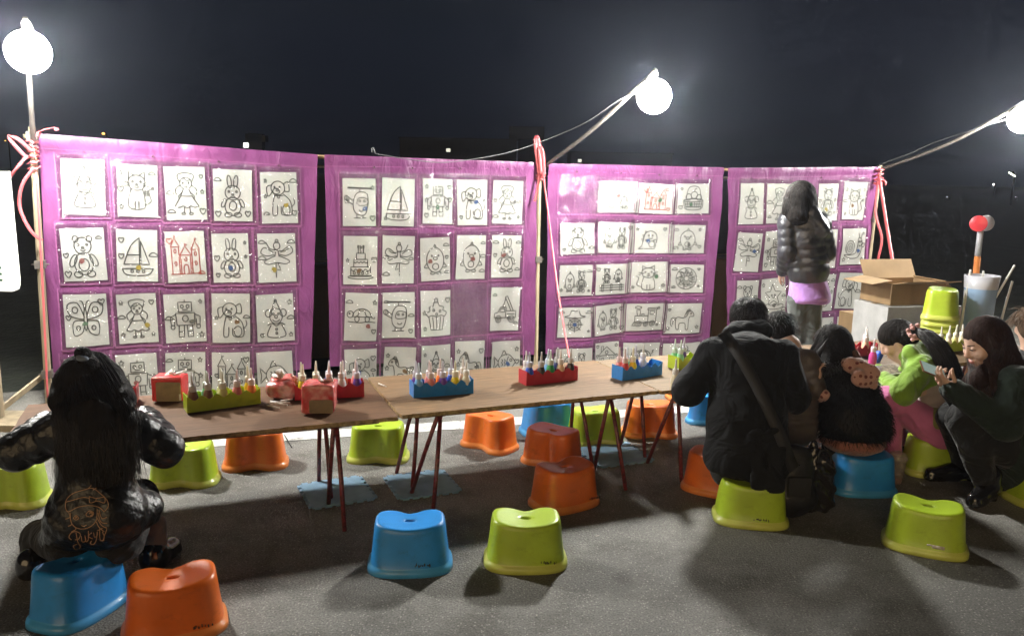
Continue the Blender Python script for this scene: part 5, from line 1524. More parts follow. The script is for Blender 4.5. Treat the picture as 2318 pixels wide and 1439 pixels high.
def cut(pt, n, k=.008):
    """trim everything on the n side of a plane: hems"""
    return ('cut', np.array(pt, float), nrm(n), k, True)
def grow(prims, h=.008, wrinkle=None):
    los, his = [], []
    for p in prims:
        if p[-1]: continue
        if p[0] == 'cap':
            m = max(p[3], p[4]) + p[8]
            los.append(np.minimum(p[1], p[2]) - m); his.append(np.maximum(p[1], p[2]) + m)
        else:
            m = np.max(p[2]); los.append(p[1] - m); his.append(p[1] + m)
    lo = np.min(los, axis=0) - 3 * h; hi = np.max(his, axis=0) + 3 * h
    dim = np.ceil((hi - lo) / h).astype(int) + 1
    axs = [lo[i] + h * np.arange(dim[i], dtype=np.float32) for i in range(3)]
    vol = np.full(dim, 0.5, np.float32)
    for p in prims:
        if p[0] == 'cut':
            d = ((axs[0] - p[1][0]) * p[2][0])[:, None, None] + ((axs[1] - p[1][1]) * p[2][1])[None, :, None] + ((axs[2] - p[1][2]) * p[2][2])[None, None, :]
            d = d + .002 * np.sin(31 * axs[0])[:, None, None] + .0015 * np.sin(27 * axs[1])[None, :, None]
            hh = np.clip(.5 + .5 * (d - vol) / p[3], 0, 1)
            vol = (vol * (1 - hh) + d * hh + p[3] * hh * (1 - hh)).astype(np.float32)
            continue
        k = p[5] if p[0] == 'cap' else p[4]
        if p[0] == 'cap':
            m = max(p[3], p[4]) + p[8] + k * 1.2 + 2 * h
            plo, phi = np.minimum(p[1], p[2]) - m, np.maximum(p[1], p[2]) + m
        else:
            m = np.max(p[2]) + k * 1.2 + 2 * h; plo, phi = p[1] - m, p[1] + m
        i0 = np.clip(((plo - lo) / h).astype(int), 0, dim - 1); i1 = np.clip(((phi - lo) / h).astype(int) + 2, 1, dim)
        if np.any(i1 <= i0): continue
        sl = tuple(slice(i0[i], i1[i]) for i in range(3))
        X = axs[0][sl[0]][:, None, None]; Y = axs[1][sl[1]][None, :, None]; Z = axs[2][sl[2]][None, None, :]
        if p[0] == 'cap':
            a, b, ra, rb, n, f = p[1], p[2], p[3], p[4], p[6], p[7]
            x, y, z = X - a[0], Y - a[1], Z - a[2]
            ba = b - a; L2 = max(float(ba @ ba), 1e-8)
            t = np.clip((x * ba[0] + y * ba[1] + z * ba[2]) / L2, 0, 1)
            qx, qy, qz = x - t * ba[0], y - t * ba[1], z - t * ba[2]
            r = ra + (rb - ra) * t
            if p[8]:
                r = r + p[8] * (np.abs(np.sin(np.pi * t * math.sqrt(L2) / p[9])) ** .7 - .6)
            if n is not None:
                q = (qx * n[0] + qy * n[1] + qz * n[2]) * (1 / f - 1)
                d = np.sqrt((qx + q * n[0]) ** 2 + (qy + q * n[1]) ** 2 + (qz + q * n[2]) ** 2) - r
                d = d * (f + (1 - f) * .5)
            else:
                d = np.sqrt(qx * qx + qy * qy + qz * qz) - r
        else:
            c, r, A = p[1], p[2], p[3]
            x, y, z = X - c[0], Y - c[1], Z - c[2]
            u = (x * A[0, 0] + y * A[1, 0] + z * A[2, 0]) / r[0]
            v = (x * A[0, 1] + y * A[1, 1] + z * A[2, 1]) / r[1]
            w = (x * A[0, 2] + y * A[1, 2] + z * A[2, 2]) / r[2]
            k0 = np.sqrt(u * u + v * v + w * w)
            k1 = np.sqrt((u / r[0]) ** 2 + (v / r[1]) ** 2 + (w / r[2]) ** 2) + 1e-6
            d = k0 * (k0 - 1) / k1
        a_ = vol[sl]
        if p[-1]:
            hh = np.clip(.5 - .5 * (a_ + d) / k, 0, 1)
            vol[sl] = a_ * (1 - hh) - d * hh + k * hh * (1 - hh)
        else:
            hh = np.clip(.5 + .5 * (a_ - d) / k, 0, 1)
            vol[sl] = a_ * (1 - hh) + d * hh - k * hh * (1 - hh)
    if wrinkle:
        amp, fr, sd = wrinkle
        X = axs[0][:, None, None]; Y = axs[1][None, :, None]; Z = axs[2][None, None, :]
        wv = np.sin(fr * (X * .8 + Z * .7) + 2.1 * np.sin(fr * .45 * Y + sd)) * np.sin(fr * (Z * 1.1 - Y * .6) + 1.7 * np.sin(fr * .5 * X + sd * 2)) + .5 * np.sin(fr * 2.1 * (X - Y) + sd) * np.sin(fr * 1.9 * (Z + Y))
        vol = vol + (amp * wv).astype(np.float32)
    return nets(vol, lo, h)

def nets(vol, lo, h):
    s = vol < 0
    cnt = np.zeros(tuple(d - 1 for d in vol.shape), np.int8)
    for dx in (0, 1):
        for dy in (0, 1):
            for dz in (0, 1):
                cnt += s[dx:vol.shape[0] - 1 + dx, dy:vol.shape[1] - 1 + dy, dz:vol.shape[2] - 1 + dz]
    act = (cnt > 0) & (cnt < 8)
    ii, jj, kk = np.nonzero(act)
    idx = np.full(act.shape, -1, np.int64); idx[act] = np.arange(len(ii))
    cor = [(dx, dy, dz) for dx in (0, 1) for dy in (0, 1) for dz in (0, 1)]
    val = [vol[ii + c[0], jj + c[1], kk + c[2]] for c in cor]
    acc = np.zeros((len(ii), 3)); num = np.zeros(len(ii))
    for a in range(8):
        for ax in range(3):
            if cor[a][ax] == 0:
                c2 = list(cor[a]); c2[ax] = 1
                b = cor.index(tuple(c2))
                va, vb = val[a], val[b]
                m = (va < 0) != (vb < 0)
                t = np.where(m, va / np.where(np.abs(va - vb) < 1e-9, 1, va - vb), 0)
                pos = np.tile(np.array(cor[a], float), (len(ii), 1)); pos[:, ax] += t
                acc += pos * m[:, None]; num += m
    V = lo + h * (np.stack([ii, jj, kk], 1) + acc / np.maximum(num, 1)[:, None])
    F = []
    n0, n1, n2 = vol.shape
    for ax in range(3):
        o1, o2 = [(1, 2), (2, 0), (0, 1)][ax]
        sl0 = [slice(0, n) for n in vol.shape]; sl1 = [slice(0, n) for n in vol.shape]
        sl0[ax] = slice(0, vol.shape[ax] - 1); sl1[ax] = slice(1, vol.shape[ax])
        A, B = s[tuple(sl0)], s[tuple(sl1)]
        e = np.argwhere(A != B)
        ok = (e[:, o1] > 0) & (e[:, o2] > 0) & (e[:, o1] < vol.shape[o1] - 1) & (e[:, o2] < vol.shape[o2] - 1)
        e = e[ok]
        if not len(e): continue
        def cell(d1, d2):
            q = e.copy(); q[:, o1] -= d1; q[:, o2] -= d2
            return idx[q[:, 0], q[:, 1], q[:, 2]]
        q = np.stack([cell(1, 1), cell(0, 1), cell(0, 0), cell(1, 0)], 1)
        flip = ~A[e[:, 0], e[:, 1], e[:, 2]]
        q[flip] = q[flip][:, ::-1]
        F.append(q)
    return V, np.concatenate(F)

class Person:
    def __init__(s, base, label):
        s.root = empty('person', (base[0], base[1], 0))
        tag(s.root, label, 'person')
        s.bvh = {}
    def part(s, name, prims, mat, h=.008, wrinkle=None, extra=None, under=None):
        V, F = grow(prims, h, wrinkle)
        s.bvh[name] = (V, F)
        v, f = V.tolist(), F.tolist()
        if extra:
            b = len(v); v += extra[0]; f += [[i + b for i in q] for q in extra[1]]
        me = bpy.data.meshes.new(name)
        me.from_pydata(v, [], f)
        mats = mat if isinstance(mat, (list, tuple)) else [mat]
        for m_ in mats: me.materials.append(m_)
        if len(mats) > 1:
            me.polygons.foreach_set('material_index', [0] * len(F) + [1] * (len(f) - len(F)))
        me.polygons.foreach_set('use_smooth', [True] * len(me.polygons))
        return world_child(name, me, under or s.root)
    def tree(s, name):
        V, F = s.bvh[name]
        return BVHTree.FromPolygons(V.tolist(), F.tolist())

def frame(fw, up=(0, 0, 1)):
    f = nrm(fw); u = np.array(up, float); u = nrm(u - f * (u @ f)); r = np.cross(f, u)
    return f, u, r
def head_prims(c, f, u, r, s=1.0, face=True):
    A = np.stack([r, f, u], axis=1)
    P_ = [ell(c + (u * .028 - f * .012) * s, np.array([.074, .094, .088]) * s, A, .02),
          ell(c + (-u * .035 + f * .018) * s, np.array([.060, .070, .078]) * s, A, .035),
          ell(c + (-u * .092 + f * .050) * s, np.array([.028, .026, .020]) * s, A, .03)]
    for sd in (-1, 1):
        P_.append(ell(c + (r * sd * .074 - u * .012 - f * .012) * s, np.array([.010, .020, .031]) * s, A, .008))
    if face:
        P_ += [cap(c + (f * .082 + u * .018) * s, c + (f * .100 - u * .026) * s, .008 * s, .0125 * s, .012),
               ell(c + (f * .088 - u * .033) * s, np.array([.017, .012, .010]) * s, A, .01),
               ell(c + (f * .080 - u * .060) * s, np.array([.023, .014, .0065]) * s, A, .006),
               ell(c + (f * .077 - u * .071) * s, np.array([.020, .014, .0070]) * s, A, .006)]
        for sd in (-1, 1):
            P_.append(ell(c + (r * sd * .045 + f * .058 - u * .028) * s, np.array([.026, .022, .024]) * s, A, .02))
            P_.append(ell(c + (r * sd * .031 + f * .094 + u * .012) * s, np.array([.017, .012, .009]) * s, A, .010, True))
            P_.append(ell(c + (r * sd * .031 + f * .074 + u * .010) * s, np.array([.013, .013, .011]) * s, A, .006))
    return P_
def hand_prims(w, d, nrm_, s=1.0, curl=.5, side=1, spread=.1, thumb=.6):
    """w wrist, d towards the fingers, nrm_ out of the palm; side=+1: thumb on d x n side"""
    d = nrm(d); n = nrm(np.array(nrm_) - d * (np.array(nrm_) @ d)); r = np.cross(d, n) * side
    P_ = [cap(w, w + d * .045 * s, .023 * s, .028 * s, .015, n, .62), cap(w + d * .04 * s + r * .018 * s, w + d * .075 * s + r * .022 * s, .017 * s, .012 * s, .012), cap(w + d * .04 * s - r * .016 * s, w + d * .070 * s - r * .024 * s, .017 * s, .011 * s, .012)]
    Ls = [.070, .080, .074, .058]
    for i in range(4):
        o = (.030 - .020 * i) * s
        p = w + d * (.078 - .004 * abs(i - 1.2)) * s + r * o
        dd = nrm(d + r * spread * (1.5 - i) * .5)
        ang = curl * (1 + .08 * i)
        seg = Ls[i] * s * np.array([.44, .32, .26])
        rad = np.array([.0092, .0085, .0078, .0066]) * s * (1 if i < 3 else .88)
        a = 0.0
        for j in range(3):
            a += ang * (.8 if j == 0 else 1.0)
            dj = dd * math.cos(a) + n * math.sin(a)
            q = p + dj * seg[j]
            P_.append(cap(p, q, rad[j], rad[j + 1], .004))
            p = q
    p = w + d * .018 * s + r * .022 * s
    t1 = nrm(d * .55 + r * .75 + n * .35 * thumb); q = p + t1 * .040 * s
    t2 = nrm(d * .9 + r * .25 + n * .5 * thumb); q2 = q + t2 * .030 * s; q3 = q2 + nrm(t2 + n * .3 * thumb) * .024 * s
    P_ += [cap(p, q, .0135 * s, .0105 * s, .010), cap(q, q2, .0102 * s, .0088 * s, .004), cap(q2, q3, .0088 * s, .0070 * s, .004)]
    return P_
def limb(pts, rs, k=.02, **kw):
    return [cap(pts[i], pts[i + 1], rs[i], rs[i + 1], k, **kw) for i in range(len(pts) - 1)]

def strands(paths, w0=.0035, w1=.0008, nseg=7):
    """thin tapered ribbons along paths: list of control point lists"""
    V, F = [], []
    for pts in paths:
        P_ = np.array(pts, float)
        tt = np.linspace(0, len(P_) - 1, nseg + 1)
        i = np.minimum(tt.astype(int), len(P_) - 2); fr = (tt - i)[:, None]
        Pm = P_[np.maximum(i - 1, 0)]; P0 = P_[i]; P1 = P_[i + 1]; P2 = P_[np.minimum(i + 2, len(P_) - 1)]
        C_ = .5 * (2 * P0 + (P1 - Pm) * fr + (2 * Pm - 5 * P0 + 4 * P1 - P2) * fr ** 2 + (3 * P0 - Pm - 3 * P1 + P2) * fr ** 3)
        T_ = np.gradient(C_, axis=0); T_ /= np.linalg.norm(T_, axis=1)[:, None] + 1e-9
        a = RNG.normal(size=3)
        S_ = np.cross(T_, a); S_ /= np.linalg.norm(S_, axis=1)[:, None] + 1e-9
        N_ = np.cross(T_, S_)
        W_ = np.linspace(w0, w1, nseg + 1)[:, None] * .5
        b = len(V)
        for j in range(nseg + 1):
            V += [(C_[j] + S_[j] * W_[j]).tolist(), (C_[j] - S_[j] * W_[j] * .5 + N_[j] * W_[j] * .86).tolist(), (C_[j] - S_[j] * W_[j] * .5 - N_[j] * W_[j] * .86).tolist()]
        for j in range(nseg):
            for m in range(3):
                q = (m + 1) % 3
                F.append([b + 3 * j + m, b + 3 * j + q, b + 3 * j + 3 + q, b + 3 * j + 3 + m])
    return V, F
def hair_material(name, col, hi):
    """dull mass underneath, glossier single strands on top"""
    a = material(name + '_mass', col, rough=.75, spec=.12, var=.7, var_scale=60, color2=hi, bump=.9, bump_scale=110, stretch=(1, 1, .10), bump_dist=.01)
    b = material(name + '_strands', tuple(c * 1.7 for c in hi), rough=.38, spec=.45, var=.6, var_scale=40, color2=col)
    return [a, b]
M_HAIR_BLACK = hair_material('black_hair', (.008, .007, .0065), (.016, .013, .011))
M_HAIR_BROWN = hair_material('dark_brown_hair', (.018, .009, .007), (.035, .018, .013))
M_HAIR_MID = hair_material('mid_brown_hair', (.07, .045, .03), (.10, .065, .04))
M_SKIN = material('skin', (.60, .39, .295), rough=.55, sss=.12, var=.12, var_scale=14, bump=.08, bump_scale=200)
M_LIP = material('lip', (.42, .13, .11), rough=.4)
M_LASH = material('lash', (.015, .01, .008), rough=.5)
def cloth(name, col, rough=.85, bump=.35, scale=140, sheen=.3, var=.25, vs=7, **kw):
    kw.setdefault('fold', .035)
    return material(name, col, rough=rough, bump=bump, bump_scale=scale, sheen=sheen, var=var, var_scale=vs, spec=.3, **kw)
M_SHINY = material('black_shiny_nylon', (.010, .009, .008), rough=.33, spec=.5, bump=.7, bump_scale=34, bump_dist=.012, var=.3, var_scale=8, detail=6)
M_COAT = cloth('black_wool', (.0075, .008, .009), sheen=.03, scale=260)
M_BLACKPANTS = cloth('black_trousers', (.012, .012, .012), sheen=.12)
M_BOOT = material('black_leather', (.010, .009, .009), rough=.16, coat=.6, bump=.15, bump_scale=40)
M_GREYPANTS = cloth('silver_grey_leggings', (.22, .20, .18), rough=.5)

# ---------------------------------------------------------------- the long-haired girl at the left, seen from behind
def girl_left():
    Y = 2.66
    pel, chs, nk = D(218, 1185, Y), D(216, 1020, Y + .03), D(214, 930, Y + .07)
    hc = D(207, 872, Y + .12)
    P = Person(D(200, 1250, Y)[:2], 'girl with long black hair and shiny black jacket sitting with her back turned')
    f, u, r = frame((.10, 1, -.55))
    s = .90
    shl, shr = D(142, 972, Y + .03), D(300, 968, Y + .03)
    ell_, elr = D(40, 1022, Y + .02), D(372, 1015, Y + .06)
    wrl, wrr = D(105, 962, Y + .26), D(330, 948, Y + .27)
    hpl, hpr = D(160, 1222, Y + .04), D(270, 1222, Y + .04)
    knl, knr = D(92, 1215, Y + .30), D(318, 1122, Y + .32)
    anl, anr = D(72, 1285, Y + .16), D(348, 1262, Y + .24)
    body = head_prims(hc, f, u, r, s) + [cap(hc - u * .06, nk, .042, .048, .02), cap(nk, chs, .055, .07, .03), cap(chs, D(218, 1150, Y + .02), .07, .075, .03), cap(shl, shr, .04, .04, .03)]
    body += limb([shl, ell_, wrl], [.036, .03, .022]) + limb([shr, elr, wrr], [.036, .03, .022])
    body += hand_prims(wrl, D(140, 945, Y + .36) - wrl, (0, 0, -1), .75, .35, 1) + hand_prims(wrr, D(300, 930, Y + .37) - wrr, (0, 0, -1), .75, .35, -1)
    body += limb([D(170, 1190, Y + .05), knl, anl], [.055, .045, .035]) + limb([D(262, 1190, Y + .05), knr, anr], [.055, .045, .035])
    P.part('body', body, M_SKIN, .007)
    n = (0, 1, 0)
    jk = [cap(D(216, 1140, Y), chs, .138, .122, .03, n, .80), cap(chs, nk, .120, .072, .04, n, .8), cap(shl, shr, .066, .066, .04)]
    jk += [cap(D(180, 1170, Y - .01), D(258, 1165, Y - .01), .112, .112, .04, n, .95), cap(D(258, 1165, Y + .04), D(322, 1150, Y + .08), .112, .070, .04), cap(D(160, 1190, Y + .02), D(130, 1215, Y + .06), .09, .06, .03)]
    jk += [cut(D(215, 1250, Y), (.05, -.12, -1))]
    jk += limb([shl, ell_, wrl], [.070, .068, .050], .015, puff=.006, pitch=.07) + limb([shr, elr, wrr], [.070, .068, .050], .015, puff=.006, pitch=.07)
    jk += [cap(nk + np.array([-.04, -.01, .005]), nk + np.array([.04, -.01, .005]), .062, .062, .02)]
    jacket = P.part('jacket', jk, M_SHINY, .0065, (.0038, 44, 1.0))
    tr = limb([hpl, knl, anl], [.085, .066, .048]) + limb([hpr, knr, anr], [.085, .070, .046])
    P.part('trousers', tr[:2] + [tr[2]], M_BLACKPANTS, .009, (.003, 30, 2))
    sh = limb([D(345, 1190, Y + .27), anr], [.052, .046])
    P.part('legging', sh, M_GREYPANTS, .008, (.003, 40, 2))
    def boot(an, toe):
        P.part('boot', [cap(an + np.array([0, 0, .03]), np.array([an[0], an[1], .05]), .050, .050, .02), cap((an[0], an[1], .045), (toe[0], toe[1], .036), .045, .036, .03), cap((an[0], an[1], .02), (toe[0], toe[1], .018), .046, .040, .01, (0, 0, 1), .5)], M_BOOT, .007)
    boot(anl, anl + np.array([-.07, .11, 0])); boot(anr, anr + np.array([.015, .13, 0]))
    # hair: cap on the skull, long curtain down the back, small knot on the crown
    A = np.stack([r, f, u], axis=1)
    hb = [ell(hc + (u * .030 - f * .020) * s, np.array([.094, .106, .104]) * s, A, .03),
          cap(hc - f * .05 - u * .02, D(216, 985, Y - .062), .092, .085, .05, n, .50),
          cap(D(212, 960, Y - .06), D(235, 1062, Y - .105), .088, .070, .04, n, .26),
          cap(hc + r * .075 - u * .03, D(285, 990, Y - .03), .036, .030, .03), cap(hc - r * .080 - u * .03, D(150, 985, Y - .03), .032, .026, .03),
          ell(D(187, 800, Y + .03), (.028, .028, .026), None, .02), cap(hc - r * .07 + u * .03, D(140, 905, Y + .02), .045, .045, .04), cap(hc + r * .07 + u * .03, D(278, 905, Y + .02), .045, .045, .04)]
    paths = []
    for i in range(1700):
        th = RNG.uniform(-1.25, 1.25); ph = RNG.uniform(.0, 1.25)
        d = -f * math.cos(th) * math.cos(ph) + r * math.sin(th) * math.cos(ph) + u * math.sin(ph)
        p0 = hc + (u * .03 - f * .02) * s + d * np.array(.104) * s
        x = 214 + 88 * math.sin(th) * (1.0) + RNG.normal(0, 9)
        xe = 225 + 84 * math.sin(th) + RNG.normal(0, 14)
        ln_ = RNG.uniform(.72, 1.04)
        back = .03 * (1 - math.cos(th))
        p1 = D(x, 930, Y - .055 + back * 1.2 + RNG.normal(0, .004)); p2 = D((x + xe) / 2, 930 + 75 * ln_, Y - .098 + back * 1.6 + RNG.normal(0, .004)); p3 = D(xe, 930 + 165 * ln_, Y - .122 + back * 1.8 + RNG.normal(0, .005))
        paths.append([p0, p1, p2, p3])
    V, F = strands(paths, .0026, .0008)
    hair = P.part('hair', hb, M_HAIR_BLACK, .007, (.0022, 60, 1), (V, F))
    tie = [ell(D(188, 812, Y + .0), (.020, .016, .009), None, .01), ell(D(178, 808, Y + .005), (.010, .010, .008), None, .01)]
    P.part('hair_tie', tie, material('grey_blue_hair_tie', (.16, .19, .24), rough=.6), .005, under=hair)
    # gold print on the back: beret face and looped lettering, laid on the jacket surface
    tree = P.tree('jacket')
    last = [Y - .17]
    def onto(x, y):
        d_ = nrm(ray(196 + x * 1.0, 1176 + y * 1.02))
        h_ = tree.ray_cast(Vector(C_POS), Vector(d_))
        q = np.array(h_[0]) if h_[0] is not None and abs(h_[0][1] - last[0]) < .12 else D(196 + x, 1176 + y * 1.02, last[0])
        last[0] = q[1]
        return q - d_ * .003
    mb = MB()
    def draw(pts, w=1.7, closed=False, smooth=True):
        pp = catmull([np.array(p) for p in pts], 5, closed) if smooth else [np.array(p) for p in pts]
        v, f_ = [], []
        for i, p in enumerate(pp):
            t = pp[min(i + 1, len(pp) - 1)] - pp[max(i - 1, 0)]; t = t / (np.linalg.norm(t) + 1e-9)
            nn = np.array([-t[1], t[0]])
            v += [onto(*(p + nn * w / 2)), onto(*(p - nn * w / 2))]
        f_ = [(2 * i, 2 * i + 1, 2 * i + 3, 2 * i + 2) for i in range(len(pp) - 1)]
        mb.add(v, f_)
    k = 1.0
    draw([(-48, -28), (-46, -44), (-32, -58), (-8, -66), (14, -70), (34, -56), (46, -44), (49, -30), (40, -18)])
    draw([(-48, -28), (-42, -18), (-20, -28), (6, -32), (28, -28), (40, -18)])
    draw([(-46, -40), (-30, -44), (-8, -50), (6, -48)])
    draw([(6, -52), (22, -48), (40, -50), (40, -38), (24, -42), (8, -38), (6, -52)]); draw([(22, -49), (21, -41)])
    draw([(4, -70), (14, -78), (22, -72), (14, -66)])
    draw([(-36, -16), (-36, 2), (-26, 16), (-8, 20), (10, 14), (22, 0), (24, -24)])
    draw([(-2, -12), (6, -20), (16, -16), (12, -8), (2, -8), (-2, -12)]); draw([(6, -14), (11, -17), (13, -11), (8, -9)], 3)
    draw([(-30, -4), (-24, -10), (-18, -4), (-24, 0), (-30, -4)]); draw([(-26, -4), (-22, -7)], 3)
    draw([(-12, 12), (-6, 14), (0, 11)])
    for q in ([(28, -22), (34, -4), (46, -6)], [(26, -16), (32, 4), (47, 8)], [(24, -4), (34, 12), (46, 18)], [(-40, -16), (-38, -6), (-48, -2)], [(-36, 0), (-34, 10), (-42, 14)], [(22, 4), (28, 16), (40, 26)], [(-30, 12), (-24, 20), (-34, 26)]):
        draw(q, 1.8)
    # looped script lettering under the face, as it reads on the jacket
    draw([(-34, 44), (-40, 38), (-34, 28), (-22, 26), (-14, 32), (-18, 42), (-26, 44)], 1.9); draw([(-24, 28), (-20, 48), (-14, 60), (-24, 66), (-30, 58), (-22, 54)], 1.9)
    draw([(-12, 36), (-10, 48), (-2, 46), (-4, 34)], 1.9); draw([(-4, 34), (-1, 48), (4, 44)], 1.9)
    draw([(4, 24), (4, 44)], 1.9); draw([(12, 28), (4, 36), (14, 42)], 1.9)
    draw([(16, 28), (18, 38), (24, 34), (24, 26)], 1.9); draw([(24, 26), (22, 44), (16, 54), (8, 52), (12, 46)], 1.9)
    draw([(30, 18), (30, 40), (34, 46), (40, 44)], 1.9); draw([(24, 24), (36, 18)], 1.9); draw([(36, 26), (40, 34), (46, 20)], 1.9); draw([(40, 34), (38, 44), (30, 46)], 1.9)
    mb.build_world('gold_print', material('gold_print', (.42, .24, .13), rough=.6), jacket, smooth=False)
girl_left()

# ---------------------------------------------------------------- the man in the black coat
def man():
    Y = 3.52
    P = Person(D(1690, 1150, Y)[:2], 'man in a black coat bent over the table, seen from behind')
    pel, wst, chs, nk = D(1688, 1062, Y), D(1690, 960, Y + .02), D(1692, 838, Y + .12), D(1692, 768, Y + .24)
    hc = D(1694, 735, Y + .40)
    f, u, r = frame((-.05, 1, -.85))
    shl, shr = D(1618, 800, Y + .14), D(1772, 802, Y + .14)
    ell_, elr = D(1556, 886, Y + .12), D(1800, 900, Y + .22)
    wrl, wrr = D(1590, 840, Y + .46), D(1775, 860, Y + .48)
    hpl, hpr = D(1655, 1060, Y + .05), D(1730, 1060, Y + .05)
    knl, knr = D(1645, 1000, Y + .46), D(1745, 1000, Y + .46)
    anl, anr = np.array([knl[0], knl[1] + .02, .09]), np.array([knr[0], knr[1] + .02, .09])
    body = head_prims(hc, f, u, r, 1.0) + [cap(hc - u * .07 - f * .02, nk, .052, .058), cap(nk, chs, .07, .085, .03), cap(chs, D(1690, 1010, Y + .02), .085, .085, .03), cap(shl, shr, .05, .05, .03)]
    body += limb([shl, ell_, wrl], [.05, .042, .03]) + limb([shr, elr, wrr], [.05, .042, .03]) + limb([D(1655, 1030, Y + .06), knl, anl], [.075, .06, .045]) + limb([D(1730, 1030, Y + .06), knr, anr], [.075, .06, .045])
    body += hand_prims(wrl, (.35, 1, -.1), (0, 0, -1), .95, .35, 1) + hand_prims(wrr, (-.2, 1, -.1), (0, 0, -1), .95, .35, -1)
    P.part('body', body, M_SKIN, .008)
    n = (0, 1, .1)
    jk = [cap(D(1690, 1010, Y), wst, .185, .176, .04, n, .70), cap(wst, chs, .176, .172, .04, n, .68), cap(chs, nk, .165, .080, .05, n, .7), cap(shl, shr, .074, .074, .05),
          cap(D(1652, 1036, Y - .01), D(1742, 1046, Y - .01), .108, .108, .04, n, .98)]
    jk += [cut(D(1640, 1074, Y - .1), (-.30, -.25, -1))]
    jk += limb([shl, ell_, wrl], [.076, .074, .056], .018) + limb([shr, elr, wrr], [.076, .070, .056], .018)
    # back vent panels hanging over the stool
    jk += [cap(D(1712, 985, Y - .120), D(1716, 1096, Y - .150), .040, .040, .015, n, .20), cap(D(1752, 985, Y - .118), D(1756, 1100, Y - .156), .045, .040, .008, n, .20), cut(D(1720, 1112, Y - .15), (.02, 0, -1))]
    P.part('coat', jk, M_COAT, .008, (.0060, 17, .4))
    P.part('collar', [cap(D(1655, 756, Y + .23), D(1730, 750, Y + .24), .044, .044, .02), cap(D(1665, 742, Y + .26), D(1722, 738, Y + .27), .034, .034, .02)], M_COAT, .008, (.002, 30, 1))
    P.part('trousers', limb([hpl, knl, anl], [.10, .078, .06]) + limb([hpr, knr, anr], [.10, .078, .06]), M_BLACKPANTS, .011, (.004, 25, 1))
    for an in (anl, anr):
        P.part('shoe', [cap((an[0], an[1], .05), (an[0], an[1] + .15, .042), .048, .038, .03), cap((an[0], an[1] - .03, .022), (an[0], an[1] + .16, .02), .045, .042, .01, (0, 0, 1), .5)], M_BOOT, .010)
    A = np.stack([r, f, u], axis=1)
    hb = [ell(hc + (u * .034 - f * .018), np.array([.082, .102, .094]), A, .02), ell(hc + (-u * .03 - f * .05), np.array([.070, .055, .06]), A, .02)]
    paths = []
    for i in range(1500):
        th, ph = RNG.uniform(-2.3, 2.3), RNG.uniform(-.35, 1.4)
        d = -f * math.cos(th) * math.cos(ph) + r * math.sin(th) * math.cos(ph) + u * math.sin(ph)
        p0 = hc + u * .034 - f * .018 + A @ (A.T @ d * np.array([.080, .100, .092]))
        cw = nrm(-f * .6 + u * .8); fl = nrm(nrm(d * (d @ cw) - cw) + RNG.normal(0, .13, 3)); L = RNG.uniform(.028, .045)
        paths.append([p0 - d * .004, p0 + d * .007 + fl * L * .5, p0 + d * .002 + fl * L])
    P.part('hair', hb, M_HAIR_BLACK, .007, (.003, 70, 2), strands(paths, .0028, .0008, 4))
    # bag strap over the coat, lying on its surface
    tree = P.tree('coat')
    line = [(1636, 752), (1652, 772), (1672, 800), (1694, 838), (1716, 878), (1736, 920), (1756, 962), (1772, 1000), (1786, 1035)]
    pts, nn = [], []
    for (x, y) in catmull([np.array(q, float) for q in line], 3):
        d = nrm(ray(x, y)); h_ = tree.ray_cast(Vector(C_POS), Vector(d))
        q = np.array(h_[0]) if h_[0] is not None else D(x, y, Y - .1)
        pts.append(q - d * .008)
    for _ in range(3):
        pts = [pts[0]] + [(pts[i - 1] + 2 * pts[i] + pts[i + 1]) / 4 + np.array([0, -.0008, 0]) for i in range(1, len(pts) - 1)] + [pts[-1]]
    bag = empty('shoulder_bag', D(1815, 1150, 3.5)[:2].tolist() + [0]); tag(bag, 'black shoulder bag on a wide strap hanging beside the lime stool', 'bag')
    bc = D(1812, 1075, 3.47)
    pts += [D(1797, 1062, Y - .11), bc + np.array([-.02, -.01, .05])]
    MB().ribbon(pts, .052, (.85, .1, .5), th=.0022).build_world('strap', material('strap_webbing', (.022, .021, .021), rough=.7, bump=.4, bump_scale=200), bag)
    M_BAG = material('black_bag_nylon', (.014, .013, .013), rough=.5, bump=.4, bump_scale=40, bump_dist=.01, var=.4)
    V, F = grow([cap(bc + np.array([-.03, 0, .06]), bc + np.array([-.02, 0, -.11]), .085, .095, .03, (0, 1, 0), .5), cap(bc + np.array([.02, 0, -.10]), bc + np.array([-.06, 0, -.10]), .06, .06, .03)], .009, (.003, 30, 1))
    world_child('bag_body', mesh_of('bag_body', V, F, M_BAG), bag)
    MB().box((bc[0] - .02, bc[1] - .052, bc[2] - .04), (.11, .012, .10), bev=.006).build_world('front_pocket', M_BAG, bag, smooth=False)
    pb = empty('plastic_bag', D(1852, 1150, 3.55)[:2].tolist() + [0]); tag(pb, 'crumpled dark plastic bag beside the shoulder bag', 'bag')
    c2 = D(1852, 1065, 3.58)
    V, F = grow([cap((c2[0] - .035, c2[1], .05), (c2[0] - .03, c2[1], c2[2] + .03), .052, .058, .02), cap((c2[0] + .035, c2[1] + .01, .05), (c2[0] + .025, c2[1], c2[2] + .03), .052, .055, .02), cap((c2[0] - .02, c2[1], c2[2] + .03), (c2[0] - .03, c2[1], c2[2] + .13), .05, .022, .03), cap((c2[0] + .02, c2[1], c2[2] + .03), (c2[0] + .02, c2[1], c2[2] + .10), .045, .018, .02)], .007, (.008, 42, 3))
    V[:, 2] = np.maximum(V[:, 2], .004)
    world_child('bag_film', mesh_of('bag_film', V, F, material('dark_glossy_film', (.018, .016, .015), rough=.2, coat=.4, bump=.35, bump_scale=16, bump_dist=.02)), pb)
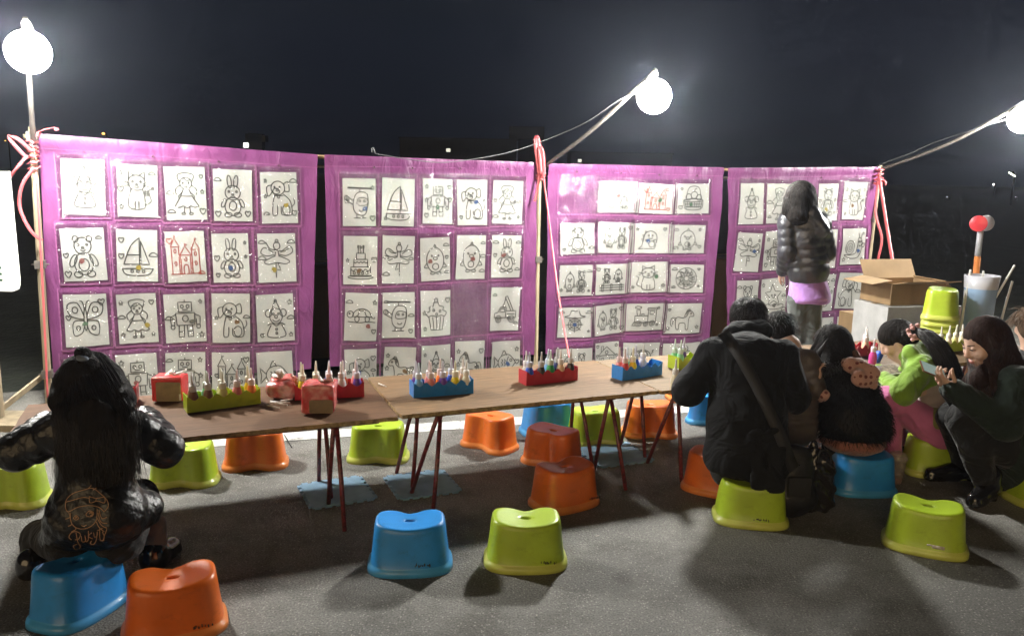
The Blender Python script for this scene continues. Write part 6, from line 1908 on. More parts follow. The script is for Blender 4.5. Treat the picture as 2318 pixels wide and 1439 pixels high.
    MB().tube(catmull([(c2[0] - .03, c2[1] - .05, c2[2] + .05), (c2[0] - .02, c2[1] - .06, c2[2] + .12), (c2[0] + .03, c2[1] - .05, c2[2] + .10), (c2[0] + .035, c2[1] - .05, c2[2] + .02)], 5), .004, 6).build_world('bag_handle', M_BAG, pb)
man()

# ---------------------------------------------------------------- the child between the man and the fur-vest girl
M_TAUPE = material('taupe_nylon', (.085, .066, .056), rough=.5, spec=.5, bump=.5, bump_scale=30, bump_dist=.012, var=.3)
def child():
    Y = 3.98
    P = Person(D(1800, 990, Y)[:2], 'child in a quilted taupe jacket squeezed in beyond the man')
    pel, chs, nk, hc = D(1806, 960, Y), D(1800, 850, Y + .05), D(1785, 785, Y + .10), D(1762, 752, Y + .18)
    f, u, r = frame((-.2, 1, -.5))
    shl, shr = D(1765, 815, Y + .05), D(1828, 818, Y + .0)
    elr, wrr = D(1846, 880, Y - .04), D(1838, 845, Y + .2)
    ell_, wrl = D(1750, 870, Y + .1), D(1770, 850, Y + .28)
    hpl, hpr = D(1785, 965, Y + .02), D(1825, 965, Y)
    knl, knr = D(1790, 925, Y + .28), D(1832, 930, Y + .22)
    anl, anr = np.array([knl[0], knl[1], .08]), np.array([knr[0], knr[1], .08])
    body = head_prims(hc, f, u, r, .88) + [cap(hc - u * .06, nk, .042, .045), cap(nk, chs, .06, .08, .04), cap(chs, pel, .085, .09, .05), cap(shl, shr, .04, .04, .03)]
    body += limb([shl, ell_, wrl], [.034, .03, .022]) + limb([shr, elr, wrr], [.034, .03, .022]) + limb([hpl, knl, anl], [.06, .045, .033]) + limb([hpr, knr, anr], [.06, .045, .033])
    body += hand_prims(wrr, (.25, .9, .2), (0, 0, -1), .75, .4, -1) + hand_prims(wrl, (.2, .9, .1), (0, 0, -1), .75, .4, 1)
    P.part('body', body, M_SKIN, .008)
    n = (0, 1, 0)
    P.part('jacket', [cap(pel, chs, .125, .115, .04, n, .8, puff=.014, pitch=.045), cap(chs, nk, .11, .06, .04, n, .8), cap(shl, shr, .06, .06, .04)] + limb([shl, ell_, wrl], [.058, .052, .038], .02, puff=.008, pitch=.045) + limb([shr, elr, wrr], [.058, .052, .038], .02, puff=.008, pitch=.045), M_TAUPE, .008, (.002, 30, 1))
    P.part('trousers', limb([hpl, knl, anl], [.075, .06, .05]) + limb([hpr, knr, anr], [.075, .06, .05]), cloth('pale_grey_trousers', (.30, .28, .26)), .010, (.003, 30, 1))
    for an in (anl, anr):
        P.part('shoe', [cap((an[0], an[1], .045), (an[0], an[1] + .12, .036), .04, .033, .03)], M_BOOT, .010)
    A = np.stack([r, f, u], axis=1)
    paths = []
    for i in range(300):
        th, ph = RNG.uniform(-2.3, 2.3), RNG.uniform(-.3, 1.4)
        d = -f * math.cos(th) * math.cos(ph) + r * math.sin(th) * math.cos(ph) + u * math.sin(ph)
        p0 = hc + (u * .03 - f * .015) + d * .078
        fl = nrm(-u + d * .4 + RNG.normal(0, .3, 3))
        paths.append([p0, p0 + d * .01 + fl * .02, p0 + d * .01 + fl * .045])
    P.part('hair', [ell(hc + u * .03 - f * .015, np.array([.074, .09, .084]), A, .02), ell(hc - u * .02 - f * .045, (.06, .05, .05), A, .02)], M_HAIR_BLACK, .008, (.003, 70, 2), strands(paths, .004, .001, 4))
child()
# ---------------------------------------------------------------- the girl in the black fur vest
def dotted_material():
    m = cloth('pink_dotted_cotton', (.50, .24, .20))
    n, l, b = nodes_of(m)
    tc = n.new('ShaderNodeTexCoord')
    v = n.new('ShaderNodeTexVoronoi'); v.inputs['Scale'].default_value = 34; v.inputs['Randomness'].default_value = .35
    l.new(tc.outputs['Object'], v.inputs['Vector'])
    lt = n.new('ShaderNodeMath'); lt.operation = 'LESS_THAN'; lt.inputs[1].default_value = .30
    l.new(v.outputs['Distance'], lt.inputs[0])
    mx = n.new('ShaderNodeMixRGB'); l.new(lt.outputs[0], mx.inputs[0])
    mx.inputs[1].default_value = (.50, .29, .25, 1); mx.inputs[2].default_value = (.16, .04, .04, 1)
    l.new(mx.outputs[0], b.inputs['Base Color'])
    return m
M_DOTS = dotted_material()
M_FUR = material('black_fur', (.006, .006, .0065), rough=.55, spec=.25)
M_FURTIP = material('black_fur_collar', (.02, .021, .024), rough=.35, spec=.5)
def girl_fur():
    Y = 3.92
    P = Person(D(1940, 1050, Y)[:2], 'girl with long dark hair in a black fur vest and dotted hood, back turned')
    pel, chs, nk = D(1932, 965, Y), D(1910, 880, Y + .08), D(1892, 832, Y + .14)
    hc = D(1880, 788, Y + .20)
    f, u, r = frame((-.35, 1, -.45))
    shl, shr = D(1858, 866, Y + .10), D(1952, 872, Y + .08)
    ell_, wrl = D(1848, 905, Y + .14), D(1858, 872, Y + .02)
    elr, wrr = D(1985, 925, Y + .16), D(1960, 880, Y + .42)
    wrl = D(1866, 893, Y - .02)
    hpl, hpr = D(1900, 1000, Y + .03), D(1965, 1000, Y + .03)
    knl, knr = D(1885, 960, Y + .35), D(1960, 965, Y + .38)
    anl, anr = np.array([knl[0], knl[1], .08]), np.array([knr[0], knr[1], .08])
    body = head_prims(hc, f, u, r, .93) + [cap(hc - u * .06, nk, .042, .048), cap(nk, chs, .06, .09, .04), cap(chs, pel, .09, .11, .05), cap(shl, shr, .042, .042, .03)]
    body += limb([shl, ell_, wrl], [.034, .03, .022]) + limb([shr, elr, wrr], [.034, .03, .022]) + limb([hpl, knl, anl], [.07, .05, .036]) + limb([hpr, knr, anr], [.07, .05, .036])
    body += hand_prims(D(1853, 862, Y + .0), (.0, .4, .9), (1, 0, 0), .75, .5, 1) + hand_prims(wrr, (-.3, 1, -.1), (0, 0, -1), .8, .35, -1)
    P.part('body', body, M_SKIN, .008)
    n = (0, 1, 0)
    vest = [cap(D(1930, 940, Y), chs, .172, .142, .05, n, .82), cap(chs, nk, .135, .070, .05, n, .8), cap(shl, shr, .062, .062, .05), ell(D(1934, 965, Y), (.170, .15, .10), None, .05), cut(D(1930, 1012, Y), (0, -.1, -1))]
    V, F = grow(vest, .010)
    paths = []
    sel = RNG.choice(len(V), min(4200, len(V)), replace=False)
    ctr = np.array([chs[0], chs[1]])
    for i in sel:
        p = V[i]; d = nrm(np.array([p[0] - (pel[0] + chs[0]) / 2, p[1] - (pel[1] + chs[1]) / 2, .02]))
        e = d * .014 + np.array([0, 0, -.022]) + RNG.normal(0, .006, 3)
        paths.append([p - d * .004, p + d * .012 + e * .4, p + d * .008 + e])
    P.part('fur_vest', vest, M_FUR, .009, (.004, 45, 1), strands(paths, .0036, .0008, 3))
    P.part('shirt', [ell(D(1930, 995, Y - .005), (.163, .145, .070), None, .02), cut(D(1930, 1034, Y), (0, -.1, -1)), cap(pel, chs, .11, .10, .05)], cloth('dusty_pink_shirt', (.30, .12, .09)), .009, (.002, 40, 1))
    P.part('sleeve', limb([shl, ell_, wrl], [.046, .040, .028], .02) , M_DOTS, .008, (.003, 34, 2))
    P.part('sleeve', limb([shr, elr, wrr], [.052, .052, .040], .02), M_DOTS, .008, (.003, 34, 2))
    P.part('hood', [cap(D(1928, 826, Y + .02), D(1966, 846, Y - .03), .044, .054, .02, (-.25, -1, .5), .5), cap(D(1944, 856, Y - .045), D(1972, 866, Y - .025), .040, .036, .02, (-.2, -1, .3), .6), cap(D(1905, 824, Y + .06), D(1945, 822, Y + .03), .030, .034, .02, (0, -1, .6), .6)], M_DOTS, .007, (.004, 30, 4))
    P.part('trousers', limb([hpl, knl, anl], [.085, .068, .052]) + limb([hpr, knr, anr], [.085, .068, .052]), M_BLACKPANTS, .011, (.003, 30, 1))
    for an in (anl, anr):
        P.part('shoe', [cap((an[0], an[1], .045), (an[0], an[1] + .13, .036), .042, .034, .03)], M_BOOT, .010)
    # fur collar
    paths = []
    for i in range(520):
        a = RNG.uniform(0, 1)
        p = D(1842 + 92 * a + RNG.normal(0, 5), 838 - 10 * math.sin(a * 3.1) + RNG.normal(0, 6), Y + .04 + .05 * abs(a - .4) + RNG.normal(0, .012))
        e = np.array([RNG.normal(.0, .022) - .02 * (1 - 2 * a), -.022, -.028 + RNG.normal(0, .014)])
        paths.append([p, p + e * .5 + np.array([0, -.006, .008]), p + e])
    P.part('fur_collar', [cap(D(1848, 846, Y + .09), D(1895, 836, Y + .07), .040, .045, .03), cap(D(1895, 836, Y + .07), D(1930, 838, Y + .08), .045, .036, .03)], M_FURTIP, .009, None, strands(paths, .0045, .0006, 4))
    A = np.stack([r, f, u], axis=1)
    s = .95
    hb = [ell(hc + (u * .030 - f * .018) * s, np.array([.090, .106, .100]) * s, A, .03), cap(hc - f * .04 - u * .01, D(1880, 838, Y + .06), .090, .080, .05, n, .55), cap(hc + r * .07 - u * .02, D(1925, 832, Y + .07), .040, .030, .03), cap(hc - r * .07 - u * .02, D(1838, 826, Y + .12), .036, .026, .03)]
    paths = []
    for i in range(1200):
        th, ph = RNG.uniform(-1.4, 1.5), RNG.uniform(0, 1.35)
        d = -f * math.cos(th) * math.cos(ph) + r * math.sin(th) * math.cos(ph) + u * math.sin(ph)
        p0 = hc + (u * .03 - f * .018) * s + d * .098
        x = 1880 + 54 * math.sin(th) + RNG.normal(0, 4); L = RNG.uniform(.8, 1.1)
        bk = .06 * (1 - math.cos(th))
        paths.append([p0, D(x, 815, Y + .075 + bk), D(x + 10 * math.sin(th) + RNG.normal(0, 4), 815 + 36 * L, Y + .045 + bk)])
    hair = P.part('hair', hb, M_HAIR_BLACK, .007, (.0022, 60, 1), strands(paths, .0027, .0008, 6))
    paths = []
    for i in range(320):
        a = RNG.uniform(0, 1)
        p0 = hc + (u * .06) + r * (.078 + .012 * RNG.random()) - f * (.03 - .07 * a)
        paths.append([p0, D(1930 + RNG.normal(0, 4), 795, Y + .12 + .06 * a), D(1942 + 20 * a + RNG.normal(0, 4), 825, Y + .08 + .04 * a), D(1952 + 32 * a + RNG.normal(0, 5), 842 + RNG.normal(0, 5), Y + .06)])
    V, F = strands(paths, .0028, .0008, 6)
    world_child('lit_lock', mesh_of('lit_lock', V, F, hair_material('lit_brown_hair', (.05, .025, .014), (.10, .05, .028))[1]), hair)  # brown colour imitates light on the right side of her hair
girl_fur()

# ---------------------------------------------------------------- the woman standing before the last banner
def woman_standing():
    Y = 5.62
    P = Person(D(1822, 900, Y)[:2], 'woman in a dark puffer jacket standing before the rightmost banner, back turned')
    hc = D(1811, 452, Y)
    nk, chs, wst, pel = D(1815, 484, Y), D(1822, 540, Y), D(1826, 610, Y - .02), D(1828, 665, Y)
    f, u, r = frame((.15, 1, -.15))
    shl, shr = D(1782, 500, Y), D(1858, 502, Y)
    ell_, wrl = D(1782, 570, Y - .03), D(1772, 612, Y + .10)
    elr, wrr = D(1872, 572, Y + .02), D(1850, 600, Y + .25)
    hpl, hpr = D(1806, 680, Y), D(1836, 680, Y)
    knl, knr = D(1812, 785, Y + .02), D(1838, 785, Y - .02)
    anl, anr = np.array([D(1810, 700, Y)[0], Y + .02, .09]), np.array([D(1842, 700, Y)[0], Y - .02, .09])
    body = head_prims(hc, f, u, r, .95) + [cap(hc - u * .06, nk, .045, .05), cap(nk, chs, .07, .085, .04), cap(chs, D(1828, 640, Y), .085, .085, .04), cap(shl, shr, .045, .045, .03)]
    body += limb([shl, ell_, wrl], [.04, .034, .025]) + limb([shr, elr, wrr], [.04, .034, .025]) + limb([hpl, knl, anl], [.065, .052, .038]) + limb([hpr, knr, anr], [.075, .052, .038])
    body += hand_prims(wrl, (-.1, .5, -.7), (1, 0, 0), .85, .35, 1) + hand_prims(wrr, (-.5, .6, 0), (0, 0, -1), .85, .35, -1)
    P.part('body', body, M_SKIN, .008)
    n = (0, 1, 0)
    hemc = D(1830, 612, Y)
    jk = [cap(D(1820, 500, Y), hemc, .114, .142, .04, n, .82, puff=.011, pitch=.062), cap(shl, shr, .060, .060, .04), cap(D(1815, 490, Y), chs, .07, .11, .04)]
    jk += limb([shl, ell_], [.068, .064], .015, puff=.006, pitch=.06) + limb([ell_, wrl], [.064, .046], .015, puff=.005, pitch=.055) + limb([shr, elr], [.068, .062], .015, puff=.006, pitch=.06) + limb([elr, wrr], [.062, .046], .015, puff=.005, pitch=.055)
    jk += [cap(D(1835, 484, Y - .06), D(1862, 520, Y - .085), .052, .050, .04), cap(D(1800, 482, Y - .05), D(1835, 482, Y - .06), .05, .055, .04)]
    jk.insert(1, cut(D(1832, 653, Y), (-.12, 0, -1)))
    P.part('puffer_jacket', jk, material('navy_black_nylon', (.026, .027, .033), rough=.32, spec=.7, bump=.35, bump_scale=35, bump_dist=.01, var=.35), .008, (.0015, 40, 1))
    P.part('tunic', [cap(D(1828, 620, Y), D(1832, 672, Y), .112, .150, .02, n, .80), cut(D(1832, 684, Y), (0, 0, -1))], cloth('lilac_knit', (.36, .19, .50), rough=.9), .008, (.002, 36, 1))
    P.part('trousers', limb([hpl, knl, anl], [.078, .062, .046]) + limb([hpr, knr, anr], [.078, .062, .046]), cloth('grey_green_trousers', (.075, .085, .08)), .009, (.002, 40, 1))
    for an in (anl, anr):
        P.part('shoe', [cap((an[0], an[1] - .02, .05), (an[0], an[1] + .13, .04), .045, .036, .03)], M_BOOT, .010)
    A = np.stack([r, f, u], axis=1)
    hb = [ell(hc + (u * .030 - f * .015), np.array([.092, .108, .102]), A, .03), cap(hc - f * .03 - u * .02, D(1811, 484, Y - .06), .098, .092, .05, n, .7), cap(hc + r * .06, D(1838, 486, Y - .03), .05, .045, .03), cap(hc - r * .06, D(1784, 484, Y - .02), .048, .04, .03)]
    paths = []
    for i in range(900):
        th, ph = RNG.uniform(-1.7, 1.7), RNG.uniform(0, 1.35)
        d = -f * math.cos(th) * math.cos(ph) + r * math.sin(th) * math.cos(ph) + u * math.sin(ph)
        p0 = hc + (u * .03 - f * .015) + d * .103
        x = 1811 + 36 * math.sin(th) + RNG.normal(0, 2)
        bk = .09 * (1 - math.cos(th))
        paths.append([p0, D(x, 466, Y - .095 + bk), D(x * 1.0 + RNG.normal(0, 2), 486 + RNG.normal(0, 3), Y - .095 + bk)])
    P.part('hair', hb, M_HAIR_BLACK, .008, (.002, 60, 1), strands(paths, .0034, .001, 5))
woman_standing()

# ---------------------------------------------------------------- the girl in the green hooded top
def girl_green():
    Y = 4.16
    P = Person(D(2110, 1060, Y)[:2], 'girl with a ponytail, green hooded top and pink trousers leaning over the table')
    M_GREEN = cloth('lime_green_fleece', (.20, .36, .03), sheen=.4)
    M_VEST = material('pale_grey_nylon', (.46, .38, .36), rough=.55, bump=.35, bump_scale=26, bump_dist=.01, var=.12)
    M_PINK = cloth('pink_cotton', (.58, .17, .36))
    pel, chs, nk = D(2130, 968, Y), D(2098, 862, Y + .12), D(2062, 806, Y + .20)
    hc = D(2028, 772, Y + .26)
    f, u, r = frame((-.72, .42, -.62), (-.3, .1, 1))
    sh_n, sh_f = D(2088, 832, Y + .06), D(2075, 820, Y + .30)
    el_n, wr_n = D(2042, 892, Y - .02), D(2000, 858, Y + .20)
    el_f, wr_f = D(2030, 880, Y + .40), D(1990, 838, Y + .46)
    hp_n, hp_f = D(2128, 978, Y - .06), D(2130, 975, Y + .10)
    kn_n, kn_f = D(2012, 903, Y + .02), D(2020, 905, Y + .24)
    an_n, an_f = np.array([D(2022, 1000, Y + .03)[0], Y + .05, .09]), np.array([D(2040, 1000, Y + .2)[0], Y + .26, .09])
    body = head_prims(hc, f, u, r, .92) + [cap(hc - u * .06 - f * .02, nk, .043, .05), cap(nk, chs, .07, .095, .04), cap(chs, pel, .10, .11, .05), cap(sh_n, sh_f, .045, .045, .03)]
    body += limb([sh_n, el_n, wr_n], [.038, .032, .023]) + limb([sh_f, el_f, wr_f], [.038, .032, .023]) + limb([hp_n, kn_n, an_n], [.07, .052, .036]) + limb([hp_f, kn_f, an_f], [.07, .052, .036])
    body += hand_prims(wr_n, (-.6, .7, .05), (0, 0, -1), .8, .4, -1) + hand_prims(wr_f, (-.7, .3, .15), (0, 0, -1), .8, .5, 1)
    P.part('body', body, M_SKIN, .006)
    P.part('hooded_top', [cap(chs, nk, .112, .070, .04), cap(sh_n, sh_f, .066, .066, .04)] + limb([sh_n, el_n, wr_n], [.070, .066, .044], .025) + limb([sh_f, el_f, wr_f], [.066, .058, .042], .025) +
           [cap(D(2062, 800, Y + .12), D(2078, 796, Y + .20), .048, .055, .03), cap(D(2078, 796, Y + .2), D(2100, 800, Y + .26), .055, .05, .03), cap(chs, pel, .10, .10, .04)], M_GREEN, .007, (.004, 30, 1))
    ax = nrm(pel - chs)
    P.part('puffer_vest', [cap(D(2112, 846, Y + .14), D(2124, 900, Y + .09), .118, .138, .04, puff=.010, pitch=.06), cap(D(2120, 900, Y + .1), D(2140, 955, Y + .02), .142, .150, .05, puff=.012, pitch=.06), cut(D(2140, 1000, Y), (.25, 0, -1)), cap(D(2072, 812, Y + .08), D(2116, 832, Y + .08), .034, .046, .03, puff=.006, pitch=.05)], M_VEST, .007, (.002, 40, 2))
    P.part('shirt_hem', [cap(D(2118, 958, Y - .05), D(2146, 985, Y - .03), .092, .085, .03), cap(D(2146, 985, Y - .03), D(2150, 985, Y + .08), .085, .085, .03), cut(D(2130, 1018, Y), (.5, 0, -1))], cloth('olive_shirt', (.26, .27, .09)), .009, (.002, 30, 1))
    P.part('trousers', limb([hp_n, kn_n], [.098, .070], .03) + limb([kn_n, an_n], [.070, .056], .02) + limb([hp_f, kn_f, an_f], [.09, .07, .056], .02), M_PINK, .008, (.003, 26, 3))
    for an in (an_n, an_f):
        P.part('shoe', [cap((an[0] + .02, an[1], .045), (an[0] - .12, an[1] + .03, .036), .042, .034, .03)], M_BOOT, .010)
    A = np.stack([r, f, u], axis=1)
    s = .95
    tie = D(2072, 752, Y + .12)
    hb = [ell(hc + (u * .034 - f * .020) * s, np.array([.082, .102, .096]) * s, A, .02), ell(hc - u * .012 - f * .055, np.array([.074, .062, .070]), A, .03), cap(hc + u * .01 - f * .06, tie, .058, .026, .04),
          ell(hc + (f * .095 - u * .055) * s, np.array([.085, .07, .085]) * s, A, .01, True)]
    tail = [tie, D(2092, 756, Y + .08), D(2120, 780, Y + .01), D(2143, 822, Y - .02), D(2156, 862, Y - .02), D(2166, 898, Y - .02)]
    hb2 = limb(tail, [.018, .027, .030, .026, .016, .005], .02)
    paths = []
    for i in range(800):
        th, ph = RNG.uniform(-1.5, 1.5), RNG.uniform(-.2, 1.5)
        d = f * math.cos(th) * math.cos(ph) * .35 + r * math.sin(th) * math.cos(ph) + u * math.sin(ph)
        d = nrm(d - f * .15)
        p0 = hc + (u * .034 - f * .02) * s + A @ (A.T @ d * np.array([.077, .095, .092])) * s
        m_ = (p0 + tie) / 2 - hc
        paths.append([p0, hc + nrm(m_) * (.098 * s), tie + RNG.normal(0, .012, 3)])
    for i in range(1300):
        o = RNG.normal(0, 1, 3); o /= np.linalg.norm(o) + 1e-9
        rad = np.array([.018, .034, .050, .060, .062, .062]) * RNG.uniform(.55, 1.0)
        L = RNG.uniform(.7, 1.1)
        pp = [np.array(t) + o * q for t, q in zip(tail, rad)]
        pp[-1] = pp[-2] + (pp[-1] - pp[-2]) * L + RNG.normal(0, .012, 3)
        paths.append(pp)
    hair = P.part('hair', hb + hb2, M_HAIR_BLACK, .007, (.0018, 60, 1), strands(paths, .0026, .0008, 7))
    sc = []
    tn = nrm(tail[1] - hc); b1 = nrm(np.cross(tn, (0, 0, 1))); b2 = np.cross(tn, b1)
    for k in range(16):
        a = 2 * math.pi * k / 16
        sc.append(ell(tie + (b1 * math.cos(a) + b2 * math.sin(a)) * (.030 + .010 * (k % 2)) + tn * (.012 * ((k % 3) - 1)), np.array([.0125, .0125, .0125]) * RNG.uniform(.85, 1.25), None, .004))
    P.part('scrunchie', sc, cloth('pink_scrunchie', (.66, .36, .34)), .0045, (.002, 90, 2), under=hair)
girl_green()

# ---------------------------------------------------------------- the woman with the phone
def woman_phone():
    Y = 3.86
    P = Person(D(2290, 1100, Y)[:2], 'woman with long dark brown hair crouching low and looking at a phone')
    M_GCOAT = cloth('dark_green_wool', (.014, .025, .018), sheen=.12, scale=200)
    pel, wst, chs, nk = D(2336, 1030, Y + .06), D(2322, 960, Y + .03), D(2296, 880, Y - .01), D(2262, 832, Y - .02)
    hc = D(2226, 776, Y - .06)
    f, u, r = frame((-.95, -.13, -.42), (-.2, 0, 1))
    sh_n, sh_f = D(2300, 862, Y - .19), D(2262, 862, Y + .12)
    el_n, wr_n = D(2276, 962, Y - .25), D(2160, 884, Y - .14)
    el_f, wr_f = D(2210, 950, Y + .16), D(2150, 878, Y + .02)
    hp_n, hp_f = D(2320, 1040, Y - .04), D(2312, 1030, Y + .14)
    kn_n, kn_f = D(2186, 950, Y - .12), D(2162, 945, Y + .12)
    an_n, an_f = D(2236, 1106, Y - .12), D(2186, 1062, Y + .16)
    ph_c = D(2112, 838, Y - .06)
    body = head_prims(hc, f, u, r, .98) + [cap(hc - u * .07 - f * .03, nk, .046, .052), cap(nk, chs, .07, .10, .04), cap(chs, pel, .105, .125, .05), cap(sh_n, sh_f, .05, .05, .03)]
    body += limb([sh_n, el_n, wr_n], [.045, .038, .026]) + limb([sh_f, el_f, wr_f], [.045, .038, .026]) + limb([hp_n, kn_n, an_n], [.085, .06, .04]) + limb([hp_f, kn_f, an_f], [.085, .06, .04])
    body += hand_prims(wr_n, D(2118, 852, Y - .10) - wr_n, (-.15, .55, .75), .92, .42, -1, thumb=1.2)
    body += hand_prims(wr_f, D(2112, 838, Y - .02) - wr_f, (-.1, -.6, .6), .92, .42, 1, thumb=1.2)
    P.part('body', body, M_SKIN, .0048)
    n = nrm(f * np.array([1, 1, 0]))
    jk = [cap(pel, wst, .150, .145, .04), cap(wst, chs, .145, .135, .04), cap(chs, nk, .130, .070, .05), cap(sh_n, sh_f, .074, .074, .04)]
    jk += limb([sh_n, el_n, wr_n], [.074, .074, .056], .02) + limb([sh_f, el_f, wr_f], [.072, .068, .052], .02)
    jk += [cap(D(2316, 1010, Y - .06), D(2318, 1075, Y - .04), .14, .13, .04), cap(D(2250, 870, Y - .12), D(2240, 915, Y - .08), .05, .06, .04)]
    P.part('coat', jk, M_GCOAT, .008, (.0060, 26, 1.5))
    P.part('trousers', limb([hp_n, kn_n], [.11, .088], .03) + limb([kn_n, an_n], [.088, .055], .02) + limb([hp_f, kn_f], [.105, .086], .03) + limb([kn_f, an_f], [.086, .054], .02), M_BLACKPANTS, .009, (.003, 26, 2))
    for an, toe, tw in ((an_n, D(2202, 1152, 3.66), 1), (an_f, D(2106, 1090, 4.0), 1)):
        toe = np.array([toe[0], toe[1], .030])
        an0 = np.array([an[0], an[1], .085])
        d = nrm(np.array([toe[0] - an0[0], toe[1] - an0[1], 0]))
        heel = an0 - d * .045
        P.part('boot', [cap(an + np.array([0, 0, .07]), an0, .056, .056, .02), cap(an0 + np.array([0, 0, -.02]), toe + np.array([0, 0, .012]), .052, .034, .03), cap((heel[0], heel[1], .055), (heel[0], heel[1], .010), .036, .030, .015),
                        cap((an0[0] + d[0] * .07, an0[1] + d[1] * .07, .022), (toe[0], toe[1], .020), .040, .036, .015, (0, 0, 1), .5)], M_BOOT, .007, (.002, 50, 1))
    # face details
    A = np.stack([r, f, u], axis=1)
    s = .98
    for sd in (-1, 1):
        P.part('eyelashes', [cap(hc + (r * sd * .018 + f * .0885 + u * .0045) * s, hc + (r * sd * .045 + f * .078 + u * .0055) * s, .0024, .0020, .002), cap(hc + (r * sd * .030 + f * .088 + u * .004) * s, hc + (r * sd * .036 + f * .085 + u * .004) * s, .003, .003, .002)], M_LASH, .0016)
        P.part('eyebrow', [cap(hc + (r * sd * .016 + f * .0915 + u * .027) * s, hc + (r * sd * .048 + f * .077 + u * .030) * s, .003, .0022, .002)], M_HAIR_BROWN, .0018)
    P.part('lips', [ell(hc + (f * .0815 - u * .0605) * s, np.array([.0215, .0142, .0055]) * s, A, .004), ell(hc + (f * .0785 - u * .0705) * s, np.array([.0185, .0142, .0060]) * s, A, .004)], M_LIP, .0022)
    # long hair with a middle parting
    hb = [ell(hc + (u * .034 - f * .022) * s, np.array([.086, .102, .098]) * s, A, .02),
          cap(hc - f * .05 - u * .01, D(2290, 862, Y + .02), .085, .085, .05), cap(D(2290, 850, Y + .02), D(2312, 905, Y + .02), .080, .060, .05),
          cap(hc + r * .075 + u * .0 - f * .005, D(2216, 860, Y - .16), .030, .036, .03), cap(D(2216, 860, Y - .16), D(2206, 905, Y - .15), .034, .018, .03),
          cap(hc - r * .078 - u * .0, D(2196, 860, Y + .02), .028, .028, .03), cap(D(2196, 860, Y + .02), D(2186, 905, Y + .0), .028, .012, .03),
          cap(hc + r * .06 - f * .05, D(2262, 880, Y - .16), .055, .050, .04),
          ell(hc + (f * .115 - u * .045) * s, np.array([.062, .085, .098]) * s, A, .012, True)]
    paths = []
    for i in range(1900):
        th = RNG.uniform(-2.05, 2.05); ph = RNG.uniform(.15, 1.45)
        sgn = 1 if th > 0 else -1
        d = nrm(-f * math.cos(th) * math.cos(ph) + r * math.sin(th) * math.cos(ph) + u * math.sin(ph))
        p0 = hc + (u * .034 - f * .022) * s + A @ (A.T @ d * np.array([.085, .101, .097])) * s
        t = abs(th) / 2.05                      # 0 back .. 1 front
        mid = hc + r * sgn * (.092 * min(1, t * 1.6)) * s - u * .055 - f * (.105 * (1 - t) ** 1.0 - .035 * t)
        if sgn > 0:
            end = D(2300 - 96 * t + RNG.normal(0, 8), 868 + RNG.normal(20, 18), Y - .04 - .13 * min(1, t * 1.5) + RNG.normal(0, .01))
            e2 = D(2312 - 112 * t + RNG.normal(0, 8), 915 + RNG.normal(0, 16), Y - .05 - .13 * min(1, t * 1.5))
        else:
            end = D(2300 - 108 * t + RNG.normal(0, 6), 866 + RNG.normal(8, 12), Y + .03 + RNG.normal(0, .01))
            e2 = D(2306 - 120 * t + RNG.normal(0, 6), 905 + RNG.normal(0, 12), Y + .02)
        paths.append([p0, mid + RNG.normal(0, .004, 3), end, e2])
    P.part('hair', hb, M_HAIR_BROWN, .007, (.002, 60, 1), strands(paths, .0026, .0008, 8))
    # phone
    M_SCREEN = lit('phone_screen_light', (.6, .8, .7), .25); nodes_of(M_SCREEN)[2].inputs['Base Color'].default_value = (.02, .025, .025, 1)
    ph = empty('mobile_phone', ph_c); tag(ph, 'mobile phone held in both hands by the crouching woman', 'phone')
    px_ = nrm(D(2080, 826, Y - .08) - D(2135, 848, Y - .05)); pn = nrm(np.cross(px_, (0, 1, .35)))
    pn0 = nrm(hc - ph_c) + np.array([0, -.45, 0]); pn = nrm(pn0 - px_ * (pn0 @ px_)); py_ = np.cross(pn, px_)
    M3 = np.stack([px_, py_, pn], axis=1)
    MB().box((0, 0, 0), (.148, .072, .008), bev=.003, mat3=M3).build('phone_case', material('bronze_phone', (.30, .15, .08), rough=.3, metallic=.3), ph, smooth=False)
    MB().box(pn * .0046, (.138, .064, .001), mat3=M3).build('screen', M_SCREEN, ph, smooth=False)
woman_phone()

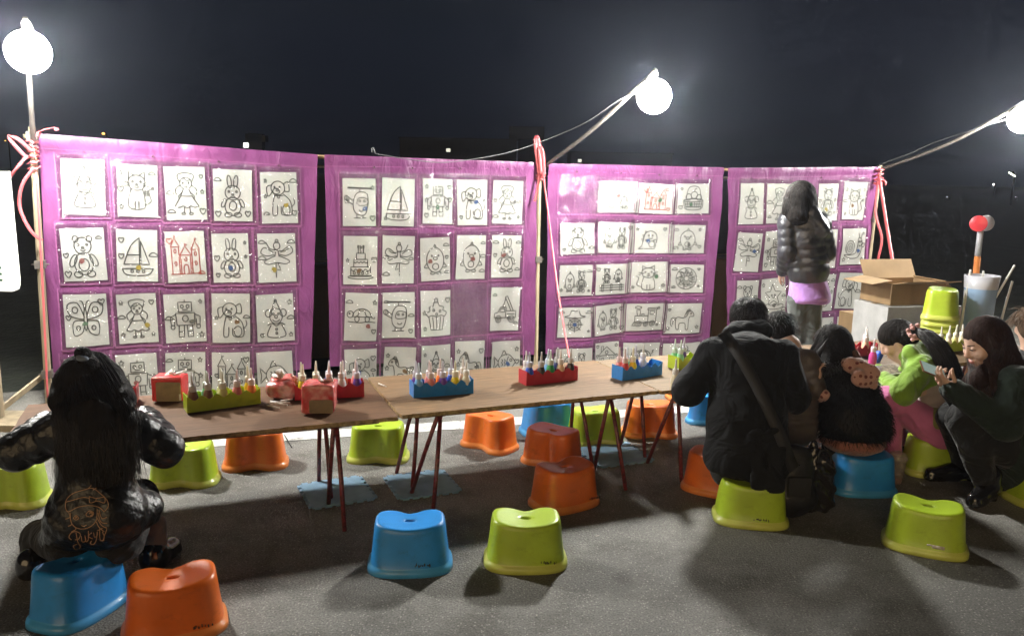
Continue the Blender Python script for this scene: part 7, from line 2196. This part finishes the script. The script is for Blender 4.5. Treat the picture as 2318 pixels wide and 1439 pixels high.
# ---------------------------------------------------------------- someone half out of frame behind her
def person_edge():
    Y = 4.75
    P = Person(D(2345, 1000, Y)[:2], 'person with brown hair cut off by the right edge behind the woman with the phone')
    pel, chs, nk, hc = D(2352, 945, Y), D(2350, 850, Y), D(2342, 790, Y), D(2330, 738, Y)
    f, u, r = frame((.25, .95, -.25))
    shl, shr = D(2308, 822, Y), D(2392, 822, Y)
    ell_, wrl = D(2318, 890, Y + .1), D(2330, 870, Y + .3)
    elr, wrr = D(2400, 890, Y + .1), D(2380, 870, Y + .3)
    hpl, hpr, knl, knr = D(2335, 950, Y), D(2372, 950, Y), D(2330, 920, Y + .35), D(2375, 920, Y + .35)
    anl, anr = np.array([knl[0], knl[1], .08]), np.array([knr[0], knr[1], .08])
    body = head_prims(hc, f, u, r, .9) + [cap(hc - u * .06, nk, .045, .05), cap(nk, chs, .07, .1, .04), cap(chs, pel, .1, .11, .05), cap(shl, shr, .045, .045, .03)] + limb([shl, ell_, wrl], [.04, .034, .024]) + limb([shr, elr, wrr], [.04, .034, .024]) + limb([hpl, knl, anl], [.07, .05, .036]) + limb([hpr, knr, anr], [.07, .05, .036])
    body += hand_prims(wrl, (.1, 1, 0), (0, 0, -1), .8, .4, 1) + hand_prims(wrr, (-.1, 1, 0), (0, 0, -1), .8, .4, -1)
    P.part('body', body, M_SKIN, .010)
    P.part('jacket', [cap(pel, chs, .15, .14, .05), cap(chs, nk, .13, .07, .05), cap(shl, shr, .07, .07, .04)] + limb([shl, ell_, wrl], [.065, .06, .045]) + limb([shr, elr, wrr], [.065, .06, .045]), cloth('dark_grey_jacket', (.04, .04, .045)), .011, (.003, 25, 1))
    P.part('trousers', limb([hpl, knl, anl], [.085, .068, .052]) + limb([hpr, knr, anr], [.085, .068, .052]), M_BLACKPANTS, .012)
    A = np.stack([r, f, u], axis=1)
    paths = []
    for i in range(300):
        th, ph = RNG.uniform(-2.2, 2.2), RNG.uniform(-.2, 1.4)
        d = -f * math.cos(th) * math.cos(ph) + r * math.sin(th) * math.cos(ph) + u * math.sin(ph)
        p0 = hc + u * .03 + d * .088
        fl = nrm(-u + d * .4 + RNG.normal(0, .3, 3))
        paths.append([p0, p0 + d * .012 + fl * .03, p0 + d * .012 + fl * .07])
    P.part('hair', [ell(hc + u * .03 - f * .015, np.array([.082, .096, .092]), A, .02), ell(hc - u * .03 - f * .05, (.07, .055, .06), A, .02)], M_HAIR_MID, .009, (.003, 60, 1), strands(paths, .005, .001, 4))
    stool(0, 0, 5, 'lime', 'lime plastic stool at the right edge under the half hidden person', xy=D(2356, 990, Y)[:2])
person_edge()
# ================================================================ thin haze added to give the lamps a halo
M_HAZE = bpy.data.materials.new('halo_haze')
M_HAZE.use_nodes = True
hn, hl = M_HAZE.node_tree.nodes, M_HAZE.node_tree.links
hn.clear()
h_out = hn.new('ShaderNodeOutputMaterial')
h_vol = hn.new('ShaderNodeVolumePrincipled')
h_vol.inputs['Color'].default_value = (.72, .80, 1.0, 1)
h_vol.inputs['Density'].default_value = .0015
h_vol.inputs['Anisotropy'].default_value = .78
hl.new(h_vol.outputs[0], h_out.inputs['Volume'])
hz = MB().box((0, 390, 9.0), (2060, 980, 20.0)).build('haze', M_HAZE, smooth=False)
tag(hz, 'thin haze added over the whole place for halos round the lamps', 'haze', kind='stuff')
